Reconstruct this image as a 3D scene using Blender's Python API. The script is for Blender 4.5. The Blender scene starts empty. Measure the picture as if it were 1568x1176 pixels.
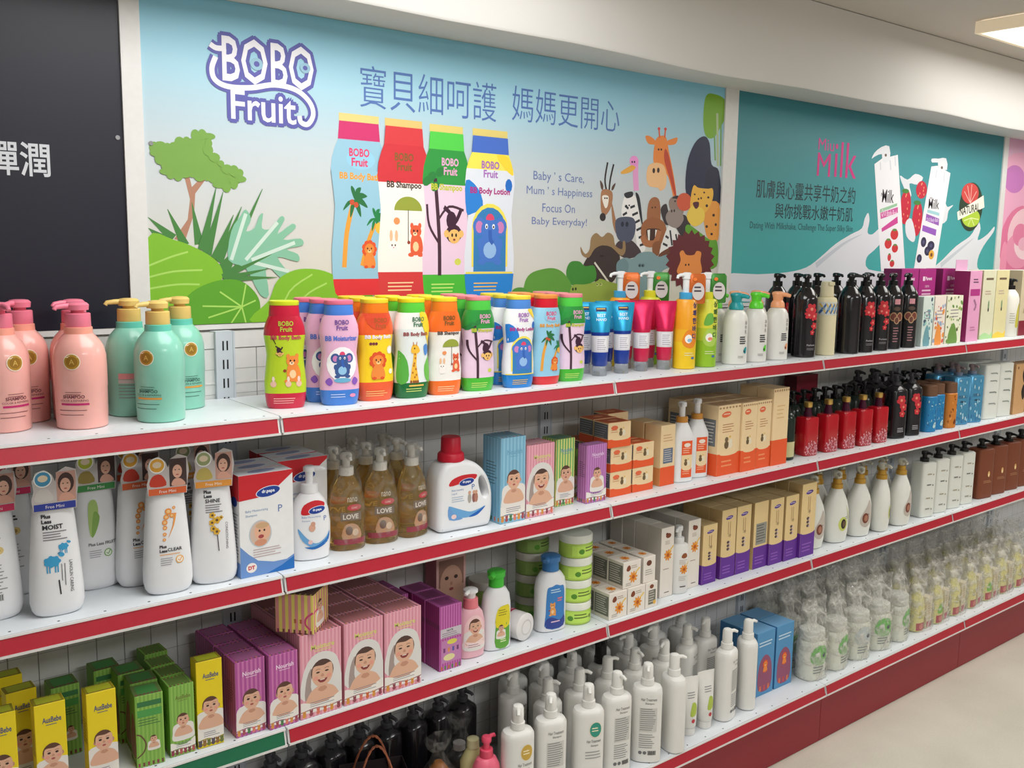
import bpy, bmesh, math, random
from mathutils import Vector, Matrix
from mathutils.geometry import tessellate_polygon, delaunay_2d_cdt

random.seed(7)
S = bpy.context.scene
COL = S.collection
pi = math.pi

# ------------------------------------------------------------------ camera, world, exposure
cam_d = bpy.data.cameras.new('camera')
cam_d.sensor_width = 36.0
cam_d.lens = 1475.1 / 1568 * 36.0
cam_d.clip_start = 0.02
cam = bpy.data.objects.new('camera', cam_d)
COL.objects.link(cam)
yaw, pit, rol = (math.radians(a) for a in (38.7746, 8.1568, 0.8113))
fw = Vector((math.sin(yaw) * math.cos(pit), math.cos(yaw) * math.cos(pit), -math.sin(pit)))
r0 = Vector((math.cos(yaw), -math.sin(yaw), 0))
u0 = r0.cross(fw)
rt = math.cos(rol) * r0 + math.sin(rol) * u0
up = -math.sin(rol) * r0 + math.cos(rol) * u0
cm = Matrix((rt, up, -fw)).transposed().to_4x4()
cm.translation = Vector((-0.79524, -1.70391, 1.55914))
cam.matrix_world = cm
S.camera = cam

w = bpy.data.worlds.new('world')
S.world = w
w.use_nodes = True
w.node_tree.nodes['Background'].inputs[0].default_value = (0.9, 0.93, 1.0, 1)
w.node_tree.nodes['Background'].inputs[1].default_value = 0.3
S.view_settings.view_transform = 'Standard'
S.view_settings.look = 'None'
S.view_settings.gamma = 1.0
S.view_settings.use_curve_mapping = False
S.view_settings.exposure = -0.02
CEIL_Z = 2.314
# ceiling fixtures: centre x, centre y, length x, width y, watts, tint
FIXTURES = [(0.25, -0.56, 1.20, 0.98, 15, (0.96, 0.98, 1.0)),
            (3.05, -0.56, 1.20, 0.98, 14, (1.0, 0.985, 0.95)),
            (6.00, -0.56, 1.20, 0.98, 11, (1.0, 0.98, 0.95)),
            (0.25, -2.70, 1.20, 0.60, 27, (0.93, 0.965, 1.0)),
            (3.05, -2.70, 1.20, 0.60, 26, (0.95, 0.97, 1.0))]

# ------------------------------------------------------------------ materials
def lin(c):
    return tuple((v / 255 / 12.92) if v / 255 <= .04045 else ((v / 255 + .055) / 1.055) ** 2.4 for v in c)
_m = {}
def M(c, rough=.42, metal=0., trans=0., alpha=1., emit=0., coat=0., var=.05, ior=1.45, nscale=60.):
    k = (tuple(c), rough, metal, trans, alpha, emit, coat, var, nscale, ior)
    if k in _m:
        return _m[k]
    m = bpy.data.materials.new('surface')
    m.use_nodes = True
    nt = m.node_tree
    b = nt.nodes['Principled BSDF']
    col = lin(c)
    b.inputs['Base Color'].default_value = (*col, 1)
    b.inputs['Roughness'].default_value = rough
    b.inputs['Metallic'].default_value = metal
    b.inputs['Transmission Weight'].default_value = trans
    b.inputs['Alpha'].default_value = alpha
    b.inputs['IOR'].default_value = ior
    b.inputs['Coat Weight'].default_value = coat
    if emit:
        b.inputs['Emission Color'].default_value = (*col, 1)
        b.inputs['Emission Strength'].default_value = emit
    if var:
        tc = nt.nodes.new('ShaderNodeTexCoord')
        nz = nt.nodes.new('ShaderNodeTexNoise')
        nz.inputs['Scale'].default_value = nscale
        nz.inputs['Detail'].default_value = 2
        mr = nt.nodes.new('ShaderNodeMapRange')
        mr.inputs[3].default_value = 1 - var
        mr.inputs[4].default_value = 1 + var
        mx = nt.nodes.new('ShaderNodeMix')
        mx.data_type = 'RGBA'
        mx.blend_type = 'MULTIPLY'
        mx.inputs[0].default_value = 1
        mx.inputs[6].default_value = (*col, 1)
        nt.links.new(tc.outputs['Object'], nz.inputs['Vector'])
        nt.links.new(nz.outputs[0], mr.inputs[0])
        nt.links.new(mr.outputs[0], mx.inputs[7])
        nt.links.new(mx.outputs[2], b.inputs['Base Color'])
    _m[k] = m
    return m
def ink(c, rough=.5):
    return M(c, rough, var=0)

# ------------------------------------------------------------------ mesh helpers
class MB:
    def __init__(s):
        s.v, s.f, s.mi, s.mats = [], [], [], []
    def m(s, mat):
        if mat not in s.mats:
            s.mats.append(mat)
        return s.mats.index(mat)
    def loft(s, rings, mat, n=28, cap0=True, cap1=True):
        """rings: (z, a, b, k[, mat above][, dx, dy]) super-ellipse sections"""
        base = len(s.v)
        cur = mat
        for r in rings:
            z, a, b, k = r[:4]
            dx, dy = (r[5], r[6]) if len(r) > 6 else (0, 0)
            for i in range(n):
                t = 2 * pi * i / n
                c, q = math.cos(t), math.sin(t)
                s.v.append((dx + a * math.copysign(abs(c) ** (2 / k), c), dy + b * math.copysign(abs(q) ** (2 / k), q), z))
        for j in range(len(rings) - 1):
            if len(rings[j]) > 4 and rings[j][4] is not None:
                cur = rings[j][4]
            mi = s.m(cur)
            for i in range(n):
                i2 = (i + 1) % n
                s.f.append((base + j * n + i, base + j * n + i2, base + (j + 1) * n + i2, base + (j + 1) * n + i))
                s.mi.append(mi)
        if cap0:
            s.f.append(tuple(base + i for i in reversed(range(n))))
            s.mi.append(s.m(rings[0][4] if len(rings[0]) > 4 and rings[0][4] else mat))
        if cap1:
            e = base + (len(rings) - 1) * n
            s.f.append(tuple(e + i for i in range(n)))
            s.mi.append(s.m(cur))
        return s
    def box(s, x0, x1, y0, y1, z0, z1, mat, M4=None):
        b = len(s.v)
        for z in (z0, z1):
            for x, y in ((x0, y0), (x1, y0), (x1, y1), (x0, y1)):
                p = Vector((x, y, z))
                s.v.append(tuple(M4 @ p) if M4 else tuple(p))
        for q in ((3, 2, 1, 0), (4, 5, 6, 7), (0, 1, 5, 4), (1, 2, 6, 5), (2, 3, 7, 6), (3, 0, 4, 7)):
            s.f.append(tuple(b + i for i in q))
            s.mi.append(s.m(mat))
        return s
    def tube(s, pts, rad, mat, n=10, cap=True):
        pts = [Vector(p) for p in pts]
        if not isinstance(rad, (list, tuple)):
            rad = [rad] * len(pts)
        base = len(s.v)
        mi = s.m(mat)
        ref = Vector((0, 0, 1)) if abs((pts[1] - pts[0]).normalized().z) < .9 else Vector((1, 0, 0))
        for j, p in enumerate(pts):
            d = (pts[min(j + 1, len(pts) - 1)] - pts[max(j - 1, 0)]).normalized()
            a = d.cross(ref).normalized()
            b = a.cross(d).normalized()
            for i in range(n):
                t = 2 * pi * i / n
                s.v.append(tuple(p + (a * math.cos(t) + b * math.sin(t)) * rad[j]))
        for j in range(len(pts) - 1):
            for i in range(n):
                i2 = (i + 1) % n
                s.f.append((base + j * n + i2, base + j * n + i, base + (j + 1) * n + i, base + (j + 1) * n + i2))
                s.mi.append(mi)
        if cap:
            s.f.append(tuple(base + i for i in range(n)))
            e = base + (len(pts) - 1) * n
            s.f.append(tuple(e + i for i in reversed(range(n))))
            s.mi += [mi, mi]
        return s
    def prism(s, pts, y0, y1, mat, side=None):
        """outline in x,z given thickness along y"""
        tris = tessellate_polygon([[Vector((x, z, 0)) for x, z in pts]])
        b = len(s.v)
        n = len(pts)
        s.v += [(x, y0, z) for x, z in pts] + [(x, y1, z) for x, z in pts]
        for t in tris:
            s.f.append(tuple(b + i for i in t)); s.mi.append(s.m(mat))
            s.f.append(tuple(b + n + i for i in reversed(t))); s.mi.append(s.m(mat))
        for i in range(n):
            i2 = (i + 1) % n
            s.f.append((b + i, b + i2, b + n + i2, b + n + i)); s.mi.append(s.m(side or mat))
        return s
    def mesh(s, name, smooth=True, bevel=0.):
        me = bpy.data.meshes.new(name)
        me.from_pydata(s.v, [], s.f)
        for m in s.mats:
            me.materials.append(m)
        me.polygons.foreach_set('material_index', s.mi)
        bm = bmesh.new()
        bm.from_mesh(me)
        if bevel:
            bmesh.ops.bevel(bm, geom=list(bm.edges), offset=bevel, segments=1, affect='EDGES', material=-1)
        bmesh.ops.recalc_face_normals(bm, faces=bm.faces)
        for f in bm.faces:
            f.smooth = smooth
        bm.to_mesh(me)
        bm.free()
        if smooth:
            me.set_sharp_from_angle(angle=math.radians(38))
        return me

# ------------------------------------------------------------------ flat printing (labels, posters)
_t = {}
def glyphs(text, bold):
    k = (text, bold)
    if k not in _t:
        cu = bpy.data.curves.new('lettering', 'FONT')
        cu.body = text
        cu.size = 1
        cu.offset = bold
        cu.resolution_u = 2
        cu.dimensions = '2D'
        cu.fill_mode = 'FRONT'
        ob = bpy.data.objects.new('lettering', cu)
        me = bpy.data.meshes.new_from_object(ob)
        vs = [(v.co.x, v.co.y) for v in me.vertices]
        fs = [tuple(p.vertices) for p in me.polygons]
        bpy.data.objects.remove(ob)
        bpy.data.meshes.remove(me)
        bpy.data.curves.remove(cu)
        _t[k] = (vs, fs)
    return _t[k]

def smooth_pts(pts, sub=5, closed=True):
    n = len(pts)
    out = []
    rng = range(n) if closed else range(n - 1)
    for i in rng:
        if closed:
            p0, p1, p2, p3 = pts[i - 1], pts[i], pts[(i + 1) % n], pts[(i + 2) % n]
        else:
            p0, p1, p2, p3 = pts[max(i - 1, 0)], pts[i], pts[i + 1], pts[min(i + 2, n - 1)]
        for j in range(sub):
            t = j / sub
            out.append(tuple(.5 * (2 * p1[d] + (p2[d] - p0[d]) * t + (2 * p0[d] - 5 * p1[d] + 4 * p2[d] - p3[d]) * t * t
                                   + (3 * p1[d] - p0[d] - 3 * p2[d] + p3[d]) * t ** 3) for d in (0, 1)))
    if not closed:
        out.append(tuple(pts[-1]))
    return out

class Art:
    """flat coloured shapes in a (u right, v up) plane, each printed over the last"""
    def __init__(s, step=.00005):
        s.items = []
        s.T = (0, 0, 1, 1, 0)
        s.step = step
        s.clip = None
    def at(s, ox=0, oz=0, sx=1, sz=None, rot=0):
        s.T = (ox, oz, sx, sx if sz is None else sz, rot)
        return s
    def _x(s, p):
        ox, oz, sx, sz, r = s.T
        x, z = p[0], p[1]
        if r:
            x, z = x * math.cos(r) - z * math.sin(r), x * math.sin(r) + z * math.cos(r)
        return (ox + x * sx, oz + z * sz)
    def poly(s, pts, c):
        s.items.append(('p', [s._x(p) for p in pts], c))
    def blob(s, pts, c, sub=4):
        s.poly(smooth_pts(pts, sub), c)
    def rect(s, x0, z0, x1, z1, c):
        s.poly([(x0, z0), (x1, z0), (x1, z1), (x0, z1)], c)
    def ell(s, x, z, rx, rz, c, rot=0, n=18, a0=0, a1=2 * pi):
        q = []
        for i in range(n + (0 if a1 - a0 > 6.28 else 1)):
            t = a0 + (a1 - a0) * i / n
            a, b = rx * math.cos(t), rz * math.sin(t)
            q.append((x + a * math.cos(rot) - b * math.sin(rot), z + a * math.sin(rot) + b * math.cos(rot)))
        s.poly(q, c)
    def line(s, pts, wd, c, sub=0, taper=False):
        if sub:
            pts = smooth_pts(pts, sub, False)
        L, R = [], []
        n = len(pts)
        for i, p in enumerate(pts):
            a, b = pts[max(i - 1, 0)], pts[min(i + 1, n - 1)]
            dx, dz = b[0] - a[0], b[1] - a[1]
            d = math.hypot(dx, dz) or 1
            h = wd / 2 * ((1 - i / (n - 1) * .95) if taper else 1)
            L.append((p[0] - dz / d * h, p[1] + dx / d * h))
            R.append((p[0] + dz / d * h, p[1] - dx / d * h))
        s.items.append(('m', [s._x(q) for q in L + R], [(i, n + i, n + i + 1, i + 1) for i in range(n - 1)], c))
    def text(s, t, x0, z0, x1=None, z1=None, c=(40, 40, 40), h=None, bold=0., fit=True, align='l', slant=0):
        """fit the lettering into the box, or to height h"""
        vs, fs = glyphs(t, bold)
        if not vs:
            return
        ax, bx = min(v[0] for v in vs), max(v[0] for v in vs)
        az, bz = min(v[1] for v in vs), max(v[1] for v in vs)
        if h:
            k = h / max(bz - az, 1e-6)
            kx = kz = k
            wdt = (bx - ax) * k
            if x1 is not None and wdt > abs(x1 - x0):
                kx = abs(x1 - x0) / (bx - ax)
                wdt = abs(x1 - x0)
            if align == 'c':
                x0 = x0 - wdt / 2
        else:
            kx = (x1 - x0) / (bx - ax)
            kz = (z1 - z0) / (bz - az)
        q = [s._x((x0 + (v[0] - ax) * kx + slant * (v[1] - az) * kz, z0 + (v[1] - az) * kz)) for v in vs]
        s.items.append(('m', q, fs, c))
    def bars(s, x0, z0, x1, n, dz, c, th=.35):
        """rows of print too fine to read"""
        rr = random.Random(n * 31 + int(x0 * 1e5))
        for i in range(n):
            z = z0 - i * dz
            s.rect(x0, z, x0 + (x1 - x0) * rr.uniform(.7, 1), z + dz * th, c)
    def clusters(s):
        """far-apart groups of the print, each to become a part of its own"""
        bb = []
        for it in s.items:
            xs, zs = [p[0] for p in it[1]], [p[1] for p in it[1]]
            bb.append((min(xs), max(xs), min(zs), max(zs)))
        gid = list(range(len(bb)))
        for i in range(len(bb)):
            for j in range(i):
                a, b = bb[i], bb[j]
                gx, gz = max(0, a[0] - b[1], b[0] - a[1]), max(0, a[2] - b[3], b[2] - a[3])
                if math.hypot(gx, gz) <= max(.016, .4 * max(a[1] - a[0], a[3] - a[2], b[1] - b[0], b[3] - b[2])):
                    x, y = gid[i], gid[j]
                    if x != y:
                        gid = [y if g == x else g for g in gid]
        out = []
        for g in sorted(set(gid)):
            q = Art(s.step)
            q.items = [it for it, h in zip(s.items, gid) if h == g]
            out.append(q)
        return out
    def mesh(s, name, surf, cut=None, clip=None, rough=.5):
        bm = bmesh.new()
        mats, done = [], []
        for it in s.items:
            c = it[-1] if it[0] == 'm' else it[2]
            mm = ink(c, rough) if not isinstance(c, bpy.types.Material) else c
            if mm not in mats:
                mats.append(mm)
            mi = mats.index(mm)
            xs, zs = [p[0] for p in it[1]], [p[1] for p in it[1]]
            bb = (min(xs), max(xs), min(zs), max(zs))
            lvl = 1 + max((l for b, l in done if b[0] < bb[1] and b[1] > bb[0] and b[2] < bb[3] and b[3] > bb[2]), default=0)
            done.append((bb, lvl))
            z = lvl * s.step
            if it[0] == 'm':
                vs = [bm.verts.new((p[0], p[1], z)) for p in it[1]]
                fs = [[vs[i] for i in f] for f in it[2]]
            else:
                vs = [bm.verts.new((p[0], p[1], z)) for p in it[1]]
                fs = [vs] if len(vs) < 5 else [[vs[i] for i in t] for t in tessellate_polygon([[Vector((p[0], p[1], 0)) for p in it[1]]])]
            for f in fs:
                if len(set(f)) < 3:
                    continue
                try:
                    fc = bm.faces.new(f)
                    fc.material_index = mi
                except ValueError:
                    pass
        if clip:
            for co, no in (((clip[0], 0, 0), (-1, 0, 0)), ((clip[2], 0, 0), (1, 0, 0)), ((0, clip[1], 0), (0, -1, 0)), ((0, clip[3], 0), (0, 1, 0))):
                bmesh.ops.bisect_plane(bm, geom=bm.verts[:] + bm.edges[:] + bm.faces[:], plane_co=co, plane_no=no, clear_outer=True)
        if cut:
            us = [v.co.x for v in bm.verts]
            if us:
                a, b = min(us), max(us)
                k = a + cut
                while k < b:
                    bmesh.ops.bisect_plane(bm, geom=bm.verts[:] + bm.edges[:] + bm.faces[:], plane_co=(k, 0, 0), plane_no=(1, 0, 0))
                    k += cut
                a, b = min(v.co.y for v in bm.verts), max(v.co.y for v in bm.verts)
                k = a + cut * 2
                while k < b:
                    bmesh.ops.bisect_plane(bm, geom=bm.verts[:] + bm.edges[:] + bm.faces[:], plane_co=(0, k, 0), plane_no=(0, 1, 0))
                    k += cut * 2
        bm.normal_update()
        for f in bm.faces:
            if f.normal.z < 0:
                f.normal_flip()
        for v in bm.verts:
            v.co = Vector(surf(v.co.x, v.co.y, v.co.z + .0003))
        me = bpy.data.meshes.new(name)
        bm.to_mesh(me)
        bm.free()
        for m in mats:
            me.materials.append(m)
        return me

def flat(y0):
    return lambda u, v, l: (u, y0 - l, v)
def flat_left(x0):          # on a face turned to -x : u runs from back (left) to front (right)
    return lambda u, v, l: (x0 - l, -u, v)
def flat_right(x0):
    return lambda u, v, l: (x0 + l, u, v)
def flat_top(z0):
    return lambda u, v, l: (u, v, z0 + l)
def wrap(rings):
    """front of a lofted body"""
    zs = [r[0] for r in rings]
    def f(u, v, l):
        j = 0
        while j < len(zs) - 2 and v > zs[j + 1]:
            j += 1
        z0, z1 = zs[j], zs[j + 1]
        t = 0 if z1 == z0 else min(1, max(0, (v - z0) / (z1 - z0)))
        a, b, k = (rings[j][i] * (1 - t) + rings[j + 1][i] * t for i in (1, 2, 3))
        q = max(-.985, min(.985, u / a))
        y = b * (1 - abs(q) ** k) ** (1 / k)
        return (q * a + math.copysign(abs(q) ** (2 * k), q) * l, -y - l - .0004, v)
    return f

# ------------------------------------------------------------------ objects
def part(name, mesh, loc=(0, 0, 0), rot=(0, 0, 0), kids=(), label=None, kind=None):
    return dict(n=name, m=mesh, l=loc, r=rot, k=kids, label=label, kind=kind)
def _link(p, parent, tw):
    o = bpy.data.objects.new(p['n'], p['m'])
    COL.objects.link(o)
    o.parent = parent
    o.location = p['l']
    r = list(p['r'])
    if tw and p['n'] in tw:
        r[2] += tw[p['n']]
    o.rotation_euler = r
    if p['label']:
        o['label'] = p['label']
    if p['kind']:
        o['kind'] = p['kind']
    for k in p['k']:
        for q in (k if isinstance(k, list) else [k]):
            _link(q, o, tw)
    return o
def put(parts, name, loc, rz, label, cat, group=None, tw=None, rot=None):
    """one thing: an Empty at its base that parents its parts; repeats share mesh data"""
    e = bpy.data.objects.new(name, None)
    COL.objects.link(e)
    e.empty_display_size = .05
    e.location = loc
    e.rotation_euler = rot or (0, 0, rz)
    e['label'] = label
    e['category'] = cat
    if group:
        e['group'] = group
    for p in parts:
        _link(p, e, tw)
    return e
def single(name, mesh, loc=(0, 0, 0), label=None, cat=None, group=None, kind=None, parent=None, rot=(0, 0, 0)):
    o = bpy.data.objects.new(name, mesh)
    COL.objects.link(o)
    o.location = loc
    o.rotation_euler = rot
    o.parent = parent
    for k, v in (('label', label), ('category', cat), ('group', group), ('kind', kind)):
        if v:
            o[k] = v
    return o
# ================================================================== the room
WHITE = M((222, 218, 212), .75, var=.03, nscale=8)
WALLW = M((212, 210, 208), .8, var=.03, nscale=6)
def slab(name, x0, x1, y0, y1, z0, z1, mat, kind='structure'):
    return single(name, MB().box(x0, x1, y0, y1, z0, z1, mat).mesh(name, smooth=False), kind=kind)

# floor: pale vinyl sheet with faint cloudy wear
def floor_mat():
    m = bpy.data.materials.new('vinyl floor')
    m.use_nodes = True
    nt = m.node_tree
    b = nt.nodes['Principled BSDF']
    b.inputs['Roughness'].default_value = .38
    tc = nt.nodes.new('ShaderNodeTexCoord')
    n1 = nt.nodes.new('ShaderNodeTexNoise')
    n1.inputs['Scale'].default_value = 3.0
    n1.inputs['Detail'].default_value = 6
    n2 = nt.nodes.new('ShaderNodeTexNoise')
    n2.inputs['Scale'].default_value = 160
    cr = nt.nodes.new('ShaderNodeValToRGB')
    cr.color_ramp.elements[0].position = .3
    cr.color_ramp.elements[0].color = (*lin((200, 195, 180)), 1)
    cr.color_ramp.elements[1].position = .7
    cr.color_ramp.elements[1].color = (*lin((216, 211, 197)), 1)
    mx = nt.nodes.new('ShaderNodeMix')
    mx.data_type = 'RGBA'
    mx.blend_type = 'OVERLAY'
    mx.inputs[0].default_value = .12
    L = nt.links.new
    L(tc.outputs['Object'], n1.inputs[0]); L(tc.outputs['Object'], n2.inputs[0])
    L(n1.outputs[0], cr.inputs[0]); L(cr.outputs[0], mx.inputs[6]); L(n2.outputs[0], mx.inputs[7])
    L(mx.outputs[2], b.inputs['Base Color'])
    return m
fl = slab('floor', -3.2, 8.4, -4.8, .6, -.1, 0, floor_mat())
seam = M((170, 160, 140), .6)
for k, xx in enumerate((-.6, 1.4, 3.4, 5.4)):
    single('floor_seam', MB().box(xx, xx + .004, -4.7, -.1, 0, .0008, seam).mesh('floor_seam', False), parent=fl)
slab('ceiling', -3.2, 8.4, -4.8, .6, CEIL_Z, CEIL_Z + .1, M((206, 200, 192), .85, var=.02, nscale=8))
slab('wall_back', -3.2, 8.4, .2975, .6, 0, CEIL_Z, M((206, 202, 198), .8, var=.03, nscale=8))
slab('wall_front', -3.2, 8.4, -4.9, -4.8, 0, CEIL_Z, WALLW)
slab('wall_left', -3.3, -3.2, -4.9, .6, 0, CEIL_Z, WALLW)
slab('wall_right', 8.4, 8.5, -4.9, .6, 0, CEIL_Z, WALLW)
# bulkhead over the posters, its lower edge slightly wavy where the plaster was finished by hand
mb = MB()
nn = 60
for i in range(nn + 1):
    x = -3.2 + 11.6 * i / nn
    dz = .004 * math.sin(x * 3.1) + .003 * math.sin(x * 7.3 + 1)
    mb.v += [(x, .130, CEIL_Z - .002), (x, .130, 2.058 + dz), (x, .1345, 2.052 + dz), (x, .31, 2.052)]
mi = mb.m(M((222, 220, 217), .8, var=.02, nscale=5))
for i in range(nn):
    for j in range(3):
        mb.f.append((i * 4 + j, i * 4 + j + 1, i * 4 + j + 5, i * 4 + j + 4)); mb.mi.append(mi)
bulk = single('trim_1', mb.mesh('bulkhead'), kind='structure')

# ceiling lights
hous = M((226, 208, 178), .5, emit=.42, var=0)      # translucent lamp rim
for i, (cx, cy, lx, ly, wt, tint) in enumerate(FIXTURES):
    e = bpy.data.objects.new('ceiling_light', None)
    COL.objects.link(e)
    e.location = (cx, cy, CEIL_Z - .042)
    e['label'] = ['ceiling light panel above the left end of the shelves, nearest the wall',
                  'bright ceiling light panel at the upper right, past the second poster',
                  'ceiling light panel farthest right along the shelf wall',
                  'ceiling light panel behind the camera on the left side of the aisle',
                  'ceiling light panel behind the camera on the right side of the aisle'][i]
    e['category'] = 'ceiling light'
    e['group'] = 'ceiling light panels'
    hb = MB()
    x, y, t = lx / 2, ly / 2, .014
    for a in ((-x, x, -y, -y + t), (-x, x, y - t, y), (-x, -x + t, -y + t, y - t), (x - t, x, -y + t, y - t)):
        hb.box(a[0], a[1], a[2], a[3], 0, .038, hous)
    hb.box(-x + .03, x - .03, -y + .03, y - .03, .036, .0415, M((120, 116, 110), .7))
    single('housing', hb.mesh('housing', False), parent=e)
    dm = M((255, 252, 244), .5, emit=2.2, var=0)
    single('diffuser', MB().box(-x + t, x - t, -y + t, y - t, .006, .012, dm).mesh('diffuser', False), parent=e)
    ld = bpy.data.lights.new('lamp', 'AREA')
    ld.shape = 'RECTANGLE'
    ld.size, ld.size_y = lx - .04, ly - .04
    ld.energy = wt
    ld.color = tint
    lo = bpy.data.objects.new('lamp', ld)
    COL.objects.link(lo)
    lo.parent = e
    lo.location = (0, 0, .004)

# ================================================================== shelving
Z1, Z2, Z3, Z4 = 1.2293, .9101, .5909, .1964
STEEL = M((226, 231, 235), .34, var=.03)
PANEL = M((222, 221, 219), .5, var=.04)
UPR = M((204, 210, 218), .42, var=.03)
DARK = M((18, 18, 22), .8)
RED = M((178, 30, 48), .4, var=.06)
GREEN = M((22, 104, 70), .4, var=.06)
KICK = M((142, 30, 42), .45, var=.06)
RIM = M((226, 222, 220), .35)
BAY, DEPTH = .9, .262
# price rail: channel with a coloured strip, leaning out at its foot
def rail_meshes(red):
    r = MB()
    x0, x1 = .002, BAY - .002
    for prof in (((-.0005, -.0015), (-.004, -.0015), (-.0045, -.005), (-.001, -.005)),
                 ((-.007, -.0325), (-.0125, -.0315), (-.0125, -.0360), (-.006, -.0370)),
                 ((0, -.004), (-.0008, -.004), (-.0075, -.034), (-.006, -.034))):
        b = len(r.v)
        for x in (x0, x1):
            r.v += [(x, p[0], p[1]) for p in prof]
        for q in ((0, 1, 5, 4), (1, 2, 6, 5), (2, 3, 7, 6), (3, 0, 4, 7), (3, 2, 1, 0), (4, 5, 6, 7)):
            r.f.append(tuple(b + i for i in q)); r.mi.append(r.m(RIM))
    t = MB()
    b = 0
    for x in (.006, BAY - .006):
        t.v += [(x, -.0016, -.0052), (x, -.0030, -.0052), (x, -.0098, -.0318), (x, -.0084, -.0318)]
    for q in ((0, 1, 5, 4), (1, 2, 6, 5), (2, 3, 7, 6), (3, 0, 4, 7), (3, 2, 1, 0), (4, 5, 6, 7)):
        t.f.append(q); t.mi.append(t.m(red))
    return r.mesh('price_rail', False), t.mesh('price_strip', False)
RAIL, STRIP_R = rail_meshes(RED)
_, STRIP_G = rail_meshes(GREEN)
def deck_mesh(depth):
    d = MB()
    d.box(.001, BAY - .001, 0, depth, -.003, 0, STEEL)
    d.box(.001, BAY - .001, .0005, .004, -.034, -.003, STEEL)
    d.box(.001, BAY - .001, depth - .004, depth, -.03, -.003, STEEL)
    for k in (.3, .6):
        d.box(k - .012, k + .012, .004, depth - .004, -.02, -.003, STEEL)
    for k in range(12):     # small punched holes along the front edge
        d.box(.03 + k * .0765, .034 + k * .0765, .010, .013, -.001, .0003, DARK)
    return d.mesh('shelf', False)
DECK, DECK4 = deck_mesh(DEPTH), deck_mesh(DEPTH + .078)
bk = MB()
PT = 1.370
for k in range(16):
    x = .019 + k * .0543
    bk.box(x + .0010, min(x + .0533, BAY - .019), .2655, .268, .02, PT - .036, PANEL)
bk.box(.001, BAY - .001, .268, .284, .02, PT, M((176, 174, 172), .6))
bk.box(.001, BAY - .001, .264, .286, PT - .034, PT, PANEL)
for zz in (PT - .108, PT - .108 - .32, PT - .108 - .64, PT - .108 - .96):
    bk.box(.019, BAY - .019, .2638, .2665, zz - .002, zz + .001, RIM)
for k in range(24):
    zz = .06 + k * .0535
    if zz < PT - .06:
        bk.box(.019, BAY - .019, .2650, .2656, zz, zz + .0008, M((160, 158, 156), .6))
BACK = bk.mesh('back_panel', False)
ub = MB()
ub.box(-.019, .019, .256, .286, .0, PT + .002, UPR)
for sx in (-1, 1):
    ub.box(sx * .019 - .002, sx * .019 + .002, .2545, .286, 0, PT + .002, UPR)
UPM = ub.mesh('upright', False)
sl = MB()
k = 0
while .08 + .04 * k < PT - .02:
    zz = PT - .028 - .04 * k
    for sx in (-1, 1):
        sl.box(sx * .0045 - .0016, sx * .0045 + .0016, .2555, .2572, zz - .0100, zz + .0100, DARK)
    k += 1
SLOTS = sl.mesh('slots', False)
KM = MB().box(.001, BAY - .001, -.070, -.058, .002, Z4 - .030, KICK).mesh('kick_plate', False)
BRK = MB().box(0, .003, .03, .25, -.045, -.003, STEEL).mesh('bracket', False)
names = ['leftmost white steel shelving bay, partly outside the frame, with one green price strip',
         'white steel shelving bay holding the row of bright kids bottles on top',
         'white steel shelving bay with blue and pink tubes on its top shelf',
         'white steel shelving bay with black pump bottles along its top shelf',
         'white steel shelving bay beneath the rose poster at the right edge',
         'last white steel shelving bay, beyond the right edge of the frame']
for i in range(6):
    x = -.9 + .9 * i
    parts = [part('back_panel', BACK), part('upright', UPM, kids=[part('slots', SLOTS, kind='stuff')])]
    for j, z in enumerate((Z1, Z2, Z3)):
        st = STRIP_G if (i == 0 and j == 2) else STRIP_R
        parts.append(part('shelf', DECK, (0, 0, z), kids=[part('price_rail', RAIL), part('price_strip', st, label='green price strip' if st is STRIP_G else None), part('bracket', BRK, (.004, 0, 0)), part('bracket', BRK, (BAY - .008, 0, 0))]))
    parts.append(part('base_shelf', DECK4, (0, -.078, Z4), kids=[part('price_rail', RAIL), part('price_strip', STRIP_R)]))
    parts.append(part('kick_plate', KM, label='dark red kick plate'))
    put(parts, 'shelving_bay', (x, 0, 0), 0, names[i], 'shelving', 'shelving bays of the long gondola')
# ================================================================== posters on the wall (flat prints)
PY = .2900
def gradient(stops, z0, z1, x_tint=None):
    m = bpy.data.materials.new('printed gradient')
    m.use_nodes = True
    nt = m.node_tree
    b = nt.nodes['Principled BSDF']
    b.inputs['Roughness'].default_value = .55
    tc = nt.nodes.new('ShaderNodeTexCoord')
    sp = nt.nodes.new('ShaderNodeSeparateXYZ')
    mr = nt.nodes.new('ShaderNodeMapRange')
    mr.inputs[1].default_value, mr.inputs[2].default_value = z0, z1
    cr = nt.nodes.new('ShaderNodeValToRGB')
    while len(cr.color_ramp.elements) < len(stops):
        cr.color_ramp.elements.new(.5)
    for e, (p, c) in zip(cr.color_ramp.elements, stops):
        e.position = p
        e.color = (*lin(c), 1)
    nt.links.new(tc.outputs['Object'], sp.inputs[0])
    nt.links.new(sp.outputs[2], mr.inputs[0])
    nt.links.new(mr.outputs[0], cr.inputs[0])
    nt.links.new(cr.outputs[0], b.inputs['Base Color'])
    return m
def gradu(c0, c1, axis_pts=None):
    return c0
PB, PT2 = 1.386, 2.0515
TRIMW = M((224, 222, 220), .45)
for i, (a, b) in enumerate(((-.181, -.1425), (1.634, 1.697), (3.491, 3.532))):
    single('trim_%d' % (i + 2), MB().box(a, b, .2845, .296, PB - .002, PT2, TRIMW).mesh('trim', False), kind='structure')
single('trim_5', MB().box(-2.9, 5.4, .289, .296, PB - .012, PB - .001, TRIMW).mesh('trim', False), kind='structure')
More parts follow.
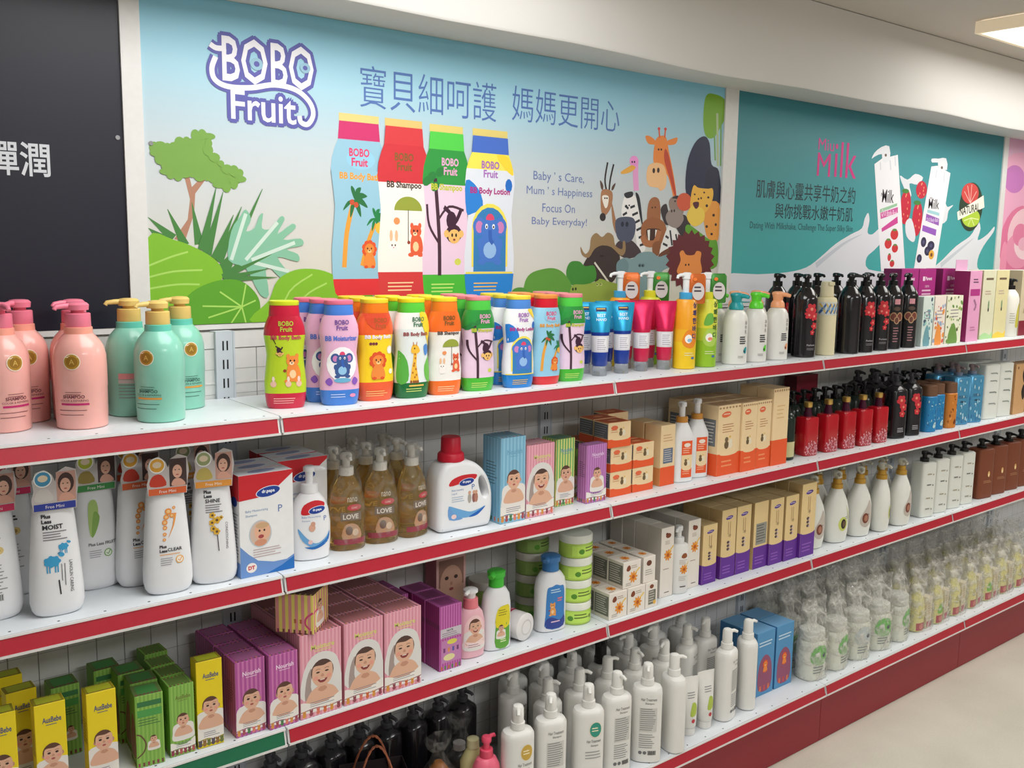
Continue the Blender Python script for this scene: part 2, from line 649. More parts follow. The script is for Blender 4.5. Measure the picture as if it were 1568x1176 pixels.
def panel(x0, x1, mat):
    return MB().box(x0, x1, PY, .296, PB, PT2, mat).mesh('panel', False)
def sc(x, z):
    return MB().tube([(x, PY - .0002, z), (x, PY - .002, z)], .0045, M((150, 150, 150), .3, 1.), 10).mesh('screw')

# ---- dark poster at the far left
A = Art(.00005)
A.text('彈潤', -.4236,1.675,-.3172,1.7374, c=(214, 216, 222), bold=.012)
put([part('panel', panel(-2.0, -.181, M((26, 26, 40), .38, var=.06))), part('lettering', A.mesh('lettering', flat(PY))), part('screw', sc(-.192, 1.758))],
    'poster', (0, 0, 0), 0, 'dark navy wall poster at the far left with large pale Chinese characters', 'poster', 'wall posters above the shelves')

# ---- wide poster with the cartoon animals
A = Art(.00005)
PURP, WHT = (92, 92, 168), (240, 238, 240)
# bottles of the poster are drawn by the same print functions as the real ones
PROFILE = [(0, .034), (.003, .037), (.014, .0395), (.032, .0412), (.055, .0415), (.085, .0382), (.107, .0362), (.128, .0386), (.148, .0412), (.163, .0395), (.176, .0350), (.185, .0305)]
def flat_bottle(A, d):
    def bands(z0, z1, c):
        zs = [z0] + [z for z, _ in PROFILE if z0 < z < z1] + [z1]
        def hw(z):
            for (a, p), (b, q) in zip(PROFILE, PROFILE[1:]):
                if a <= z <= b:
                    return p + (q - p) * (z - a) / (b - a)
            return PROFILE[-1][1]
        A.poly([(-hw(z), z) for z in zs] + [(hw(z), z) for z in reversed(zs)], c)
    bands(0, d['z0'], d['bot'])
    bands(d['z0'], d['z1'], d['mid'])
    bands(d['z1'], .186, d['top'])
    A.poly([(-.0305, .1855), (.0305, .1855), (.0285, .2065), (-.0285, .2065)], d['cap'])
    A.rect(-.0288, .2065, .0288, .2155, d['lid'])
    d['art'](A)

def logo(A, x, z, s, c):
    A.text('BOBO', x - .0155 * s, z, x + .0155 * s, z + .0105 * s, c=c, bold=.03)
    A.text('Fruit', x - .012 * s, z - .012 * s, x + .013 * s, z - .0015 * s, c=c, bold=.03)
def leafy(A, x, z, s, c):
    for a in (-2.6, -1.9, -1.1, -.3, .4, 1.1, 1.8):
        A.blob([(x, z), (x + .5 * s * math.cos(a) - .15 * s * math.sin(a), z + .5 * s * math.sin(a) + .15 * s * math.cos(a) + .1 * s), (x + s * math.cos(a), z + s * math.sin(a) - .15 * s),
                (x + .5 * s * math.cos(a) + .15 * s * math.sin(a), z + .5 * s * math.sin(a) - .15 * s * math.cos(a) + .02 * s)], c, 3)
def small_lion(A, x, z, s, body=(240, 140, 60), mane=(225, 85, 40)):
    for i in range(9):
        a = 2 * pi * i / 9
        A.ell(x + .8 * s * math.cos(a), z + .8 * s * math.sin(a), .42 * s, .42 * s, mane, n=8)
    A.blob([(x - .5 * s, z - .6 * s), (x + .5 * s, z - .6 * s), (x + .9 * s, z - 2.2 * s), (x - .9 * s, z - 2.2 * s)], body)
    A.ell(x, z, .78 * s, .74 * s, body, n=12)
    A.ell(x - .3 * s, z + .1 * s, .1 * s, .14 * s, (50, 30, 20), n=8); A.ell(x + .3 * s, z + .1 * s, .1 * s, .14 * s, (50, 30, 20), n=8)
    A.ell(x, z - .25 * s, .32 * s, .22 * s, (250, 205, 140), n=10); A.ell(x, z - .15 * s, .13 * s, .09 * s, (80, 40, 20), n=8)
    for q in (-.55, .55):
        A.ell(x + q * s, z - 2.25 * s, .32 * s, .2 * s, mane, n=8)
def small_elephant(A, x, z, s, c=(70, 120, 205), belly=(150, 190, 235)):
    for q in (-1, 1):
        A.ell(x + q * s, z + .25 * s, .62 * s, .7 * s, c, n=14); A.ell(x + q * 1.0 * s, z + .2 * s, .36 * s, .45 * s, (205, 130, 190), n=10)
    A.blob([(x - .7 * s, z - .3 * s), (x + .7 * s, z - .3 * s), (x + 1.05 * s, z - 1.9 * s), (x, z - 2.4 * s), (x - 1.05 * s, z - 1.9 * s)], c)
    A.ell(x, z - 1.5 * s, .62 * s, .62 * s, belly, n=14)
    A.ell(x, z, .85 * s, .85 * s, c, n=16)
    A.line([(x, z), (x + .05 * s, z - .7 * s), (x + .3 * s, z - 1.0 * s)], .34 * s, (52, 98, 185), 3)
    for q in (-.33, .33):
        A.ell(x + q * s, z + .25 * s, .14 * s, .2 * s, (250, 250, 250), n=8); A.ell(x + q * s, z + .22 * s, .07 * s, .1 * s, (20, 20, 40), n=8)
    for q in (-.75, .75):
        A.ell(x + q * s, z - 2.35 * s, .4 * s, .25 * s, c, n=10); A.ell(x + q * 1.35 * s, z - 1.0 * s, .22 * s, .4 * s, c, n=10)
    A.blob([(x - .4 * s, z + .75 * s), (x + .4 * s, z + .75 * s), (x + .2 * s, z + 1.15 * s), (x - .2 * s, z + 1.15 * s)], (225, 70, 110), 2)
def giraffe_fig(A, x, z, s):
    Y, B = (246, 190, 60), (190, 110, 40)
    A.poly([(x - .8 * s, z), (x - .35 * s, z + 3.2 * s), (x + .35 * s, z + 3.2 * s), (x + .9 * s, z)], Y)
    A.poly([(x - .3 * s, z + 3 * s), (x - .1 * s, z + 5.4 * s), (x + .5 * s, z + 5.4 * s), (x + .4 * s, z + 3 * s)], Y)
    A.blob([(x - .6 * s, z + 5.2 * s), (x - .3 * s, z + 6.4 * s), (x + .6 * s, z + 6.3 * s), (x + 1.1 * s, z + 5.3 * s), (x + .3 * s, z + 4.9 * s)], Y)
    A.line([(x - .1 * s, z + 6.2 * s), (x - .2 * s, z + 6.9 * s)], .14 * s, B); A.line([(x + .4 * s, z + 6.2 * s), (x + .5 * s, z + 6.9 * s)], .14 * s, B)
    A.ell(x + .05 * s, z + 5.8 * s, .12 * s, .16 * s, (40, 30, 20), n=8)
    for q, r in ((.1, .8), (-.3, 1.6), (.3, 2.2), (0, 3.2), (.2, 4.1), (-.1, 2.8), (.4, 1.2), (.15, 4.8)):
        A.ell(x + q * s, z + r * s, .17 * s, .22 * s, B, n=7)
    for q in (-.6, -.1, .3, .7):
        A.ell(x + q * s, z, .22 * s, .3 * s, (150, 85, 40), n=8)
def fox_fig(A, x, z, s, c=(240, 130, 70)):
    A.blob([(x - .6 * s, z - 2.2 * s), (x - .5 * s, z - .4 * s), (x + .5 * s, z - .4 * s), (x + .9 * s, z - 1.4 * s), (x + .7 * s, z - 2.2 * s)], c)
    A.ell(x, z - 1.5 * s, .38 * s, .5 * s, (250, 210, 160), n=10)
    A.ell(x, z, .72 * s, .62 * s, c, n=14)
    A.ell(x - .5 * s, z + .55 * s, .22 * s, .3 * s, c, n=8); A.ell(x + .5 * s, z + .55 * s, .22 * s, .3 * s, c, n=8)
    A.ell(x - .25 * s, z + .05 * s, .1 * s, .13 * s, (50, 25, 20), n=8); A.ell(x + .2 * s, z + .05 * s, .1 * s, .13 * s, (50, 25, 20), n=8)
    A.ell(x - .1 * s, z - .25 * s, .28 * s, .2 * s, (252, 220, 180), n=8); A.ell(x - .1 * s, z - .2 * s, .1 * s, .08 * s, (60, 25, 20), n=6)
    A.ell(x - .6 * s, z - 2.3 * s, .4 * s, .22 * s, c, n=8); A.ell(x + .6 * s, z - 2.3 * s, .4 * s, .22 * s, c, n=8)
    A.ell(x - .9 * s, z - 1.1 * s, .2 * s, .18 * s, (150, 60, 40), n=8)
def rabbit_fig(A, x, z, s):
    for q in (-.3, .35):
        A.ell(x + q * s, z + .95 * s, .2 * s, .6 * s, (240, 190, 150), n=8)
    A.ell(x, z - .7 * s, .6 * s, .6 * s, (250, 240, 235), n=10); A.ell(x, z, .65 * s, .55 * s, (252, 246, 240), n=10)
    A.ell(x - .2 * s, z + .05 * s, .09 * s, .12 * s, (60, 30, 25), n=6); A.ell(x + .2 * s, z + .05 * s, .09 * s, .12 * s, (60, 30, 25), n=6)
    A.ell(x, z - .18 * s, .08 * s, .06 * s, (220, 110, 110), n=6)
def ape_fig(A, x, z, s):
    D, F = (62, 30, 52), (240, 190, 110)
    A.line([(x - .9 * s, z + 1.9 * s), (x - .1 * s, z + 1.3 * s), (x + .1 * s, z + .4 * s)], .34 * s, D, 3)
    A.line([(x + .9 * s, z + 1.7 * s), (x + .5 * s, z + 1.0 * s), (x, z + .5 * s)], .34 * s, D, 3)
    A.ell(x - .1 * s, z + .9 * s, .55 * s, .7 * s, D, n=12)
    A.ell(x + .15 * s, z - .1 * s, .85 * s, .72 * s, D, n=14)
    A.ell(x + .95 * s, z - .1 * s, .28 * s, .3 * s, F, n=8); A.ell(x - .62 * s, z - .1 * s, .28 * s, .3 * s, F, n=8)
    A.ell(x + .2 * s, z - .3 * s, .65 * s, .55 * s, F, n=12)
    A.ell(x - .02 * s, z - .2 * s, .1 * s, .15 * s, (30, 15, 20), n=8); A.ell(x + .4 * s, z - .2 * s, .1 * s, .15 * s, (30, 15, 20), n=8)
    A.ell(x + .2 * s, z - .55 * s, .14 * s, .09 * s, (150, 60, 60), n=8)
def arch_text(A, t, z, c, h=.0105, w_=.066):
    A.text(t, 0, z, w_, None, c=c, h=h, bold=.035, align='c')
def art_palm(A):
    A.ell(.002, .163, .021, .012, (150, 205, 232))
    logo(A, 0, .166, .95, (225, 60, 110))
    arch_text(A, 'BB Body Bath', .1365, (236, 160, 50))
    A.line([(-.024, .034), (-.020, .075), (-.010, .112)], .0065, (232, 160, 60), 4); A.line([(.002, .036), (.010, .062), (.022, .088)], .0055, (232, 160, 60), 4)
    leafy(A, -.008, .115, .020, (38, 112, 62)); leafy(A, .022, .094, .015, (30, 128, 70))
    A.ell(-.012, .112, .0035, .0035, (200, 80, 50), n=8); A.ell(-.006, .109, .0035, .0035, (200, 80, 50), n=8)
    A.ell(.028, .082, .006, .007, (245, 190, 70), n=10)
    small_lion(A, .013, .056, .0095)
def art_umbrella(A):
    logo(A, 0, .166, .95, (130, 90, 40))
    arch_text(A, 'BB Shampoo', .1315, (70, 52, 44))
    A.ell(.006, .107, .022, .017, (150, 162, 60), n=16, a0=0, a1=pi)
    A.line([(.006, .108), (.006, .070)], .0012, (90, 80, 60))
    fox_fig(A, .018, .082, .0125, (228, 96, 60)); rabbit_fig(A, -.017, .064, .0125)
    A.ell(-.012, .094, .005, .0045, (236, 150, 90), n=10)
    A.bars(-.026, .018, .020, 3, .0045, (255, 210, 160))
def art_monkey(A):
    A.line([(-.012, .030), (-.013, .080), (-.020, .150)], .006, (70, 40, 56), 3); A.line([(-.014, .100), (.004, .116), (.030, .112)], .0032, (70, 40, 56), 4)
    A.line([(-.013, .070), (-.030, .092), (-.034, .118)], .0036, (70, 40, 56), 4)
    for q in ((-.026, .152), (-.012, .158), (-.034, .146), (-.020, .140)):
        A.ell(q[0], q[1], .008, .0055, (40, 128, 60), rot=.5, n=10)
    logo(A, .006, .166, .95, (232, 170, 205))
    arch_text(A, 'BB Shampoo', .1335, (196, 200, 60), w_=.055)
    ape_fig(A, .010, .084, .0165)
    A.ell(.020, .047, .006, .0045, (210, 215, 90), n=8)
    A.bars(-.026, .018, .020, 3, .0045, (200, 235, 120))
def art_elephant(A):
    A.blob([(-.040, .150), (-.020, .140), (-.012, .118), (-.030, .108), (-.039, .110)], (40, 130, 215), 3)
    A.blob([(.010, .184), (.030, .182), (.039, .160), (.026, .166)], (250, 215, 60), 3)
    A.ell(.031, .146, .006, .009, (30, 110, 200), n=10)
    logo(A, 0, .166, .95, (170, 110, 190))
    arch_text(A, 'BB Body Lotion', .1315, (176, 40, 130))
    A.ell(0, .090, .030, .032, (244, 226, 90)); A.rect(-.030, .040, .030, .090, (244, 226, 90))
    A.ell(0, .088, .027, .029, (52, 128, 190)); A.rect(-.027, .034, .027, .088, (52, 128, 190))
    small_elephant(A, 0, .088, .0175)
    A.rect(-.0395, .031, .0395, .0335, (240, 220, 80))
    A.bars(-.026, .018, .020, 3, .0045, (240, 190, 90))
def art_fox(A):
    logo(A, 0, .166, .95, (190, 200, 70))
    arch_text(A, 'BB Body Bath', .1365, (200, 60, 90))
    A.line([(-.026, .142), (-.020, .130)], .0015, (60, 40, 30)); ape_fig(A, -.014, .112, .0075)
    fox_fig(A, .012, .096, .0175, (240, 140, 60))
    for q in (-.026, .003, .024):
        A.ell(q, .050, .006, .0065, (240, 190, 170), n=8); A.ell(q, .060, .003, .006, (245, 215, 200), n=6)
    A.bars(-.026, .020, .022, 3, .0045, (250, 170, 170))
def art_lion(A):
    A.ell(0, .186, .030, .034, (225, 78, 44), n=20, a0=pi, a1=2 * pi)
    logo(A, .004, .166, .95, (180, 90, 40))
    arch_text(A, 'BB Body Bath', .1300, (240, 236, 250))
    A.text('BB', .0, .1300, .012, None, c=(130, 90, 160), h=.004, align='c')
    for q in (-.018, -.012, -.006):
        A.ell(q, .122, .0032, .0032, (120, 50, 60), n=8)
    small_lion(A, -.002, .086, .0165)
    A.ell(.026, .108, .0075, .009, (245, 235, 205), n=10); A.ell(.026, .108, .005, .0065, (250, 250, 240), n=10); A.ell(.028, .062, .005, .006, (250, 245, 215), n=8)
    A.bars(-.028, .020, .022, 3, .0045, (250, 190, 120))
def art_giraffe(A):
    A.blob([(-.040, .104), (-.022, .082), (-.020, .040), (-.040, .036)], (90, 176, 70), 3); A.blob([(.039, .092), (.020, .070), (.024, .040), (.040, .036)], (110, 190, 80), 3)
    A.blob([(.006, .184), (.030, .180), (.039, .150), (.036, .110), (.022, .140)], (250, 214, 50), 3)
    logo(A, .004, .166, .95, (60, 120, 80))
    arch_text(A, 'BB Body Bath', .1330, (150, 60, 60))
    giraffe_fig(A, -.006, .036, .0125)
    A.blob([(.018, .112), (.028, .116), (.032, .100), (.022, .092)], (80, 140, 215), 3)
    A.rect(-.018, .026, .018, .0295, (230, 190, 90)); A.bars(-.024, .020, .018, 2, .005, (200, 220, 120))
DESIGN = {
    'fox': dict(cap=(206, 32, 62), lid=(214, 222, 40), top=(200, 30, 58), mid=(190, 214, 44), bot=(206, 34, 66), z0=.031, z1=.147, art=art_fox),
    'pinkelephant': dict(cap=(78, 134, 226), lid=(240, 120, 150), top=(236, 182, 214), mid=(236, 182, 214), bot=(66, 130, 216), z0=.032, z1=.15, art=None),
    'lion': dict(cap=(250, 130, 30), lid=(248, 220, 50), top=(240, 100, 46), mid=(250, 214, 40), bot=(238, 96, 56), z0=.040, z1=.140, art=art_lion),
    'giraffe': dict(cap=(96, 210, 66), lid=(246, 230, 40), top=(244, 244, 240), mid=(232, 238, 236), bot=(22, 112, 56), z0=.034, z1=.15, art=art_giraffe),
    'umbrella': dict(cap=(250, 130, 40), lid=(248, 224, 50), top=(244, 112, 38), mid=(244, 240, 234), bot=(250, 116, 44), z0=.032, z1=.140, art=art_umbrella),
    'monkey': dict(cap=(84, 206, 76), lid=(238, 140, 150), top=(46, 150, 64), mid=(236, 206, 228), bot=(74, 186, 54), z0=.031, z1=.143, art=art_monkey),
    'elephant': dict(cap=(84, 142, 222), lid=(246, 220, 70), top=(244, 244, 246), mid=(240, 242, 246), bot=(36, 132, 212), z0=.031, z1=.15, art=art_elephant),
    'palm': dict(cap=(214, 30, 50), lid=(240, 150, 70), top=(150, 204, 230), mid=(150, 204, 230), bot=(222, 50, 56), z0=.020, z1=.15, art=art_palm)}
def art_pinkelephant(A):
    logo(A, 0, .166, .95, (120, 80, 160))
    arch_text(A, 'BB Moisturizer', .1330, (90, 120, 210))
    A.ell(0, .085, .031, .036, (250, 246, 250))
    small_elephant(A, 0, .094, .0145, (60, 90, 150), (150, 200, 235))
    A.ell(0, .052, .018, .005, (110, 180, 215)); A.blob([(-.034, .050), (-.026, .058), (-.020, .048), (-.027, .041)], (140, 90, 190), 3); A.blob([(.034, .050), (.026, .058), (.020, .048), (.027, .041)], (140, 90, 190), 3)
    A.bars(-.024, .022, .010, 2, .005, (190, 210, 250)); A.ell(.022, .020, .007, .004, (240, 150, 190), n=8)
DESIGN['pinkelephant']['art'] = art_pinkelephant

G1, G2, G3, VEIN = (128, 186, 44), (104, 172, 42), (92, 160, 40), (170, 214, 100)
# tree, grass and big leaves at the left
A.poly([(-.0881,1.5633),(-.0586,1.6038),(-.0523,1.6451),(-.0617,1.6866),(-.052,1.6907),(-.0479,1.6699),(-.0253,1.6921),(-.0155,1.6903),(-.041,1.6573),(-.0448,1.616),(-.0661,1.5589)], (176, 128, 104))
A.blob([(-.1272,1.7471),(-.1063,1.7526),(-.0832,1.7486),(-.0649,1.7649),(-.0411,1.7644),(-.0395,1.7773),(-.0224,1.7821),(-.0005,1.7781),(-.0072,1.76),(-.0115,1.741),(.0159,1.7252),(.0312,1.7131),(.0579,1.7099),(.0625,1.6921),(.048,1.6781),(.0236,1.6685),(-.0011,1.6769),(-.0154,1.6938),(-.0376,1.6879),(-.0615,1.6936),(-.0854,1.6877),(-.105,1.6946),(-.102,1.7142),(-.1218,1.7249)], (120, 164, 72))
CAN = [(-.1216,1.7436),(-.1088,1.7485),(-.0949,1.7489),(-.0809,1.7477),(-.0699,1.7576),(-.0555,1.7633),(-.0448,1.7607),(-.0371,1.7751),(-.0225,1.7775),(-.008,1.7752),(-.0096,1.761),(-.0113,1.7469),(.0018,1.7331),(.0152,1.7216),(.0286,1.7105),(.0438,1.7078),(.0565,1.705),(.0574,1.6918),(.043,1.6814),(.0263,1.6734),(.0088,1.6773),(-.0045,1.6885),(-.0154,1.6962),(-.0314,1.6918),(-.047,1.6956),(-.0614,1.6971),(-.0758,1.6928),(-.0911,1.692),(-.1002,1.6983),(-.102,1.7119),(-.1121,1.7227),(-.1186,1.7336)]
for i, q in enumerate(CAN):
    A.ell(q[0], q[1], .0105 + .003 * math.sin(i * 2.3), .0095 + .003 * math.cos(i * 1.7), (120, 164, 72), n=12)
for bl in ([(-.1395,1.6061),(-.0898,1.5644)], [(-.1392,1.5843),(-.1134,1.564)], [(-.0995,1.6235),(-.0664,1.5506)], [(-.0489,1.6394),(-.0359,1.5533)], [(.0037,1.6723),(-.0302,1.5414)], [(.0184,1.6635),(-.0205,1.5331)], [(.0399,1.6162),(-.0033,1.5235)], [(.0584,1.6338),(.004,1.5175)], [(.1065,1.6736),(.0119,1.4846)], [(.1254,1.5678),(.0182,1.4833)], [(.079,1.5757),(.0099,1.5029)]):
    A.line([bl[1], bl[0]], .020, (70, 128, 62), taper=True)
A.blob([(.0257,1.5212),(.0338,1.5821),(.054,1.613),(.0673,1.6286),(.0785,1.6076),(.0661,1.5828),(.0859,1.5894),(.0971,1.6143),(.1066,1.6207),(.1032,1.5897),(.126,1.5902),(.1469,1.6157),(.1563,1.6098),(.1392,1.578),(.174,1.6008),(.1822,1.5915),(.1526,1.5657),(.1944,1.5688),(.1983,1.5536),(.1591,1.5455),(.1867,1.5343),(.1864,1.5177),(.1381,1.5277),(.1649,1.4896),(.1507,1.4769),(.1106,1.5088),(.1159,1.4457),(.0956,1.4461),(.064,1.5027)], (132, 190, 160), 3)
for sg in ([(.0321,1.5212),(.0671,1.6195)], [(.0645,1.5212),(.1398,1.6031)], [(.0776,1.5213),(.1802,1.5597)], [(.0841,1.5151),(.165,1.496)]):
    A.line(sg, .008, (206, 226, 214))
A.blob([(-.1411,1.5659),(-.0899,1.5621),(-.0423,1.5449),(.0003,1.5181),(.0119,1.4846),(-.0209,1.4424),(-.0707,1.4255),(-.1465,1.4276)], G1)
for sg in ([(-.1431,1.486),(-.0922,1.4973),(-.0315,1.5)], [(-.144,1.4627),(-.0872,1.4706),(-.0386,1.47)], [(-.1421,1.5092),(-.0971,1.5268),(-.0608,1.5376)]):
    A.line(sg, .004, VEIN, 4)
for bl in ([(.1247,1.5339),(.0119,1.4846)], [(.1371,1.4834),(.031,1.4813)], [(.1172,1.5025),(.0246,1.4832)]):
    A.line([bl[1], bl[0]], .014, (70, 128, 62), taper=True)
A.blob([(-.0753,1.4316),(-.0451,1.461),(.0054,1.4785),(.0502,1.4768),(.0825,1.4527),(.095,1.4209),(.0807,1.3822),(.0026,1.3853),(-.072,1.3882)], G3)
for sg in ([(.0526,1.4208),(.0046,1.4541)], [(.0526,1.4208),(-.0339,1.4245)], [(.0526,1.4208),(.0631,1.4686)], [(.0526,1.4208),(.0847,1.4338)], [(.0526,1.4208),(.0283,1.3867)], [(.0526,1.4208),(-.0222,1.3997)], [(.0526,1.4208),(.0609,1.3855)]):
    A.line(sg, .0035, VEIN)
A.blob([(.0807,1.3822),(.1156,1.433),(.137,1.4771),(.179,1.4991),(.2288,1.5008),(.2724,1.4888),(.3094,1.4619),(.339,1.3721)], G1)
A.blob([(.2864,1.4349),(.3149,1.45),(.3581,1.4524),(.3762,1.4298)], G2)
for sg in ([(.1349,1.3801),(.1641,1.4512),(.2214,1.4892)], [(.1766,1.3784),(.199,1.4375),(.2574,1.4692)]):
    A.line(sg, .004, VEIN, 4)
# logo
LOGO = (('BOBO', (.0239,1.8898,.2325,1.9822)), ('Fruit', (.0404,1.8144,.1891,1.8756)))
for t_, b_ in LOGO:      # dark outline: the lettering printed all round its own edge
    for i in range(10):
        ox, oz = .0085 * math.cos(i * pi / 5), .0085 * math.sin(i * pi / 5)
        A.text(t_, b_[0] + ox, b_[1] + oz, b_[2] + ox, b_[3] + oz, c=PURP, bold=.012)
SWOOSH = [(.0105,1.9366),(.0018,1.9126),(.0079,1.8903),(.036,1.8796),(.0869,1.8828),(.1396,1.8945),(.1894,1.8891),(.2208,1.8678),(.2302,1.8415),(.2172,1.8192),(.2005,1.8214),(.1966,1.8347)]
A.line(SWOOSH, .024, PURP, 5)
A.line([(-.0009,1.9602),(.0123,1.954),(.0333,1.9557)], .024, PURP, 4)
for t_, b_ in LOGO:
    A.text(t_, *b_, c=(238, 236, 242), bold=.012)
A.line(SWOOSH, .011, (238, 236, 242), 5)
A.line([(-.0009,1.9602),(.0123,1.954),(.0333,1.9557)], .011, (238, 236, 242), 4)
for cx_ in ((.0998,1.9327,.0143,.013), (.2123,1.9381,.0125,.011)):
    A.ell(*cx_, (150, 190, 210)); A.ell(cx_[0], cx_[1], cx_[2] * .45, cx_[3] * .45, PURP)
# headline
A.text('寶貝細呵護', .349,1.8692,.7424,1.9633, c=(84, 116, 178), bold=-.006)
A.text('媽媽更開心', .7938,1.8788,1.1808,1.9665, c=(84, 116, 178), bold=-.006)
for t, b in (('Baby \u2019 s Care,', (.869,1.7268,1.0512,1.7566)), ('Mum \u2019 s Happiness', (.8465,1.6893,1.0833,1.7171)), ('Focus On', (.9018,1.6503,1.0195,1.6732)), ('Baby Everyday!', (.8659,1.6109,1.0655,1.6364))):
    A.text(t, *b, c=(104, 122, 176))
# four bottles
for d, b in (('palm', (.2712,1.4396,.4208,1.8516)), ('umbrella', (.3917,1.4307,.5407,1.8511)), ('monkey', (.5177,1.4252,.6605,1.8485)), ('elephant', (.6441,1.4263,.8042,1.8491))):
    ww, hh = b[2] - b[0], b[3] - b[1]
    A.at((b[0] + b[2]) / 2, b[1], ww / .083, hh / .2155)
    dd = dict(DESIGN[d])
    if d == 'umbrella':
        dd.update(cap=(214, 60, 66), top=(208, 52, 60), bot=(214, 60, 60), lid=(226, 196, 120))
    if d == 'palm':
        dd.update(cap=(206, 50, 110), top=(150, 196, 218), mid=(150, 196, 218), lid=(230, 206, 130))
    if d in ('monkey', 'elephant'):
        dd.update(lid=(226, 206, 120))
    if d == 'elephant':
        dd.update(cap=(70, 110, 200), top=(246, 230, 90), mid=(224, 230, 240), z1=.165)
    flat_bottle(A, dd)
    A.at()
# bushes and animals at the right
A.blob([(1.5451,2.0172),(1.5885,2.0273),(1.6343,2.0151),(1.6429,1.9705),(1.6218,1.9345),(1.5883,1.8976),(1.5527,1.9005),(1.5376,1.944)], (124, 176, 40))
A.line([(1.6012,1.9723),(1.6156,1.8139)], .010, (180, 196, 150)); A.line([(1.6202,1.9571),(1.6283,1.8147)], .006, (120, 170, 80)); A.line([(1.59,1.9261),(1.6018,1.8302)], .006, (120, 170, 80))
A.blob([(1.4735,1.7211),(1.4716,1.8107),(1.5021,1.8741),(1.544,1.8987),(1.5717,1.8794),(1.5847,1.8177),(1.6222,1.797),(1.6312,1.693),(1.531,1.6894)], (36, 40, 70))
A.blob([(1.56,1.7877),(1.6034,1.8074),(1.6256,1.7741),(1.6312,1.693),(1.5663,1.6907)], (30, 34, 60))
# giraffe
A.blob([(1.3274,1.8017),(1.3297,1.8666),(1.3513,1.8844),(1.3758,1.8809),(1.3912,1.8385),(1.4147,1.774),(1.4298,1.7137),(1.4184,1.7076),(1.3993,1.7511),(1.3814,1.7777)], (236, 138, 60))
A.blob([(1.3727,1.8481),(1.391,1.8276),(1.4255,1.7302),(1.4284,1.708),(1.4138,1.7297),(1.3987,1.7621),(1.3712,1.8153)], (196, 70, 44))
A.blob([(1.2879,1.8783),(1.3075,1.8798),(1.332,1.8678),(1.3285,1.8584),(1.3006,1.859)], (236, 138, 60)); A.blob([(1.4251,1.8848),(1.4054,1.8811),(1.3796,1.8715),(1.3851,1.861),(1.4178,1.8667)], (236, 138, 60))
A.line([(1.3439,1.9021),(1.3483,1.8788)], .006, (226, 100, 60)); A.line([(1.3713,1.9044),(1.3693,1.8804)], .006, (226, 100, 60))
A.ell(1.3438,1.9042,.0056,.0043, (220, 70, 60)); A.ell(1.3712,1.9055,.0057,.0043, (220, 70, 60))
A.blob([(1.3038,1.7949),(1.3311,1.8063),(1.3678,1.8015),(1.3833,1.7723),(1.3802,1.7391),(1.3596,1.7261),(1.3461,1.7348),(1.3105,1.7385),(1.2974,1.7622)], (244, 194, 140))
A.ell(1.3275,1.7833,.0056,.0076, (60, 34, 30)); A.ell(1.3467,1.7855,.0056,.0076, (60, 34, 30)); A.ell(1.3452,1.8451,.004,.0032, (80, 40, 20)); A.ell(1.3565,1.8459,.004,.0032, (80, 40, 20))
# ostrich
A.line([(1.2506,1.8076),(1.2526,1.7651),(1.2577,1.7225)], .022, (232, 160, 208), 3); A.ell(1.2446,1.8045,.0185,.0159, (236, 150, 210))
A.blob([(1.2374,1.7934),(1.2148,1.7841),(1.1925,1.7712),(1.2003,1.7664),(1.2306,1.7734),(1.2516,1.7863)], (232, 170, 70)); A.ell(1.237,1.8024,.0031,.0032, (50, 30, 60)); A.ell(1.2462,1.803,.0031,.0032, (50, 30, 60))
# antelope
A.blob([(1.1585,1.6864),(1.1752,1.6447),(1.1882,1.6023),(1.1769,1.6021),(1.1643,1.6337)], (164, 118, 82))
A.line([(1.1379,1.717),(1.1308,1.748),(1.1393,1.7952)], .006, (44, 34, 34), 4); A.line([(1.1483,1.7175),(1.1515,1.749),(1.1632,1.7915)], .006, (44, 34, 34), 4)
A.blob([(1.1168,1.7109),(1.1348,1.7211),(1.1611,1.7128),(1.1589,1.6759),(1.1376,1.6488),(1.1195,1.6588)], (170, 120, 84)); A.blob([(1.1119,1.7444),(1.1241,1.732),(1.1231,1.7189),(1.1156,1.7238)], (90, 66, 54)); A.blob([(1.1728,1.7397),(1.1604,1.7312),(1.1572,1.719),(1.166,1.7225)], (90, 66, 54))
A.blob([(1.1209,1.7006),(1.1459,1.7017),(1.144,1.6753),(1.1331,1.6697)], (240, 232, 222)); A.ell(1.126,1.6432,.0118,.0115, (50, 42, 44)); A.ell(1.1321,1.6959,.0029,.0026, (40, 30, 30)); A.ell(1.1402,1.6962,.003,.0026, (40, 30, 30))
# zebra
A.blob([(1.2024,1.6455),(1.2078,1.699),(1.2332,1.7134),(1.2586,1.701),(1.2753,1.6476),(1.2857,1.5933),(1.3035,1.5551),(1.272,1.5493),(1.2532,1.6145)], (238, 236, 234))
A.blob([(1.2087,1.7123),(1.2407,1.7191),(1.2429,1.7058),(1.2185,1.6994)], (44, 44, 52)); A.blob([(1.2548,1.717),(1.2727,1.7016),(1.2889,1.6262),(1.2805,1.6369),(1.2623,1.6904)], (40, 40, 48))
for sg in ([(1.2053,1.6509),(1.2218,1.6589)], [(1.2133,1.6779),(1.2274,1.6703)], [(1.235,1.6733),(1.2534,1.6793)], [(1.2437,1.6521),(1.2668,1.6603)], [(1.2556,1.6308),(1.2757,1.6389)], [(1.2629,1.6092),(1.2846,1.6173)], [(1.2733,1.5876),(1.2905,1.5934)], [(1.2791,1.5658),(1.298,1.5705)]):
    A.line(sg, .007, (46, 46, 54))
A.ell(1.2194,1.6781,.0031,.0027, (40, 40, 40)); A.ell(1.2301,1.6795,.0031,.0027, (40, 40, 40))
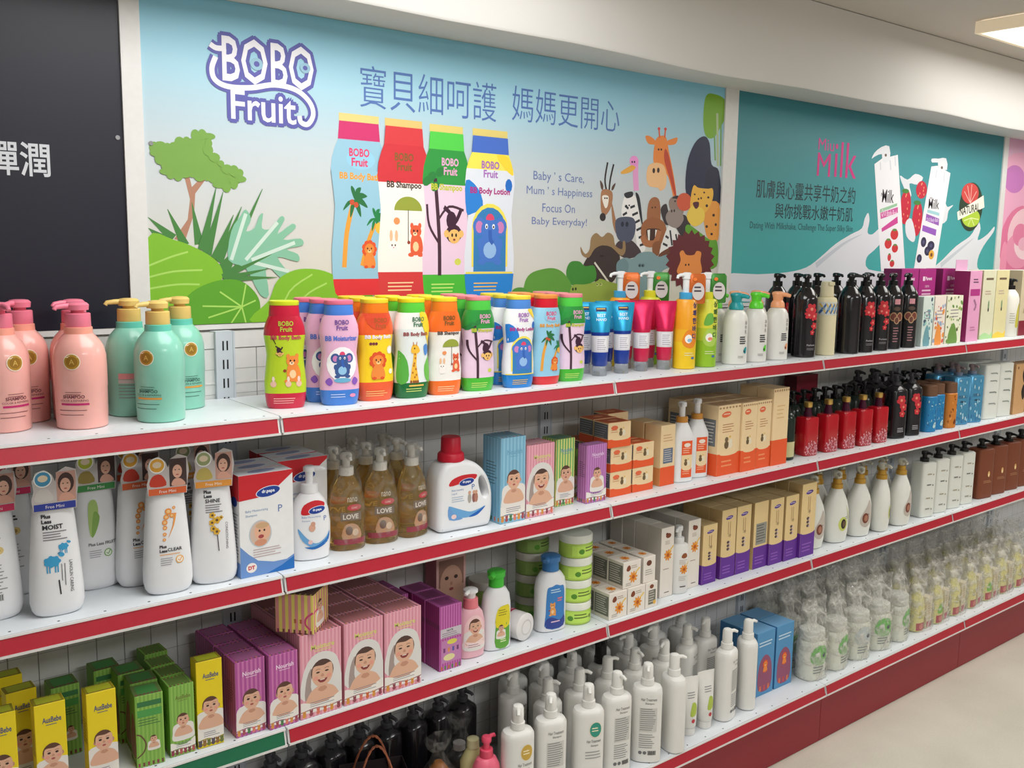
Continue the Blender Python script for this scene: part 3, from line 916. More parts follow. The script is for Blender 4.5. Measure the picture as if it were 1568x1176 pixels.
# hippo
A.blob([(1.1894,1.5756),(1.2391,1.5817),(1.2796,1.5549),(1.2804,1.5384),(1.226,1.5273),(1.1791,1.5486)], (70, 56, 60)); A.blob([(1.1765,1.6128),(1.1799,1.6384),(1.2131,1.6468),(1.2504,1.6425),(1.2595,1.6146),(1.2469,1.5818),(1.2163,1.5727),(1.189,1.5836)], (78, 84, 104))
A.ell(1.2048,1.6252,.0061,.0075, (36, 38, 56)); A.ell(1.2232,1.6256,.0062,.0075, (36, 38, 56))
# walrus
A.blob([(1.308,1.6266),(1.3091,1.6868),(1.3321,1.7073),(1.358,1.6941),(1.3614,1.6279),(1.337,1.6108)], (164, 104, 66)); A.blob([(1.2841,1.5933),(1.2887,1.6316),(1.331,1.6492),(1.3808,1.634),(1.3912,1.5951),(1.3597,1.5667),(1.3188,1.5707)], (158, 98, 60))
A.blob([(1.304,1.6101),(1.3327,1.6162),(1.3656,1.6114),(1.3588,1.5834),(1.3183,1.5806)], (70, 40, 34)); A.poly([(1.3088,1.6102),(1.32,1.6126),(1.3201,1.5774),(1.3134,1.5828)], (240, 238, 230)); A.poly([(1.3426,1.6131),(1.3541,1.6111),(1.3492,1.58),(1.3425,1.5832)], (240, 238, 230))
A.line([(1.2889,1.5934),(1.3026,1.5738),(1.3429,1.5743),(1.3606,1.6113)], .020, (176, 112, 72), 4); A.ell(1.3264,1.6765,.0032,.0027, (70, 40, 30)); A.ell(1.3393,1.678,.0032,.0027, (70, 40, 30))
A.blob([(1.3349,1.572),(1.3673,1.578),(1.3611,1.5388),(1.3366,1.5387)], (140, 86, 54))
# second zebra behind the monkey
A.blob([(1.3682,1.5613),(1.398,1.6232),(1.4318,1.6184),(1.4548,1.5735),(1.4194,1.5391),(1.3694,1.5389)], (236, 234, 232))
for sg in ([(1.3879,1.5951),(1.4016,1.5886)], [(1.4069,1.6122),(1.4178,1.5674)], [(1.4328,1.6015),(1.4428,1.5734)], [(1.3775,1.5725),(1.3978,1.5661)]):
    A.line(sg, .007, (46, 46, 54))
# monkey with grey face
A.blob([(1.3624,1.6722),(1.3861,1.6897),(1.4042,1.6625),(1.472,1.659),(1.5003,1.6199),(1.4767,1.5795),(1.4228,1.6294),(1.3861,1.6285)], (56, 48, 52)); A.blob([(1.3987,1.7013),(1.4263,1.7157),(1.4575,1.7036),(1.4632,1.6644),(1.4299,1.6521),(1.4036,1.6736)], (150, 128, 118))
A.blob([(1.4101,1.7073),(1.4347,1.7161),(1.4595,1.6981),(1.4591,1.6755),(1.4449,1.6863),(1.4353,1.7049)], (48, 42, 46)); A.blob([(1.3849,1.6508),(1.4036,1.6725),(1.4456,1.6728),(1.4659,1.6475),(1.4401,1.6208),(1.402,1.6267)], (152, 138, 132))
A.ell(1.4105,1.6694,.0033,.0045, (60, 44, 44)); A.ell(1.4221,1.6709,.0034,.0045, (60, 44, 44)); A.ell(1.4239,1.6989,.0034,.0028, (40, 30, 30)); A.ell(1.434,1.6993,.0034,.0028, (40, 30, 30))
# leopard
A.ell(1.4654,1.6983,.0341,.027, (214, 92, 60)); A.blob([(1.5574,1.6904),(1.629,1.6988),(1.6311,1.5875),(1.591,1.5869),(1.5676,1.6156)], (232, 156, 66))
A.blob([(1.4944,1.7164),(1.5054,1.7497),(1.5276,1.7434),(1.5718,1.7426),(1.5941,1.7437),(1.597,1.7149),(1.5759,1.6795),(1.5416,1.6611),(1.4968,1.6768)], (240, 184, 70)); A.blob([(1.4803,1.6649),(1.5048,1.6884),(1.5546,1.6788),(1.5586,1.6443),(1.5174,1.626),(1.4859,1.6424)], (240, 206, 84))
A.blob([(1.5043,1.6969),(1.5302,1.7008),(1.5311,1.6865),(1.5175,1.6798)], (90, 40, 50)); A.ell(1.5297,1.7099,.0035,.0034, (60, 30, 20)); A.ell(1.5418,1.7127,.0035,.0034, (60, 30, 20))
for sp in ((1.5698,1.6908,.0062,.0046), (1.5753,1.7164,.0054,.0034), (1.6041,1.663,.0063,.0046), (1.574,1.6273,.0063,.0046), (1.6169,1.6342,.0055,.0047), (1.5989,1.6046,.0063,.0041), (1.5114,1.7228,.0043,.0028), (1.5548,1.7304,.0044,.0029)):
    A.ell(*sp, (60, 36, 36), n=8)
A.blob([(1.4797,1.6024),(1.4823,1.6309),(1.5177,1.6203),(1.591,1.5869),(1.626,1.5815),(1.6294,1.5047),(1.5514,1.5048)], (96, 160, 44)); A.blob([(1.3611,1.5388),(1.3933,1.5559),(1.4432,1.5677),(1.4369,1.5279),(1.3702,1.5221)], (110, 66, 44))
# buffalo
A.blob([(1.0552,1.5058),(1.0758,1.5373),(1.0895,1.5585),(1.1334,1.5642),(1.1864,1.5541),(1.1999,1.5055),(1.1676,1.4571),(1.1078,1.4579),(1.0845,1.4952)], (60, 46, 44))
A.blob([(1.0434,1.5601),(1.0498,1.5372),(1.076,1.5295),(1.097,1.5533),(1.126,1.5641),(1.1635,1.5592),(1.2025,1.5353),(1.2204,1.5489),(1.2177,1.576),(1.2085,1.5758),(1.2063,1.5542),(1.1784,1.5647),(1.1698,1.5913),(1.1469,1.6005),(1.1251,1.5874),(1.1027,1.5986),(1.0828,1.5846),(1.0781,1.5531),(1.0612,1.5399)], (150, 122, 84), 3)
A.line([(1.0983,1.5163),(1.1648,1.4517)], .006, (220, 214, 200)); A.ell(1.1227,1.5344,.003,.0027, (20, 16, 16)); A.ell(1.1301,1.5344,.003,.0027, (20, 16, 16))
# elephant
A.blob([(1.1863,1.4839),(1.188,1.5164),(1.2181,1.53),(1.2494,1.5273),(1.2801,1.5439),(1.328,1.5475),(1.3614,1.5332),(1.4026,1.5391),(1.4128,1.5051),(1.3723,1.4827),(1.3519,1.3983),(1.2004,1.4021)], (128, 156, 160)); A.blob([(1.1863,1.4839),(1.1895,1.5164),(1.2152,1.5272),(1.2345,1.5109),(1.2281,1.4782),(1.2058,1.4566)], (112, 140, 146))
A.ell(1.2818,1.5076,.0072,.0055, (90, 116, 122)); A.ell(1.2803,1.507,.0032,.0028, (30, 36, 40)); A.ell(1.2946,1.5076,.0072,.0055, (90, 116, 122)); A.ell(1.293,1.507,.0032,.0028, (30, 36, 40))
# lion with a spiky mane
mn = [(1.5044,1.5223),(1.6135,1.5225)]
cx0, cz0, rr0 = mn[0][0], mn[0][1], (mn[1][0] - mn[0][0])
pts = []
for i in range(44):
    a = 2 * pi * i / 44
    r_ = rr0 * (1.0 if i % 2 else .86)
    pts.append((cx0 + r_ * math.cos(a) * 1.04, cz0 + r_ * math.sin(a) * .86))
A.poly(pts, (104, 40, 44))
A.blob([(1.448,1.4822),(1.4586,1.5222),(1.453,1.545),(1.4679,1.5531),(1.4843,1.5395),(1.5183,1.5397),(1.5308,1.5513),(1.5523,1.5468),(1.5503,1.5224),(1.5529,1.4814)], (236, 146, 72)); A.ell(1.4826,1.509,.0035,.0035, (60, 30, 20)); A.ell(1.4965,1.5096,.0035,.0035, (60, 30, 20))
# bushes and crocodile
A.blob([(.9921,1.4853),(1.0052,1.5163),(1.0404,1.5189),(1.0624,1.5058),(1.0987,1.5057),(1.1002,1.4633),(1.0141,1.4538)], (64, 136, 50)); A.blob([(.8431,1.4562),(.8634,1.4861),(.9096,1.4985),(.9502,1.4999),(.9851,1.4853),(1.0143,1.4486),(.9942,1.4124),(.8518,1.4158)], (94, 152, 56))
A.blob([(.7934,1.4272),(.8058,1.4468),(.838,1.4493),(.8646,1.4307),(.865,1.4105),(.7937,1.4122)], (84, 144, 56))
A.blob([(1.0075,1.4383),(1.0212,1.4548),(1.0641,1.4552),(1.1076,1.4632),(1.1221,1.4705),(1.1523,1.4627),(1.1985,1.4491),(1.194,1.4077),(1.0155,1.4088)], (148, 170, 72)); A.ell(1.018,1.4423,.0035,.0042, (40, 50, 20)); A.ell(1.0286,1.4431,.0036,.0042, (40, 50, 20))
A.ell(1.1117,1.4535,.0052,.0043, (190, 200, 120)); A.ell(1.1257,1.4544,.0052,.0043, (190, 200, 120)); A.ell(1.1102,1.4541,.0022,.0021, (30, 30, 20)); A.ell(1.1242,1.455,.0022,.0021, (30, 30, 20))
bg1 = gradient([(0, (216, 211, 194)), (.30, (208, 208, 204)), (.56, (196, 207, 213)), (.78, (164, 206, 222)), (1, (136, 204, 230))], PB, PT2)
put([part('panel', panel(-.1425, 1.634, bg1)), part('printed_picture', A.mesh('printed_picture', flat(PY), clip=(-.1425, PB, 1.634, PT2))), part('screw', sc(-.128, 1.752))],
    'poster', (0, 0, 0), 0, 'wide pale blue wall poster with four bottles, cartoon animals and a jungle', 'poster', 'wall posters above the shelves')

# ---- teal milk poster
A = Art(.00005)
MK, MS = (222, 224, 230), (196, 202, 210)
A.blob([(1.67,1.4759),(1.8399,1.4778),(1.9994,1.4832),(2.1101,1.4994),(2.188,1.5333),(2.2786,1.5819),(2.3735,1.6181),(2.4408,1.6405),(2.4559,1.6762),(2.4767,1.698),(2.4892,1.67),(2.4813,1.6271),(2.5149,1.6206),(2.5654,1.6432),(2.5969,1.6076),(2.5352,1.5634),(2.4859,1.5343),(2.5042,1.4911),(2.6839,1.468),(2.6966,1.3711),(1.6757,1.3956)], MK, 3)
A.blob([(2.9466,1.4738),(3.047,1.5284),(3.1503,1.5845),(3.2593,1.6262),(3.3031,1.6676),(3.3146,1.7003),(3.3473,1.6604),(3.3299,1.611),(3.4124,1.6371),(3.4685,1.6714),(3.4641,1.6464),(3.3861,1.5871),(3.344,1.529),(3.3692,1.4835),(3.5506,1.4698),(3.5663,1.3839),(2.9581,1.3955)], MK, 3)
A.line([(2.1673,1.506),(2.3276,1.5825),(2.4433,1.6193)], .02, MS, 4, taper=True); A.line([(3.0349,1.5047),(3.216,1.5852),(3.2944,1.6187)], .02, MS, 4, taper=True)
A.text('Miu', 2.1413,1.9011,2.2352,1.941, c=(206, 58, 140), bold=0)
A.text('M', 2.141,1.8138,2.2191,1.8921, c=(206, 44, 130))
A.text('ilk', 2.2438,1.8161,2.3819,1.9374, c=(206, 44, 130))
A.text('肌膚與心靈共享牛奶之約', 1.8118,1.7255,2.3858,1.7852, c=(34, 60, 66), bold=.004)
A.text('與你挑戰水嫩牛奶肌', 1.9167,1.6623,2.3777,1.7129, c=(34, 60, 66), bold=.004)
A.text('Dating With Milkshake, Challenge The Super Silky Skin', 1.7878,1.6199,2.3825,1.649, c=(40, 84, 90))
# splashes behind the packs, strawberries
A.blob([(2.6761,1.8426),(2.7339,1.8311),(2.7876,1.8561),(2.8475,1.8446),(2.8077,1.8165),(2.75,1.8173),(2.7703,1.774),(2.7419,1.7728)], MK, 3)
A.blob([(3.0279,1.7542),(3.0537,1.7397),(3.0998,1.7491),(3.064,1.7245),(3.0543,1.6852),(3.0087,1.6762)], MK, 3)
for q in ((2.7337,1.7283,.0396,.0661), (2.8261,1.6866,.0379,.0674), (2.8425,1.7981,.0409,.0341)):
    A.ell(*q, (196, 36, 60))
    for i in range(7):
        A.ell(q[0] + q[2] * .5 * math.sin(i * 2.4), q[1] + q[3] * .7 * math.cos(i * 1.7), .004, .005, (230, 150, 110), n=6)
A.ell(2.7256,1.7883,.0253,.0087, (70, 130, 60)); A.ell(2.8174,1.7477,.0261,.0089, (70, 130, 60))
A.blob([(2.7418,1.6694),(2.7826,1.6854),(2.82,1.6262),(2.8096,1.5959),(2.756,1.6176)], MK, 3)
# two pump packs made of milk
for pk, pump in (([(2.4968,1.8748),(2.5441,1.8975),(2.5588,1.9069),(2.599,1.9082),(2.6521,1.9189),(2.7644,1.4825),(2.5908,1.4834)], [(2.4764,1.893),(2.4919,1.915),(2.5362,1.9391),(2.5887,1.9457),(2.5979,1.8953),(2.5509,1.8852),(2.5419,1.9142),(2.4936,1.9011)]),
                 ([(2.9031,1.8911),(2.9475,1.8968),(3.0079,1.8838),(3.0562,1.8743),(2.9916,1.4813),(2.8255,1.4822)], [(2.9017,1.921),(2.9555,1.9245),(3.0131,1.9298),(3.0264,1.8848),(2.9579,1.8884),(2.9518,1.9092),(2.9069,1.9063)])):
    A.poly(pk, (236, 236, 240)); A.blob(pump, (230, 232, 238), 2)
for q in ((2.5689,1.9118,.008,.0056), (2.9851,1.8915,.0091,.006)):
    A.ell(*q, (110, 90, 80), n=8)
for sg in ([(2.5351,1.8842),(2.5413,1.8564)], [(2.6006,1.8955),(2.6106,1.8604)], [(2.6338,1.9119),(2.6412,1.8766)], [(2.947,1.8802),(2.9425,1.8497)], [(3.009,1.8762),(3.0087,1.838)]):
    A.line(sg, .006, (206, 210, 220))
A.text('Miu', 2.556,1.7606,2.5864,1.7748, c=(60, 50, 60)); A.text('Milk', 2.564,1.7395,2.6447,1.7875, c=(54, 44, 54), bold=.01)
A.text('Miu', 2.9102,1.7619,2.9387,1.7737, c=(60, 50, 60)); A.text('Milk', 2.9031,1.7283,2.9857,1.7664, c=(54, 44, 54), bold=.01)
for pl, c in (([(2.5539,1.7133),(2.6703,1.7406),(2.6716,1.7305),(2.5555,1.7005)], (150, 196, 160)), ([(2.5582,1.7006),(2.6777,1.7263),(2.6806,1.7045),(2.5637,1.6778)], (206, 90, 160)), ([(2.5734,1.6434),(2.6796,1.6913),(2.6857,1.6665),(2.5777,1.6305)], (206, 70, 150)),
              ([(2.8976,1.725),(2.9936,1.7144),(2.9924,1.7021),(2.8964,1.7129)], (160, 206, 214)), ([(2.8911,1.7081),(2.994,1.6913),(2.9951,1.6635),(2.8891,1.6808)], (150, 90, 180)), ([(2.8707,1.6636),(2.979,1.6477),(2.9766,1.6229),(2.868,1.6408)], (150, 90, 190))):
    A.poly(pl, c)
A.text('Q10 Body Bath', 2.5658,1.6821,2.6737,1.7145, c=(244, 224, 236)); A.text('Q10 Body Bath', 2.8962,1.6734,2.9876,1.6927, c=(236, 224, 244))
for q in ((2.6663,1.6234,.0277,.0205), (2.6267,1.5876,.0247,.019), (2.6774,1.5705,.0223,.0162), (2.6416,1.5363,.0124,.0147), (2.6641,1.5127,.0167,.0133)):
    A.ell(*q, (204, 50, 56)); A.ell(q[0], q[1] + q[3] * .8, q[2] * .6, q[3] * .25, (90, 140, 70), n=8)
for q in ((2.8863,1.5969,.0209,.0198), (2.9456,1.5838,.0274,.0185), (2.9215,1.562,.0242,.0185), (2.8627,1.5325,.0193,.0168)):
    A.ell(*q, (48, 44, 74)); A.ell(q[0], q[1], q[2] * .4, q[3] * .4, (84, 84, 120), n=8)
A.ell(2.954,1.5475,.0214,.0186, (228, 172, 60)); A.ell(2.954,1.5475,.0092,.0077, (120, 66, 40))
# NATURAL badge
A.ell(3.2492,1.7466,.0999,.1003, (40, 60, 40), n=28)
A.ell(3.2332,1.8018,.0728,.0426, (206, 70, 66), n=20)
for sg in ([(3.2399,1.7623),(3.1827,1.8075)], [(3.2399,1.7623),(3.2049,1.8322)], [(3.2399,1.7623),(3.2405,1.838)], [(3.2399,1.7623),(3.2852,1.8122)]):
    A.line(sg, .004, (240, 190, 180))
A.ell(3.2567,1.7019,.0769,.0384, (176, 206, 60), n=20)
for sg in ([(3.2567,1.7019),(3.1989,1.6891)], [(3.2567,1.7019),(3.2354,1.6692)], [(3.2567,1.7019),(3.289,1.6705)], [(3.2567,1.7019),(3.322,1.6973)]):
    A.line(sg, .004, (226, 236, 170))
A.poly([(3.1347,1.7221),(3.3491,1.7989),(3.3647,1.7491),(3.1465,1.6893)], (244, 242, 226))
b4 = (3.1591,1.7118,3.3376,1.766)
A.at(b4[0], b4[1] - .005, 1, 1, .16)
A.text('NATURAL', 0, 0, (b4[2] - b4[0]) * .93, (b4[3] - b4[1]) * .62, c=(50, 50, 40), bold=.02)
A.at()
bg2 = gradient([(0, (66, 178, 174)), (.5, (60, 150, 154)), (1, (54, 130, 142))], PB, PT2)
put([part('panel', panel(1.697, 3.491, bg2)), part('printed_picture', A.mesh('printed_picture', flat(PY), clip=(1.697, PB, 3.491, PT2)))],
    'poster', (0, 0, 0), 0, 'teal wall poster with white milk splashes, strawberries and a round green badge', 'poster', 'wall posters above the shelves')

# ---- pink rose poster at the right edge
A = Art(.00005)
for q, c in (((3.70, 1.80, .30, .20), (236, 170, 200)), ((3.62, 1.88, .10, .06), (200, 120, 190)), ((3.74, 1.60, .21, .17), (226, 120, 158)), ((3.77, 1.64, .17, .12), (244, 200, 210)), ((3.72, 1.57, .13, .08), (236, 150, 180)), ((3.78, 1.60, .11, .07), (248, 214, 220)), ((3.72, 1.64, .07, .05), (230, 130, 166)), ((3.76, 1.60, .05, .03), (240, 180, 200)),
             ((3.58, 1.52, .03, .09), (240, 150, 180)), ((4.1, 1.7, .2, .2), (226, 130, 170)), ((4.1, 1.7, .12, .13), (246, 206, 216)), ((4.5, 1.8, .2, .16), (232, 160, 190))):
    A.ell(*q, c, n=26)
bg3 = gradient([(0, (244, 232, 228)), (.5, (240, 222, 226)), (1, (222, 170, 204))], PB, PT2)
put([part('panel', panel(3.532, 5.3, bg3)), part('printed_picture', A.mesh('printed_picture', flat(PY), clip=(3.532, PB, 5.3, PT2)))],
    'poster', (0, 0, 0), 0, 'pink wall poster with rose petals, cut off by the right edge', 'poster', 'wall posters above the shelves')
# ================================================================== product builders
FLIP = pi
def pump_parts(zc, rc, hc, zh, capc, headc=None, nozzle=.034, head_r=.016, stem=True, nz_tilt=-.002, disc=False, rough=.35):
    """collar from zc (height hc), pump head up to zh with a nozzle towards -y"""
    hm = M(headc or capc, rough)
    co = MB().loft([(zc, rc, rc, 2), (zc + .001, rc * 1.02, rc * 1.02, 2), (zc + hc - .001, rc, rc, 2), (zc + hc, rc * .93, rc * .93, 2)], M(capc, rough), 24).mesh('collar')
    h = MB()
    z0 = zc + hc
    if stem:
        h.loft([(z0, rc * .52, rc * .52, 2), (zh - .012, rc * .52, rc * .52, 2)], hm, 14)
    if disc:
        h.loft([(zh - .010, head_r * .7, head_r * .7, 2), (zh - .007, head_r, head_r, 2), (zh - .002, head_r, head_r, 2), (zh, head_r * .8, head_r * .8, 2)], hm, 20)
    else:
        h.loft([(zh - .014, head_r * .95, head_r * .95, 2), (zh - .005, head_r, head_r, 2), (zh - .001, head_r * .8, head_r * .8, 2), (zh, head_r * .5, head_r * .5, 2)], hm, 20)
    zz = zh - .007
    h.tube([(0, 0, zz), (0, -nozzle * .6, zz + .0005), (0, -nozzle * .93, zz + nz_tilt * .4), (0, -nozzle, zz + nz_tilt - .003)], [.0058, .0050, .0042, .0040], hm, 10)
    return co, h.mesh('pump_head')

def lab(A, surf, cut=.006, name='label_print', rough=.45):
    return [part(name, q.mesh(name, surf, cut=cut, rough=rough)) for q in A.clusters()]

# --- round pump bottle, pink or mint
def round_pump(body, neck, cap, accent, dark, back=False):
    m = M(body, .28, coat=.3, var=.03)
    R = [(0, .040, .040, 2), (.002, .0425, .0425, 2), (.020, .0428, .0428, 2), (.0215, .0432, .0432, 2), (.072, .0440, .0440, 2), (.0735, .0446, .0446, 2), (.110, .0446, .0446, 2), (.128, .0440, .0440, 2), (.143, .0405, .0405, 2),
         (.154, .0345, .0345, 2), (.162, .0275, .0275, 2), (.1655, .0245, .0245, 2), (.166, .0240, .0240, 2, M(neck, .3)), (.177, .0235, .0235, 2), (.178, .021, .021, 2)]
    b = MB().loft(R, m, 36).mesh('body')
    co, hd = pump_parts(.178, .0212, .024, .2215, cap, nozzle=.042, head_r=.0195)
    hd2 = hd
    A = Art()
    if back:
        A.rect(-.030, .072, .030, .083, (226, 150, 150)); A.rect(-.030, .064, .030, .071, (200, 190, 185)); A.bars(-.030, .06, .03, 5, .006, (140, 160, 150)); A.rect(.006, .075, .028, .082, (70, 60, 60))
    else:
        A.ell(0, .120, .0142, .0142, (246, 232, 210), n=22); A.ell(0, .120, .0128, .0128, (176, 134, 44), n=22); A.ell(0, .120, .0095, .0095, (150, 108, 30), n=18)
        A.text('A', 0, .1155, None, None, c=(214, 176, 90), h=.009, align='c')
        A.text('SHAMPOO', 0, .0555, .036, None, c=dark, h=.006, align='c', bold=.02); A.text('COLOR & REPAIRING', 0, .0500, .046, None, c=dark, h=.0035, align='c')
        A.bars(-.014, .066, .014, 2, .004, dark, .2)
        A.rect(-.022, .0435, .024, .0470, accent)
        A.bars(-.026, .034, .026, 2, .008, dark, .12)
    return [part('body', b, kids=[lab(A, wrap(R))]), part('collar', co), part('pump_head', hd)]
PINKP = round_pump((246, 180, 170), (250, 166, 146), (240, 128, 152), (196, 40, 110), (120, 60, 70))
MINTP = round_pump((140, 208, 186), (104, 204, 184), (232, 198, 116), (226, 158, 70), (60, 100, 90))
MINTB = round_pump((140, 208, 186), (104, 204, 184), (232, 198, 116), (226, 158, 70), (60, 100, 90), True)

# --- waisted kids bottle
def kids_bottle(d):
    D = DESIGN[d]
    R = [(z, a, .0235 if .01 < z < .17 else (.0205 if z < .01 else .0245), 2.3) for z, a in PROFILE]
    def sec(z):
        for p, q in zip(R, R[1:]):
            if p[0] <= z <= q[0]:
                t = (z - p[0]) / (q[0] - p[0])
                return tuple([z] + [p[i] + (q[i] - p[i]) * t for i in (1, 2, 3)])
    rings = []
    for r in R:
        for zc, k in ((D['z0'], 'mid'), (D['z1'], 'top')):
            if rings and rings[-1][0] < zc <= r[0]:
                rings.append((*sec(zc), M(D[k], .3, coat=.25)))
        if rings and abs(rings[-1][0] - r[0]) < 1e-6:
            continue
        rings.append(r if rings else (*r, M(D['bot'], .3, coat=.25)))
    b = MB().loft(rings, M(D['bot'], .3, coat=.25), 32).mesh('body')
    A = Art()
    D['art'](A)
    c = MB().loft([(.1845, .0300, .0240, 2.3), (.187, .0305, .0245, 2.3), (.2065, .0287, .0235, 2.3)], M(D['cap'], .3), 28).mesh('cap')
    l = MB().loft([(.2065, .0293, .0240, 2.3), (.2075, .0298, .0244, 2.3), (.2145, .0292, .0240, 2.3), (.2155, .028, .0228, 2.3)], M(D['lid'], .3), 28).mesh('lid')
    return [part('body', b, kids=[lab(A, wrap(R), .005)]), part('cap', c, kids=[part('lid', l)])]
KIDS = {d: kids_bottle(d) for d in DESIGN}

# --- squeeze tube standing on a clear cap
def squeeze_tube(c, dark, text, tc):
    R = [(.0255, .0175, .0175, 2, M(dark, .3, coat=.2)), (.030, .020, .020, 2), (.062, .0215, .0205, 2, M((222, 220, 224), .35)), (.104, .0235, .0175, 2, M(dark, .28, .3)), (.113, .0250, .0165, 2, M(c, .26, .45)), (.150, .0290, .009, 2), (.176, .0318, .0022, 2), (.187, .0322, .0012, 2)]
    b = MB().loft(R, M(c, .28), 28).mesh('body')
    A = Art()
    A.rect(-.0140, .066, .0140, .100, (232, 230, 234)); A.bars(-.012, .094, .012, 6, .005, (150, 140, 160), .3)
    if text:
        A.rect(-.014, .166, .014, .176, (40, 46, 90)); A.bars(-.012, .1715, .012, 1, .004, (236, 190, 80), .6)
        A.text('BEST', 0, .152, .03, None, c=tc, h=.008, align='c', bold=.02); A.text('HAND', 0, .142, .03, None, c=tc, h=.007, align='c', bold=.02)
    cap = MB().loft([(0, .0185, .0185, 2), (.001, .019, .019, 2), (.0245, .0185, .0185, 2), (.0255, .0178, .0178, 2)], M((214, 220, 228), .12, trans=.75, var=0), 24).mesh('cap')
    return [part('body', b, kids=[lab(A, wrap([(r[0], r[1], r[2], r[3]) for r in R]), .006)]), part('cap', cap, label='clear plastic cap')]
TUBE_B = squeeze_tube((46, 166, 214), (30, 60, 150), True, (226, 240, 250))
TUBE_P = squeeze_tube((226, 40, 92), (206, 34, 76), False, None)

# --- tall pump bottle with a sample pouch hung from its neck
def pouch_bottle(top, bot, collar, pouchc, disc, kor, green):
    R = [(0, .029, .029, 2, M(bot, .32)), (.002, .031, .031, 2), (.075, .0315, .0315, 2, M(tuple((a + b) // 2 for a, b in zip(top, bot)), .32)), (.110, .0315, .0315, 2, M(top, .32)), (.182, .0305, .0305, 2), (.190, .026, .026, 2), (.1915, .020, .020, 2)]
    b = MB().loft(R, M(bot, .32), 32).mesh('body')
    A = Art()
    A.blob([(-.022, .080), (-.010, .108), (.012, .104), (.022, .084), (.008, .060), (-.014, .062)], disc, 4)
    A.ell(-.006, .084, .010, .012, (250, 248, 240), n=16); A.ell(-.003, .080, .007, .005, (150, 190, 220) if not green else (236, 140, 110), n=12)
    if green:
        A.blob([(-.020, .118), (-.014, .148), (.002, .150), (.004, .124)], (110, 180, 70), 4)
    for i, ch in enumerate(kor):
        A.text(ch, .004, .168 - i * .0215, None, None, c=(34, 50, 110) if not green else (50, 96, 40), h=.017, bold=.03)
    A.rect(.004, .028, .014, .034, (70, 110, 170)); A.bars(-.016, .044, .016, 2, .006, (240, 240, 200), .25)
    co = MB().loft([(.1915, .0185, .0185, 2), (.193, .019, .019, 2), (.209, .019, .019, 2), (.210, .017, .017, 2)], M(collar, .3), 24).mesh('collar')
    h = MB().loft([(.210, .010, .010, 2), (.246, .0105, .0105, 2), (.2465, .013, .013, 2), (.262, .0125, .0125, 2), (.2645, .008, .008, 2)], M((238, 240, 240), .3), 18)
    h.tube([(0, 0, .257), (-.022, -.004, .2575), (-.031, -.005, .2545), (-.033, -.006, .248)], [.0055, .0048, .0042, .0040], M((238, 240, 240), .3), 10)
    pm = MB().loft([(.181, .020, .0012, 4), (.184, .0235, .0030, 4), (.222, .0240, .0055, 3), (.256, .0235, .0030, 4), (.2635, .018, .0012, 4)], M(pouchc, .25, .3), 24).mesh('pouch')
    B = Art()
    B.ell(0, .215, .018, .024, (214, 208, 206), n=20); B.bars(-.012, .224, .012, 2, .010, (70, 60, 70), .45); B.ell(-.010, .248, .006, .005, (246, 130, 50), n=10)
    return [part('body', b, kids=[lab(A, wrap([r[:4] for r in R]), .006)]), part('collar', co), part('pump_head', h.mesh('pump_head'), label='white pump head'),
            part('pouch', pm, (.026, -.014, -.002), (0, 0, -.15), kids=[lab(B, lambda u, v, l: (u, -.0062 - l, v), .2)], label='foil sample pouch')]
POUCH_O = pouch_bottle((244, 166, 40), (244, 204, 40), (70, 170, 224), (214, 110, 50), (238, 140, 40), '상쾌한바디', False)
POUCH_G = pouch_bottle((222, 222, 70), (150, 196, 50), (230, 226, 60), (70, 140, 60), (176, 210, 90), '상쾌한바디', True)

# --- white milk pump bottle with a coloured cap
def white_pump(cap):
    m = M((232, 230, 224), .3, var=.02)
    R = [(0, .034, .030, 2), (.003, .0368, .0325, 2), (.120, .0362, .032, 2), (.138, .0335, .030, 2), (.150, .027, .025, 2), (.156, .020, .020, 2), (.157, .0185, .0185, 2)]
    b = MB().loft(R, m, 32).mesh('body')
    A = Art()
    for q in (.125, .112, .099):
        A.text('浴' if q > .12 else ('牛' if q > .105 else '乳'), .010, q - .010, None, None, c=(110, 110, 112), h=.0105)
    A.bars(-.006, .078, .016, 4, .006, (50, 50, 56), .55)
    A.blob([(.008, .042), (.018, .052), (.022, .044), (.018, .032), (.010, .034)], cap if sum(cap) < 560 else (200, 150, 110), 3); A.ell(.012, .038, .003, .004, (40, 40, 50), n=8)
    A.bars(-.010, .024, .012, 2, .004, (120, 120, 120), .3)
    cm_ = M(cap, .3)
    co = MB().loft([(.157, .0195, .0195, 2), (.158, .0212, .0212, 2), (.170, .0200, .0200, 2), (.178, .0150, .0150, 2)], cm_, 24).mesh('collar')
    h = MB().loft([(.178, .014, .014, 2), (.190, .0155, .0155, 2), (.198, .0190, .0190, 2), (.203, .0170, .0170, 2), (.2055, .010, .010, 2)], cm_, 24)
    h.tube([(0, 0, .196), (.012, -.022, .1965), (.018, -.034, .193)], [.008, .0065, .005], cm_, 10)
    return [part('body', b, kids=[lab(A, wrap(R))]), part('collar', co), part('pump_head', h.mesh('pump_head'))]
WP_T, WP_G, WP_P = white_pump((38, 156, 164)), white_pump((96, 214, 50)), white_pump((246, 170, 124))

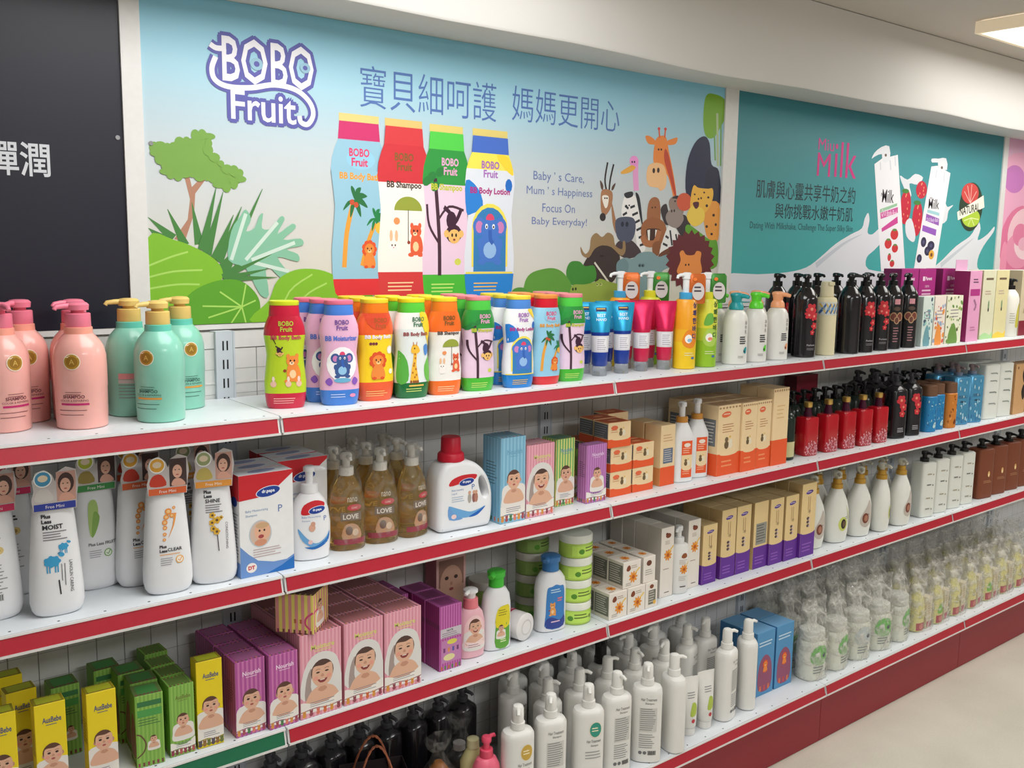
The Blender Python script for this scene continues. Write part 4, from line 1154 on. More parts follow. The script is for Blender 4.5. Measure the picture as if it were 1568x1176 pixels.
# --- glossy black pump bottle
def black_pump(kind):
    m = M((24, 22, 26), .16, coat=.6, var=.02)
    R = [(0, .033, .033, 2.2), (.002, .0355, .0355, 2.2), (.178, .0352, .0352, 2.2), (.190, .0325, .0325, 2), (.206, .0235, .0235, 2), (.214, .0165, .0165, 2), (.216, .0160, .0160, 2)]
    b = MB().loft(R, m, 32).mesh('body')
    A = Art()
    if kind == 'flower':
        for x, z, s in ((-.004, .150, .017), (.006, .128, .014), (-.012, .132, .012), (.008, .098, .011), (.002, .078, .008)):
            for i in range(5):
                a = i * 1.2566 + x * 90
                A.ell(x + .62 * s * math.cos(a), z + .62 * s * math.sin(a), .5 * s, .42 * s, (206, 48, 58), rot=a, n=10)
            A.ell(x, z, .3 * s, .3 * s, (238, 150, 130), n=8)
        A.text('Perfume', 0, .036, .04, None, c=(200, 196, 200), h=.006, align='c'); A.bars(-.014, .028, .014, 2, .004, (150, 146, 150), .3)
    else:
        A.rect(-.010, .152, .010, .170, (216, 150, 160))
        for x in (-.011, .011):
            A.ell(x, .110, .012, .015, (190, 150, 110), n=16); A.ell(x, .110, .009, .012, (120, 60, 50), n=14)
        A.ell(0, .098, .010, .013, (196, 156, 120), n=14); A.ell(0, .098, .007, .010, (110, 66, 54), n=12); A.ell(0, .137, .013, .007, (90, 70, 60), n=12)
        A.bars(-.010, .070, .010, 6, .009, (170, 120, 126), .4)
    co, hd = pump_parts(.216, .0150, .016, .2565, (20, 20, 22), nozzle=.040, head_r=.0130, rough=.18)
    return [part('body', b, kids=[lab(A, wrap(R))]), part('collar', co), part('pump_head', hd)]
BLK_F, BLK_M = black_pump('flower'), black_pump('medal')

def cream_bottle():
    R = [(0, .031, .031, 2), (.002, .0330, .0330, 2), (.172, .0330, .0330, 2), (.180, .0300, .0300, 2), (.184, .0215, .0215, 2)]
    b = MB().loft(R, M((226, 216, 178), .4, var=.03), 32).mesh('body')
    A = Art()
    A.rect(-.0325, .128, .0325, .168, (214, 218, 214))
    for i in range(5):
        x = -.026 + i * .013
        A.line([(x - .007, .132), (x + .007, .164)], .0045, (70, 110, 170)); A.line([(x + .006, .132), (x - .006, .164)], .0035, (226, 190, 90)); A.ell(x, .148, .004, .005, (110, 160, 200), n=8)
    c = MB().loft([(.184, .0205, .0205, 2), (.185, .0215, .0215, 2), (.226, .0195, .0195, 2), (.231, .0180, .0180, 2), (.232, .015, .015, 2)], M((222, 212, 176), .4), 26)
    c.box(-.010, .010, -.0245, -.018, .221, .231, M((222, 212, 176), .4))
    return [part('body', b, kids=[lab(A, wrap(R))]), part('cap', c.mesh('cap'))]
CREAM = cream_bottle()

# --- cartons
def carton(w_, d, h, front, side=None, top=None, af=None, al=None, at_=None, ar=None, extra=()):
    side, top = side or front, top or side or front
    bm = MB()
    x, y = w_ / 2, d / 2
    bm.box(-x, x, -y, y, 0, h, M(front, .55, var=.04))
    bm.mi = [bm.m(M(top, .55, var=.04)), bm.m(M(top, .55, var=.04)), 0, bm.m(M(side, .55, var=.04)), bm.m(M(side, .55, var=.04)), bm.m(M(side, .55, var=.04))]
    kids = []
    for nm, fn, sf in (('front_print', af, flat(-y)), ('side_print', al, flat_left(-x)), ('top_print', at_, flat_top(h)), ('right_print', ar, flat_right(x))):
        if fn:
            A = Art()
            fn(A)
            kids += [part(nm, q.mesh(nm, sf, clip=(-(x if nm in ('front_print', 'top_print') else y), -y if nm == 'top_print' else 0, x if nm in ('front_print', 'top_print') else y, y if nm == 'top_print' else h))) for q in A.clusters()]
    return [part('carton_body', bm.mesh('carton_body', False, bevel=.0008), kids=kids)] + list(extra)
def stripes(A, x0, x1, z0, z1, n, c):
    for i in range(n):
        a = x0 + (x1 - x0) * (i + .1) / n
        A.rect(a, z0, a + (x1 - x0) / n * .5, z1, c)
SKIN, SKIN2, HAIR = (226, 178, 150), (204, 148, 122), (96, 62, 48)
def baby(A, x, z, s, hood=False, smile=False, bare=True):
    """portrait of a baby, head radius s"""
    if hood:
        A.blob([(x - 1.6 * s, z - 1.9 * s), (x - 1.75 * s, z - .2 * s), (x - 1.1 * s, z + 1.3 * s), (x, z + 1.75 * s), (x + 1.15 * s, z + 1.25 * s), (x + 1.6 * s, z - .2 * s), (x + 1.7 * s, z - 1.9 * s)], (226, 222, 218))
        A.blob([(x - 1.5 * s, z - 1.9 * s), (x - 1.35 * s, z - .2 * s), (x - .9 * s, z + .6 * s), (x - 1.0 * s, z - .9 * s), (x - .8 * s, z - 1.8 * s)], (168, 150, 144), 3)
    else:
        A.blob([(x - 1.55 * s, z - 3.4 * s), (x - 1.75 * s, z - 2.0 * s), (x - 1.35 * s, z - .6 * s), (x + 1.35 * s, z - .6 * s), (x + 1.75 * s, z - 2.0 * s), (x + 1.55 * s, z - 3.4 * s)], (236, 230, 224))
    A.blob([(x - 1.35 * s, z - 2.6 * s), (x - 1.15 * s, z - 1.5 * s), (x - .4 * s, z - 1.0 * s), (x + .4 * s, z - 1.0 * s), (x + 1.15 * s, z - 1.5 * s), (x + 1.35 * s, z - 2.6 * s)], SKIN)
    A.blob([(x - .4 * s, z - 1.3 * s), (x, z - 1.0 * s), (x + .4 * s, z - 1.3 * s), (x, z - 1.5 * s)], SKIN2, 3)
    if not hood:
        A.ell(x - .92 * s, z - .1 * s, .16 * s, .24 * s, SKIN2, n=10); A.ell(x + .92 * s, z - .1 * s, .16 * s, .24 * s, SKIN2, n=10)
        A.ell(x - .05 * s, z + .22 * s, .95 * s, .98 * s, HAIR, n=20)
    else:
        A.ell(x, z + .12 * s, .98 * s, 1.02 * s, (84, 58, 50), n=20)
    A.blob([(x - .88 * s, z + .1 * s), (x - .7 * s, z + .65 * s), (x + .1 * s, z + .62 * s), (x + .75 * s, z + .72 * s), (x + .9 * s, z + .1 * s), (x + .82 * s, z - .5 * s), (x + .35 * s, z - 1.02 * s), (x - .35 * s, z - 1.02 * s), (x - .82 * s, z - .5 * s)], SKIN)
    for q in (-.38, .38):
        A.ell(x + q * s, z + .12 * s, .17 * s, .07 * s if smile else .12 * s, (60, 40, 36), n=10)
        A.line([(x + q * s - .2 * s, z + .34 * s), (x + q * s, z + .40 * s), (x + q * s + .2 * s, z + .34 * s)], .05 * s, (160, 112, 90))
        A.ell(x + q * 1.5 * s, z - .32 * s, .22 * s, .18 * s, (232, 160, 140), n=10)
    A.blob([(x - .16 * s, z - .22 * s), (x, z - .02 * s), (x + .16 * s, z - .22 * s), (x, z - .3 * s)], SKIN2, 3)
    if smile:
        A.blob([(x - .42 * s, z - .45 * s), (x, z - .52 * s), (x + .42 * s, z - .45 * s), (x + .2 * s, z - .74 * s), (x - .2 * s, z - .74 * s)], (140, 56, 56), 3)
        A.rect(x - .2 * s, z - .56 * s, x + .2 * s, z - .50 * s, (236, 226, 220))
    else:
        A.ell(x, z - .55 * s, .2 * s, .11 * s, (176, 84, 84), n=10)
def critters(A, x0, x1, z, s, cols, n=6):
    for i in range(n):
        x = x0 + (x1 - x0) * (i + .5) / n
        c = cols[i % len(cols)]
        A.ell(x, z, .55 * s, .6 * s, c, n=9); A.ell(x, z + .75 * s, .5 * s, .45 * s, c, n=9)
        A.ell(x - .35 * s, z + 1.15 * s, .18 * s, .2 * s, c, n=6); A.ell(x + .35 * s, z + 1.15 * s, .18 * s, .2 * s, c, n=6)
        A.ell(x - .15 * s, z + .8 * s, .07 * s, .09 * s, (50, 30, 30), n=5); A.ell(x + .18 * s, z + .8 * s, .07 * s, .09 * s, (50, 30, 30), n=5)

def baby_carton(w_, d, h, base, stripe, title, tcol, hood=False, smile=False, ns=7, face_z=.5, s=None, ccol=None, topc=None, text='Moisturizing'):
    x = w_ / 2
    s = s or w_ * .24
    ccol = ccol or [(220, 150, 70), (170, 80, 90), (80, 130, 80), (226, 130, 110)]
    def f(A):
        if stripe:
            stripes(A, -x, x, 0, h, ns, stripe)
        baby(A, x * .06, h * face_z, s, hood, smile)
        A.blob([(-x, h * .07), (-x, h * .20), (-x * .3, h * .155), (x * .4, h * .16), (x, h * .22), (x, h * .07)], (240, 234, 226), 4)
        A.bars(-x * .55, h * .17, x * .7, 3, h * .022, (120, 120, 140), .3)
        A.line([(-x, h * .085), (-x * .3, h * .10), (x * .3, h * .08), (x, h * .10)], h * .012, tuple(int(v * .7) for v in base), 4)
        critters(A, -x, x, h * .040, h * .042, ccol, 6)
        A.text(title, x * .1, h * .80, w_ * .66, None, c=tcol, h=h * .060, align='c', bold=.02)
        A.bars(-x * .3, h * .775, x * .6, 1, h * .02, tcol, .35)
    def l(A):
        if stripe:
            stripes(A, -d / 2, d / 2, 0, h, max(3, int(ns * d / w_)), stripe)
        A.bars(-d * .3, h * .7, d * .3, 8, h * .035, tuple(int(v * .6) for v in base), .3)
        critters(A, -d / 2, d / 2, h * .035, h * .028, ccol, 5)
    def t(A):
        if stripe:
            stripes(A, -x, x, -d / 2, d / 2, ns, stripe)
        A.rect(-x * .8, -d * .36, x * .8, d * .36, topc or tuple(int(v * .8) for v in base)); critters(A, -x, x, -d * .42, d * .05, ccol, 6); critters(A, -x, x, d * .36, d * .05, ccol, 6)
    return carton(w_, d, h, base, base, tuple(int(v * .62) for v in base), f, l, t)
YELB = baby_carton(.050, .034, .175, (240, 214, 30), None, 'AusBebe', (80, 90, 130), s=.0165, face_z=.47, ccol=[(90, 80, 90), (150, 110, 60), (110, 120, 60)], topc=(176, 180, 40))
GRNB = baby_carton(.047, .046, .140, (150, 196, 92), (128, 178, 76), 'AusBebe', (120, 130, 60), s=.0115, face_z=.50, topc=(100, 130, 60), ccol=[(150, 60, 80), (120, 70, 60), (190, 90, 90)])
def grn_side():
    h, w_ = .140, .050
    def f(A):
        stripes(A, -w_ / 2, w_ / 2, 0, h, 7, (128, 178, 76))
        A.rect(-.021, .118, .022, .128, (56, 120, 70)); A.rect(-.021, .098, .022, .112, (80, 160, 80)); A.bars(-.02, .092, .02, 3, .005, (70, 120, 70), .3)
        A.line([(-.024, .020), (-.012, .030), (-.008, .046), (-.016, .062), (-.024, .066)], .0025, (110, 76, 60), 4)
        baby(A, .006, .052, .0062); critters(A, -.025, .025, .004, .004, [(150, 60, 80), (120, 70, 60)], 6)
    def l(A):
        stripes(A, -.025, .025, 0, h, 7, (128, 178, 76)); A.blob([(-.02, .02), (-.012, .08), (.004, .10), (.020, .08), (.022, .02)], (140, 90, 70), 3); A.line([(.0, .03), (.012, .05), (.02, .08)], .003, (60, 90, 50), 3); critters(A, -.025, .025, .004, .004, [(150, 60, 80), (120, 70, 60)], 6)
    return carton(w_, .050, h, (150, 196, 92), (150, 196, 92), (96, 120, 64), f, l, lambda A: (A.rect(-.018, -.017, .018, .017, (70, 140, 70)), critters(A, -.024, .024, -.021, .003, [(150, 60, 80), (120, 70, 60)], 7)))
GRNS = grn_side()
PURB = baby_carton(.062, .050, .155, (206, 120, 178), (180, 84, 156), 'Nourish', (246, 220, 240), s=.0185, face_z=.47)
HOODB = baby_carton(.094, .058, .180, (240, 178, 190), (226, 150, 168), 'Moisture', (226, 222, 120), hood=True, smile=True, s=.0265, face_z=.50, ns=11, ccol=[(220, 150, 60), (150, 70, 80), (226, 120, 100), (214, 110, 60)], topc=(170, 110, 112))
LBLUE = baby_carton(.074, .070, .205, (150, 200, 224), (124, 182, 212), 'Nourish', (110, 170, 200), s=.0205, face_z=.50, topc=(110, 150, 170))
PKB2 = baby_carton(.088, .062, .178, (240, 180, 192), (226, 150, 168), 'Moisture', (222, 214, 130), hood=True, smile=True, s=.0250, face_z=.50, ns=10, ccol=[(220, 150, 60), (150, 70, 80), (226, 120, 100)])
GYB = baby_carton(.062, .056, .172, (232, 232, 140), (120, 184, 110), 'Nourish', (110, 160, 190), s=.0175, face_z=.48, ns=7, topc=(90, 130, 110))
GRN2 = baby_carton(.046, .046, .128, (150, 206, 100), (134, 190, 84), 'Nourish', (120, 170, 80), s=.0105, face_z=.50)
PUR2 = baby_carton(.070, .034, .151, (206, 140, 200), (180, 110, 180), 'Nourish', (236, 210, 240), s=.0135, face_z=.50, ns=9)
def pur_back():
    h, w_ = .154, .062
    def f(A):
        stripes(A, -w_ / 2, w_ / 2, 0, h, 9, (176, 76, 150)); A.rect(-.028, .078, .030, .100, (206, 196, 204)); A.text('NOTE', -.002, .092, .02, None, c=(60, 50, 60), h=.005, align='c', bold=.03); A.bars(-.024, .088, .026, 3, .0045, (120, 100, 120), .3)
        A.rect(-.026, .018, .028, .072, (196, 130, 180)); A.ell(.004, .066, .014, .006, (226, 214, 90), n=14); A.ell(-.004, .030, .016, .008, (230, 220, 160), n=14); critters(A, -.024, .026, .046, .006, [(120, 60, 120), (230, 150, 90), (90, 90, 170)], 4); critters(A, -.03, .03, .005, .005, [(200, 120, 60), (90, 130, 80)], 6)
    return carton(w_, .056, h, (206, 120, 186), (160, 60, 130), (150, 70, 130), f, lambda A: (stripes(A, -.028, .028, 0, h, 7, (130, 44, 106)), A.rect(-.028, .10, .028, .112, (120, 50, 100))), lambda A: A.rect(-.02, -.02, .02, .02, (120, 50, 100)))
PURN = pur_back()
def stripe_box():
    def f(A):
        stripes(A, -.041, .041, 0, .082, 6, (226, 150, 150)); critters(A, -.004, .02, .024, .005, [(200, 110, 80)], 2); A.line([(.034, .010), (.024, .02), (.026, .034), (.040, .046)], .004, (220, 80, 130), 4); critters(A, -.041, .041, .002, .0045, [(150, 60, 90), (120, 80, 60)], 7)
    def r(A):
        stripes(A, -.041, .041, 0, .082, 6, (226, 150, 150)); A.line([(-.04, .044), (-.02, .046), (-.014, .030), (-.03, .012)], .004, (220, 80, 130), 4); baby(A, -.006, .05, .012); critters(A, -.041, .041, .002, .0045, [(150, 60, 90), (120, 80, 60)], 7)
    return carton(.082, .082, .082, (240, 222, 116), (240, 222, 116), (120, 84, 74), f, None, lambda A: (A.rect(-.034, -.034, .034, .034, (100, 70, 66)), critters(A, -.04, .04, -.038, .004, [(220, 190, 110)], 7)), r)
STRB = stripe_box()
def face_box():
    def f(A):
        A.rect(-.038, .010, .038, .19, (200, 160, 140)); A.rect(-.038, .12, .038, .19, (150, 110, 96)); A.ell(0, .13, .034, .044, (206, 160, 136), n=20)
        A.ell(-.014, .142, .006, .005, (60, 40, 36), n=10); A.ell(.014, .142, .006, .005, (60, 40, 36), n=10); A.ell(0, .112, .007, .004, (150, 70, 70), n=10); A.ell(0, .126, .004, .005, (180, 130, 110), n=8)
    return carton(.09, .05, .196, (222, 176, 170), (170, 100, 110), (150, 80, 96), f)
FACEB = face_box()
# --- flat white care bottle with a hanging card over its cap
def care_bottle(style):
    m = M((238, 238, 240), .35, var=.02)
    R = [(0, .030, .018, 2.6), (.003, .0370, .0215, 2.6), (.010, .0415, .0240, 2.6), (.022, .0440, .0255, 2.6), (.045, .0438, .0255, 2.6), (.110, .0395, .0240, 2.6), (.170, .0350, .0215, 2.6), (.192, .0325, .0195, 2.8), (.199, .0300, .0170, 2.8), (.2015, .0220, .0130, 2.8)]
    b = MB().loft(R, m, 32).mesh('body')
    cap = MB().loft([(.2015, .019, .0125, 2.4), (.203, .020, .0130, 2.4), (.222, .019, .0120, 2.4), (.224, .016, .0100, 2.4)], M((232, 232, 234), .35), 24).mesh('cap')
    A = Art()
    K = (46, 46, 54)
    if style == 'sheep':
        A.text('Plus', -.022, .176, .02, None, c=K, h=.007, bold=.04); A.text('Less', -.022, .167, .02, None, c=K, h=.007, bold=.04); A.text('MOIST', -.021, .156, .04, None, c=K, h=.0085, bold=.03); A.bars(-.021, .151, .018, 4, .0045, (120, 120, 126), .35)
        B_ = (60, 160, 210)
        for x, z, k in ((-.009, .100, 1.0), (.010, .124, .62)):      # a sheep and its lamb
            A.ell(x, z, .0125 * k, .0090 * k, B_, n=18)
            for i in range(7):
                A.ell(x + .0105 * k * math.cos(i * .9), z + .0075 * k * math.sin(i * .9), .0036 * k, .0034 * k, B_, n=8)
            A.ell(x + .0150 * k, z + .0105 * k, .0052 * k, .0038 * k, B_, rot=-.4, n=12); A.ell(x + .0110 * k, z + .0135 * k, .0024 * k, .0014 * k, (40, 120, 170), rot=.5, n=8)
            for q in (-.0085, -.0045, .0045, .0085):
                A.rect(x + q * k - .0010 * k, z - .0200 * k, x + q * k + .0010 * k, z - .005 * k, B_)
        A.at(.018, .098, 1, 1, -pi / 2); A.text('LANOLIN CARING', 0, 0, .056, .0055, c=K); A.at(.010, .094, 1, 1, -pi / 2); A.bars(0, 0, .040, 2, .005, (120, 120, 126), .25); A.at()
        A.line([(.000, .066), (.002, .040)], .0022, K)
    elif style == 'orange':
        for i, (x, z, s) in enumerate(((.000, .158, .006), (-.004, .148, .005), (.010, .164, .003), (-.007, .138, .005), (.006, .150, .0045), (-.007, .128, .004), (-.008, .116, .0035), (-.009, .106, .003))):
            A.ell(x, z, s, s, (236, 150, 70), n=12); A.ell(x, z, s * .55, s * .55, (246, 200, 140), n=10)
        A.line([(.012, .154), (.008, .132), (-.002, .108)], .005, (240, 160, 80), 4, taper=True)
        A.text('Plus', -.018, .090, .012, None, c=K, h=.006, bold=.04); A.text('Less', -.018, .082, .012, None, c=K, h=.006, bold=.04); A.text('CLEAR', -.004, .083, .03, None, c=K, h=.0065, bold=.02)
        A.bars(-.018, .077, .020, 1, .004, (236, 170, 90), .35); A.bars(-.017, .070, .006, 4, .004, (150, 150, 156), .3)
        A.ell(.017, .066, .0075, .0075, (240, 180, 90), n=18); A.ell(.017, .066, .0058, .0058, (250, 240, 226), n=16); A.line([(.014, .066), (.017, .063), (.021, .070)], .0015, (236, 150, 60))
    elif style == 'aloe':
        A.blob([(-.014, .168), (-.002, .172), (.002, .150), (-.006, .120), (-.013, .104), (-.016, .130)], (176, 206, 120), 3); A.blob([(-.006, .150), (.004, .140), (-.004, .112), (-.012, .104)], (140, 180, 90), 3)
        A.text('Plus Less FRUITY', -.018, .086, .036, None, c=(120, 124, 124), h=.006, bold=.03); A.bars(-.017, .076, .006, 4, .004, (160, 160, 166), .3)
        A.ell(.016, .070, .0075, .0075, (120, 170, 90), n=18); A.ell(.016, .070, .0058, .0058, (230, 240, 220), n=16); A.line([(.013, .070), (.016, .067), (.020, .074)], .0015, (90, 140, 70))
    elif style == 'chamomile':
        A.text('Plus', -.018, .178, .02, None, c=K, h=.0065, bold=.04); A.text('Less', -.018, .170, .02, None, c=K, h=.0065, bold=.04); A.text('SHINE', -.016, .160, .04, None, c=K, h=.0075, bold=.02); A.bars(-.016, .155, .018, 4, .0045, (120, 120, 126), .35)
        for x, z, s in ((-.004, .136, .006), (.004, .126, .007), (-.005, .122, .006), (-.003, .110, .006), (.003, .104, .0065), (.012, .130, .004)):
            for i in range(5):
                A.ell(x + .6 * s * math.cos(i * 1.2566), z + .6 * s * math.sin(i * 1.2566), .45 * s, .45 * s, (226, 178, 60), n=8)
            A.ell(x, z, .4 * s, .4 * s, (110, 80, 50), n=8)
        A.line([(.004, .098), (.006, .066)], .0015, K); A.at(.020, .120, 1, 1, -pi / 2); A.text('CONDITIONING', 0, 0, .052, .0045, c=(90, 90, 96)); A.at()
    else:
        A.bars(-.022, .150, .010, 2, .006, K, .5)
        for x, z, s in ((-.010, .130, .008), (.004, .124, .009), (-.006, .114, .007)):
            A.ell(x, z, s, s * .8, (226, 200, 130), n=10); A.ell(x, z, s * .4, s * .4, (180, 140, 70), n=8)
        A.bars(-.026, .098, .016, 9, .006, (150, 150, 150), .3); A.rect(-.022, .036, .008, .048, (200, 200, 200))
        for i in range(11):
            A.rect(-.021 + i * .0026, .037, -.0200 + i * .0026 + (i % 3) * .0004, .047, (40, 40, 40))
    strip = {'sheep': (44, 60, 150), 'orange': (214, 96, 50), 'aloe': (60, 140, 70), 'chamomile': (226, 150, 60), 'white': (206, 40, 90)}[style]
    badge = {'sheep': (70, 150, 190), 'orange': (232, 170, 60), 'aloe': (190, 200, 60), 'chamomile': (160, 170, 120), 'white': (206, 60, 100)}[style]
    card = MB()
    card.prism([(-.034, .190), (.034, .190), (.036, .214), (.039, .232), (.036, .258), (.020, .264), (.006, .256), (.002, .240), (-.002, .252), (-.014, .262), (-.028, .258), (-.034, .244), (-.032, .226), (-.036, .212)], -.0242, -.0234, M((196, 188, 186), .3))
    B = Art()
    B.rect(-.033, .191, .033, .203, strip); B.text('Free Mini', 0, .194, .05, None, c=(236, 230, 226), h=.0055, align='c')
    B.ell(-.017, .246, .0145, .0145, (244, 244, 240), n=22); B.ell(-.017, .246, .0125, .0125, badge, n=20); B.ell(-.017, .247, .008, .006, (240, 220, 190), n=14)
    # portrait photograph on the card
    B.rect(.004, .205, .0345, .256, (196, 150, 136) if style not in ('orange', 'aloe') else (70, 52, 52))
    B.ell(.019, .236, .013, .018, (70, 46, 42), n=16); B.ell(.018, .232, .0085, .0125, (222, 172, 150), n=16); B.ell(.0145, .235, .0016, .001, (50, 34, 34), n=6); B.ell(.0215, .235, .0016, .001, (50, 34, 34), n=6); B.ell(.018, .226, .0028, .0011, (180, 70, 70), n=8)
    B.blob([(.008, .206), (.012, .218), (.024, .218), (.032, .206)], (214, 160, 140), 3)
    B.blob([(-.030, .208), (-.026, .226), (-.010, .228), (-.002, .208)], {'sheep': (206, 200, 196), 'orange': (196, 60, 40), 'aloe': (150, 130, 60), 'chamomile': (190, 170, 90), 'white': (180, 40, 80)}[style], 3)
    return [part('body', b, kids=[lab(A, wrap(R))]), part('cap', cap), part('hang_card', card.mesh('hang_card', False), kids=[part('card_print', B.mesh('card_print', flat(-.0242)))], label='printed card with a portrait over the cap')]
CARE = {s: care_bottle(s) for s in ('sheep', 'orange', 'aloe', 'chamomile', 'white')}

# --- white and blue baby care carton, its pump bottle and laundry jug
RB, BB_ = (206, 34, 44), (30, 64, 150)
def oval_logo(A, x, z, s):
    A.ell(x, z, 1.0 * s, .42 * s, (236, 240, 250), rot=.12, n=26); A.ell(x, z, .94 * s, .37 * s, BB_, rot=.12, n=26)
    A.text('dr.papa', x, z - .15 * s, 1.45 * s, None, c=(240, 244, 252), h=.34 * s, align='c', bold=.03)
def drp_carton():
    w_, d, h = .113, .044, .204
    x = w_ / 2
    def f(A):
        A.poly([(-x, h), (x, h), (x, h - .006), (.004, h - .046), (-x, h - .050)], RB)
        oval_logo(A, .004, h - .038, .026)
        A.text('Baby Moisturizing', -.044, .128, .058, None, c=(120, 150, 190), h=.006); A.text('Shampoo', -.044, .119, .03, None, c=(120, 150, 190), h=.006); A.text('P', .024, .122, None, None, c=(90, 120, 180), h=.014, bold=0)
        A.ell(-.014, .084, .0235, .0275, (196, 206, 216), n=26); A.ell(-.014, .084, .0215, .0255, (214, 188, 172), n=26)
        A.ell(-.010, .088, .017, .019, (232, 180, 150), n=20); A.ell(-.010, .100, .014, .006, (210, 170, 130), n=14); A.ell(-.016, .090, .002, .0025, (60, 40, 36), n=8); A.ell(-.006, .090, .002, .0025, (60, 40, 36), n=8); A.ell(-.013, .078, .006, .004, (170, 70, 70), n=10); A.ell(-.014, .066, .013, .007, (216, 150, 120), n=12)
        A.blob([(-x, .064), (-x * .7, .046), (-.020, .030), (.012, .022), (.040, .022), (x, .030), (x, 0), (-x, 0)], (110, 150, 210), 1); A.poly([(-.004, 0), (.030, .012), (x, .026), (x, .010), (x, 0)], (30, 110, 190))
        A.ell(-.034, .018, .011, .010, (246, 236, 230), n=18); A.text('DT', -.034, .014, None, None, c=(206, 40, 50), h=.008, align='c', bold=.05)
        A.bars(-.030, .052, .034, 4, .005, (196, 170, 170), .3)
    return carton(w_, d, h, (240, 240, 240), (232, 232, 234), (226, 226, 230), f,
                  lambda A: (A.rect(-d / 2, h - .050, d / 2, h, RB), A.ell(0, .150, .014, .010, BB_, n=16), A.bars(-.018, .125, .018, 14, .0065, (150, 150, 156), .3), A.rect(-d / 2, 0, d / 2, .03, (110, 150, 210))),
                  lambda A: A.ell(0, 0, .030, .012, (150, 156, 190), rot=.1, n=20))
DRP = drp_carton()
def drp_pump():
    m = M((240, 240, 242), .3, var=.02)
    R = [(0, .035, .021, 2.2), (.003, .0395, .0245, 2.2), (.040, .0425, .0265, 2.2), (.075, .0425, .0265, 2.2), (.105, .0385, .0245, 2.2), (.125, .0310, .0210, 2.1), (.136, .0220, .0175, 2), (.139, .0170, .0160, 2)]
    b = MB().loft(R, m, 32).mesh('body')
    A = Art()
    A.blob([(-.025, .100), (-.018, .118), (.004, .126), (.024, .120), (.025, .112), (.010, .106), (-.010, .098)], RB, 3); oval_logo(A, .008, .106, .019)
    A.text('Baby Moisturizing', -.024, .090, .040, None, c=(120, 150, 190), h=.005); A.text('Shampoo', -.024, .083, .02, None, c=(120, 150, 190), h=.004); A.text('P', .022, .082, None, None, c=(90, 120, 180), h=.010)
    A.ell(-.004, .070, .007, .008, (222, 170, 146), n=12); A.ell(-.002, .078, .005, .005, (214, 160, 136), n=10)
    A.blob([(-.032, .070), (-.024, .044), (.002, .026), (.030, .038), (.036, .058), (.026, .046), (.004, .036), (-.016, .050)], (110, 170, 220), 4); A.blob([(-.020, .030), (.002, .024), (.030, .036), (.036, .056), (.026, .042), (.002, .030)], (30, 110, 190), 4)
    A.ell(-.008, .040, .005, .0045, (240, 200, 196), n=10)
    co = MB().loft([(.139, .0165, .0165, 2), (.140, .0175, .0175, 2), (.158, .0170, .0170, 2), (.159, .014, .014, 2)], M((240, 240, 242), .3), 24).mesh('collar')
    h = MB().loft([(.159, .008, .008, 2), (.183, .008, .008, 2), (.184, .0125, .0125, 2), (.192, .0125, .0125, 2), (.195, .009, .009, 2)], M((240, 240, 242), .3), 20)
    h.tube([(0, 0, .189), (.022, -.010, .190), (.030, -.014, .187)], [.006, .005, .004], M((240, 240, 242), .3), 10)
    return [part('body', b, kids=[lab(A, wrap(R))]), part('collar', co), part('pump_head', h.mesh('pump_head'))]
DRPP = drp_pump()
def offset(pts, d):
    n = len(pts)
    q = []
    for i in range(n):
        x0, z0 = pts[i - 1]
        x1, z1 = pts[(i + 1) % n]
        l = math.hypot(x1 - x0, z1 - z0) or 1
        q.append((pts[i][0] - (z1 - z0) / l * d, pts[i][1] + (x1 - x0) / l * d))
    return q
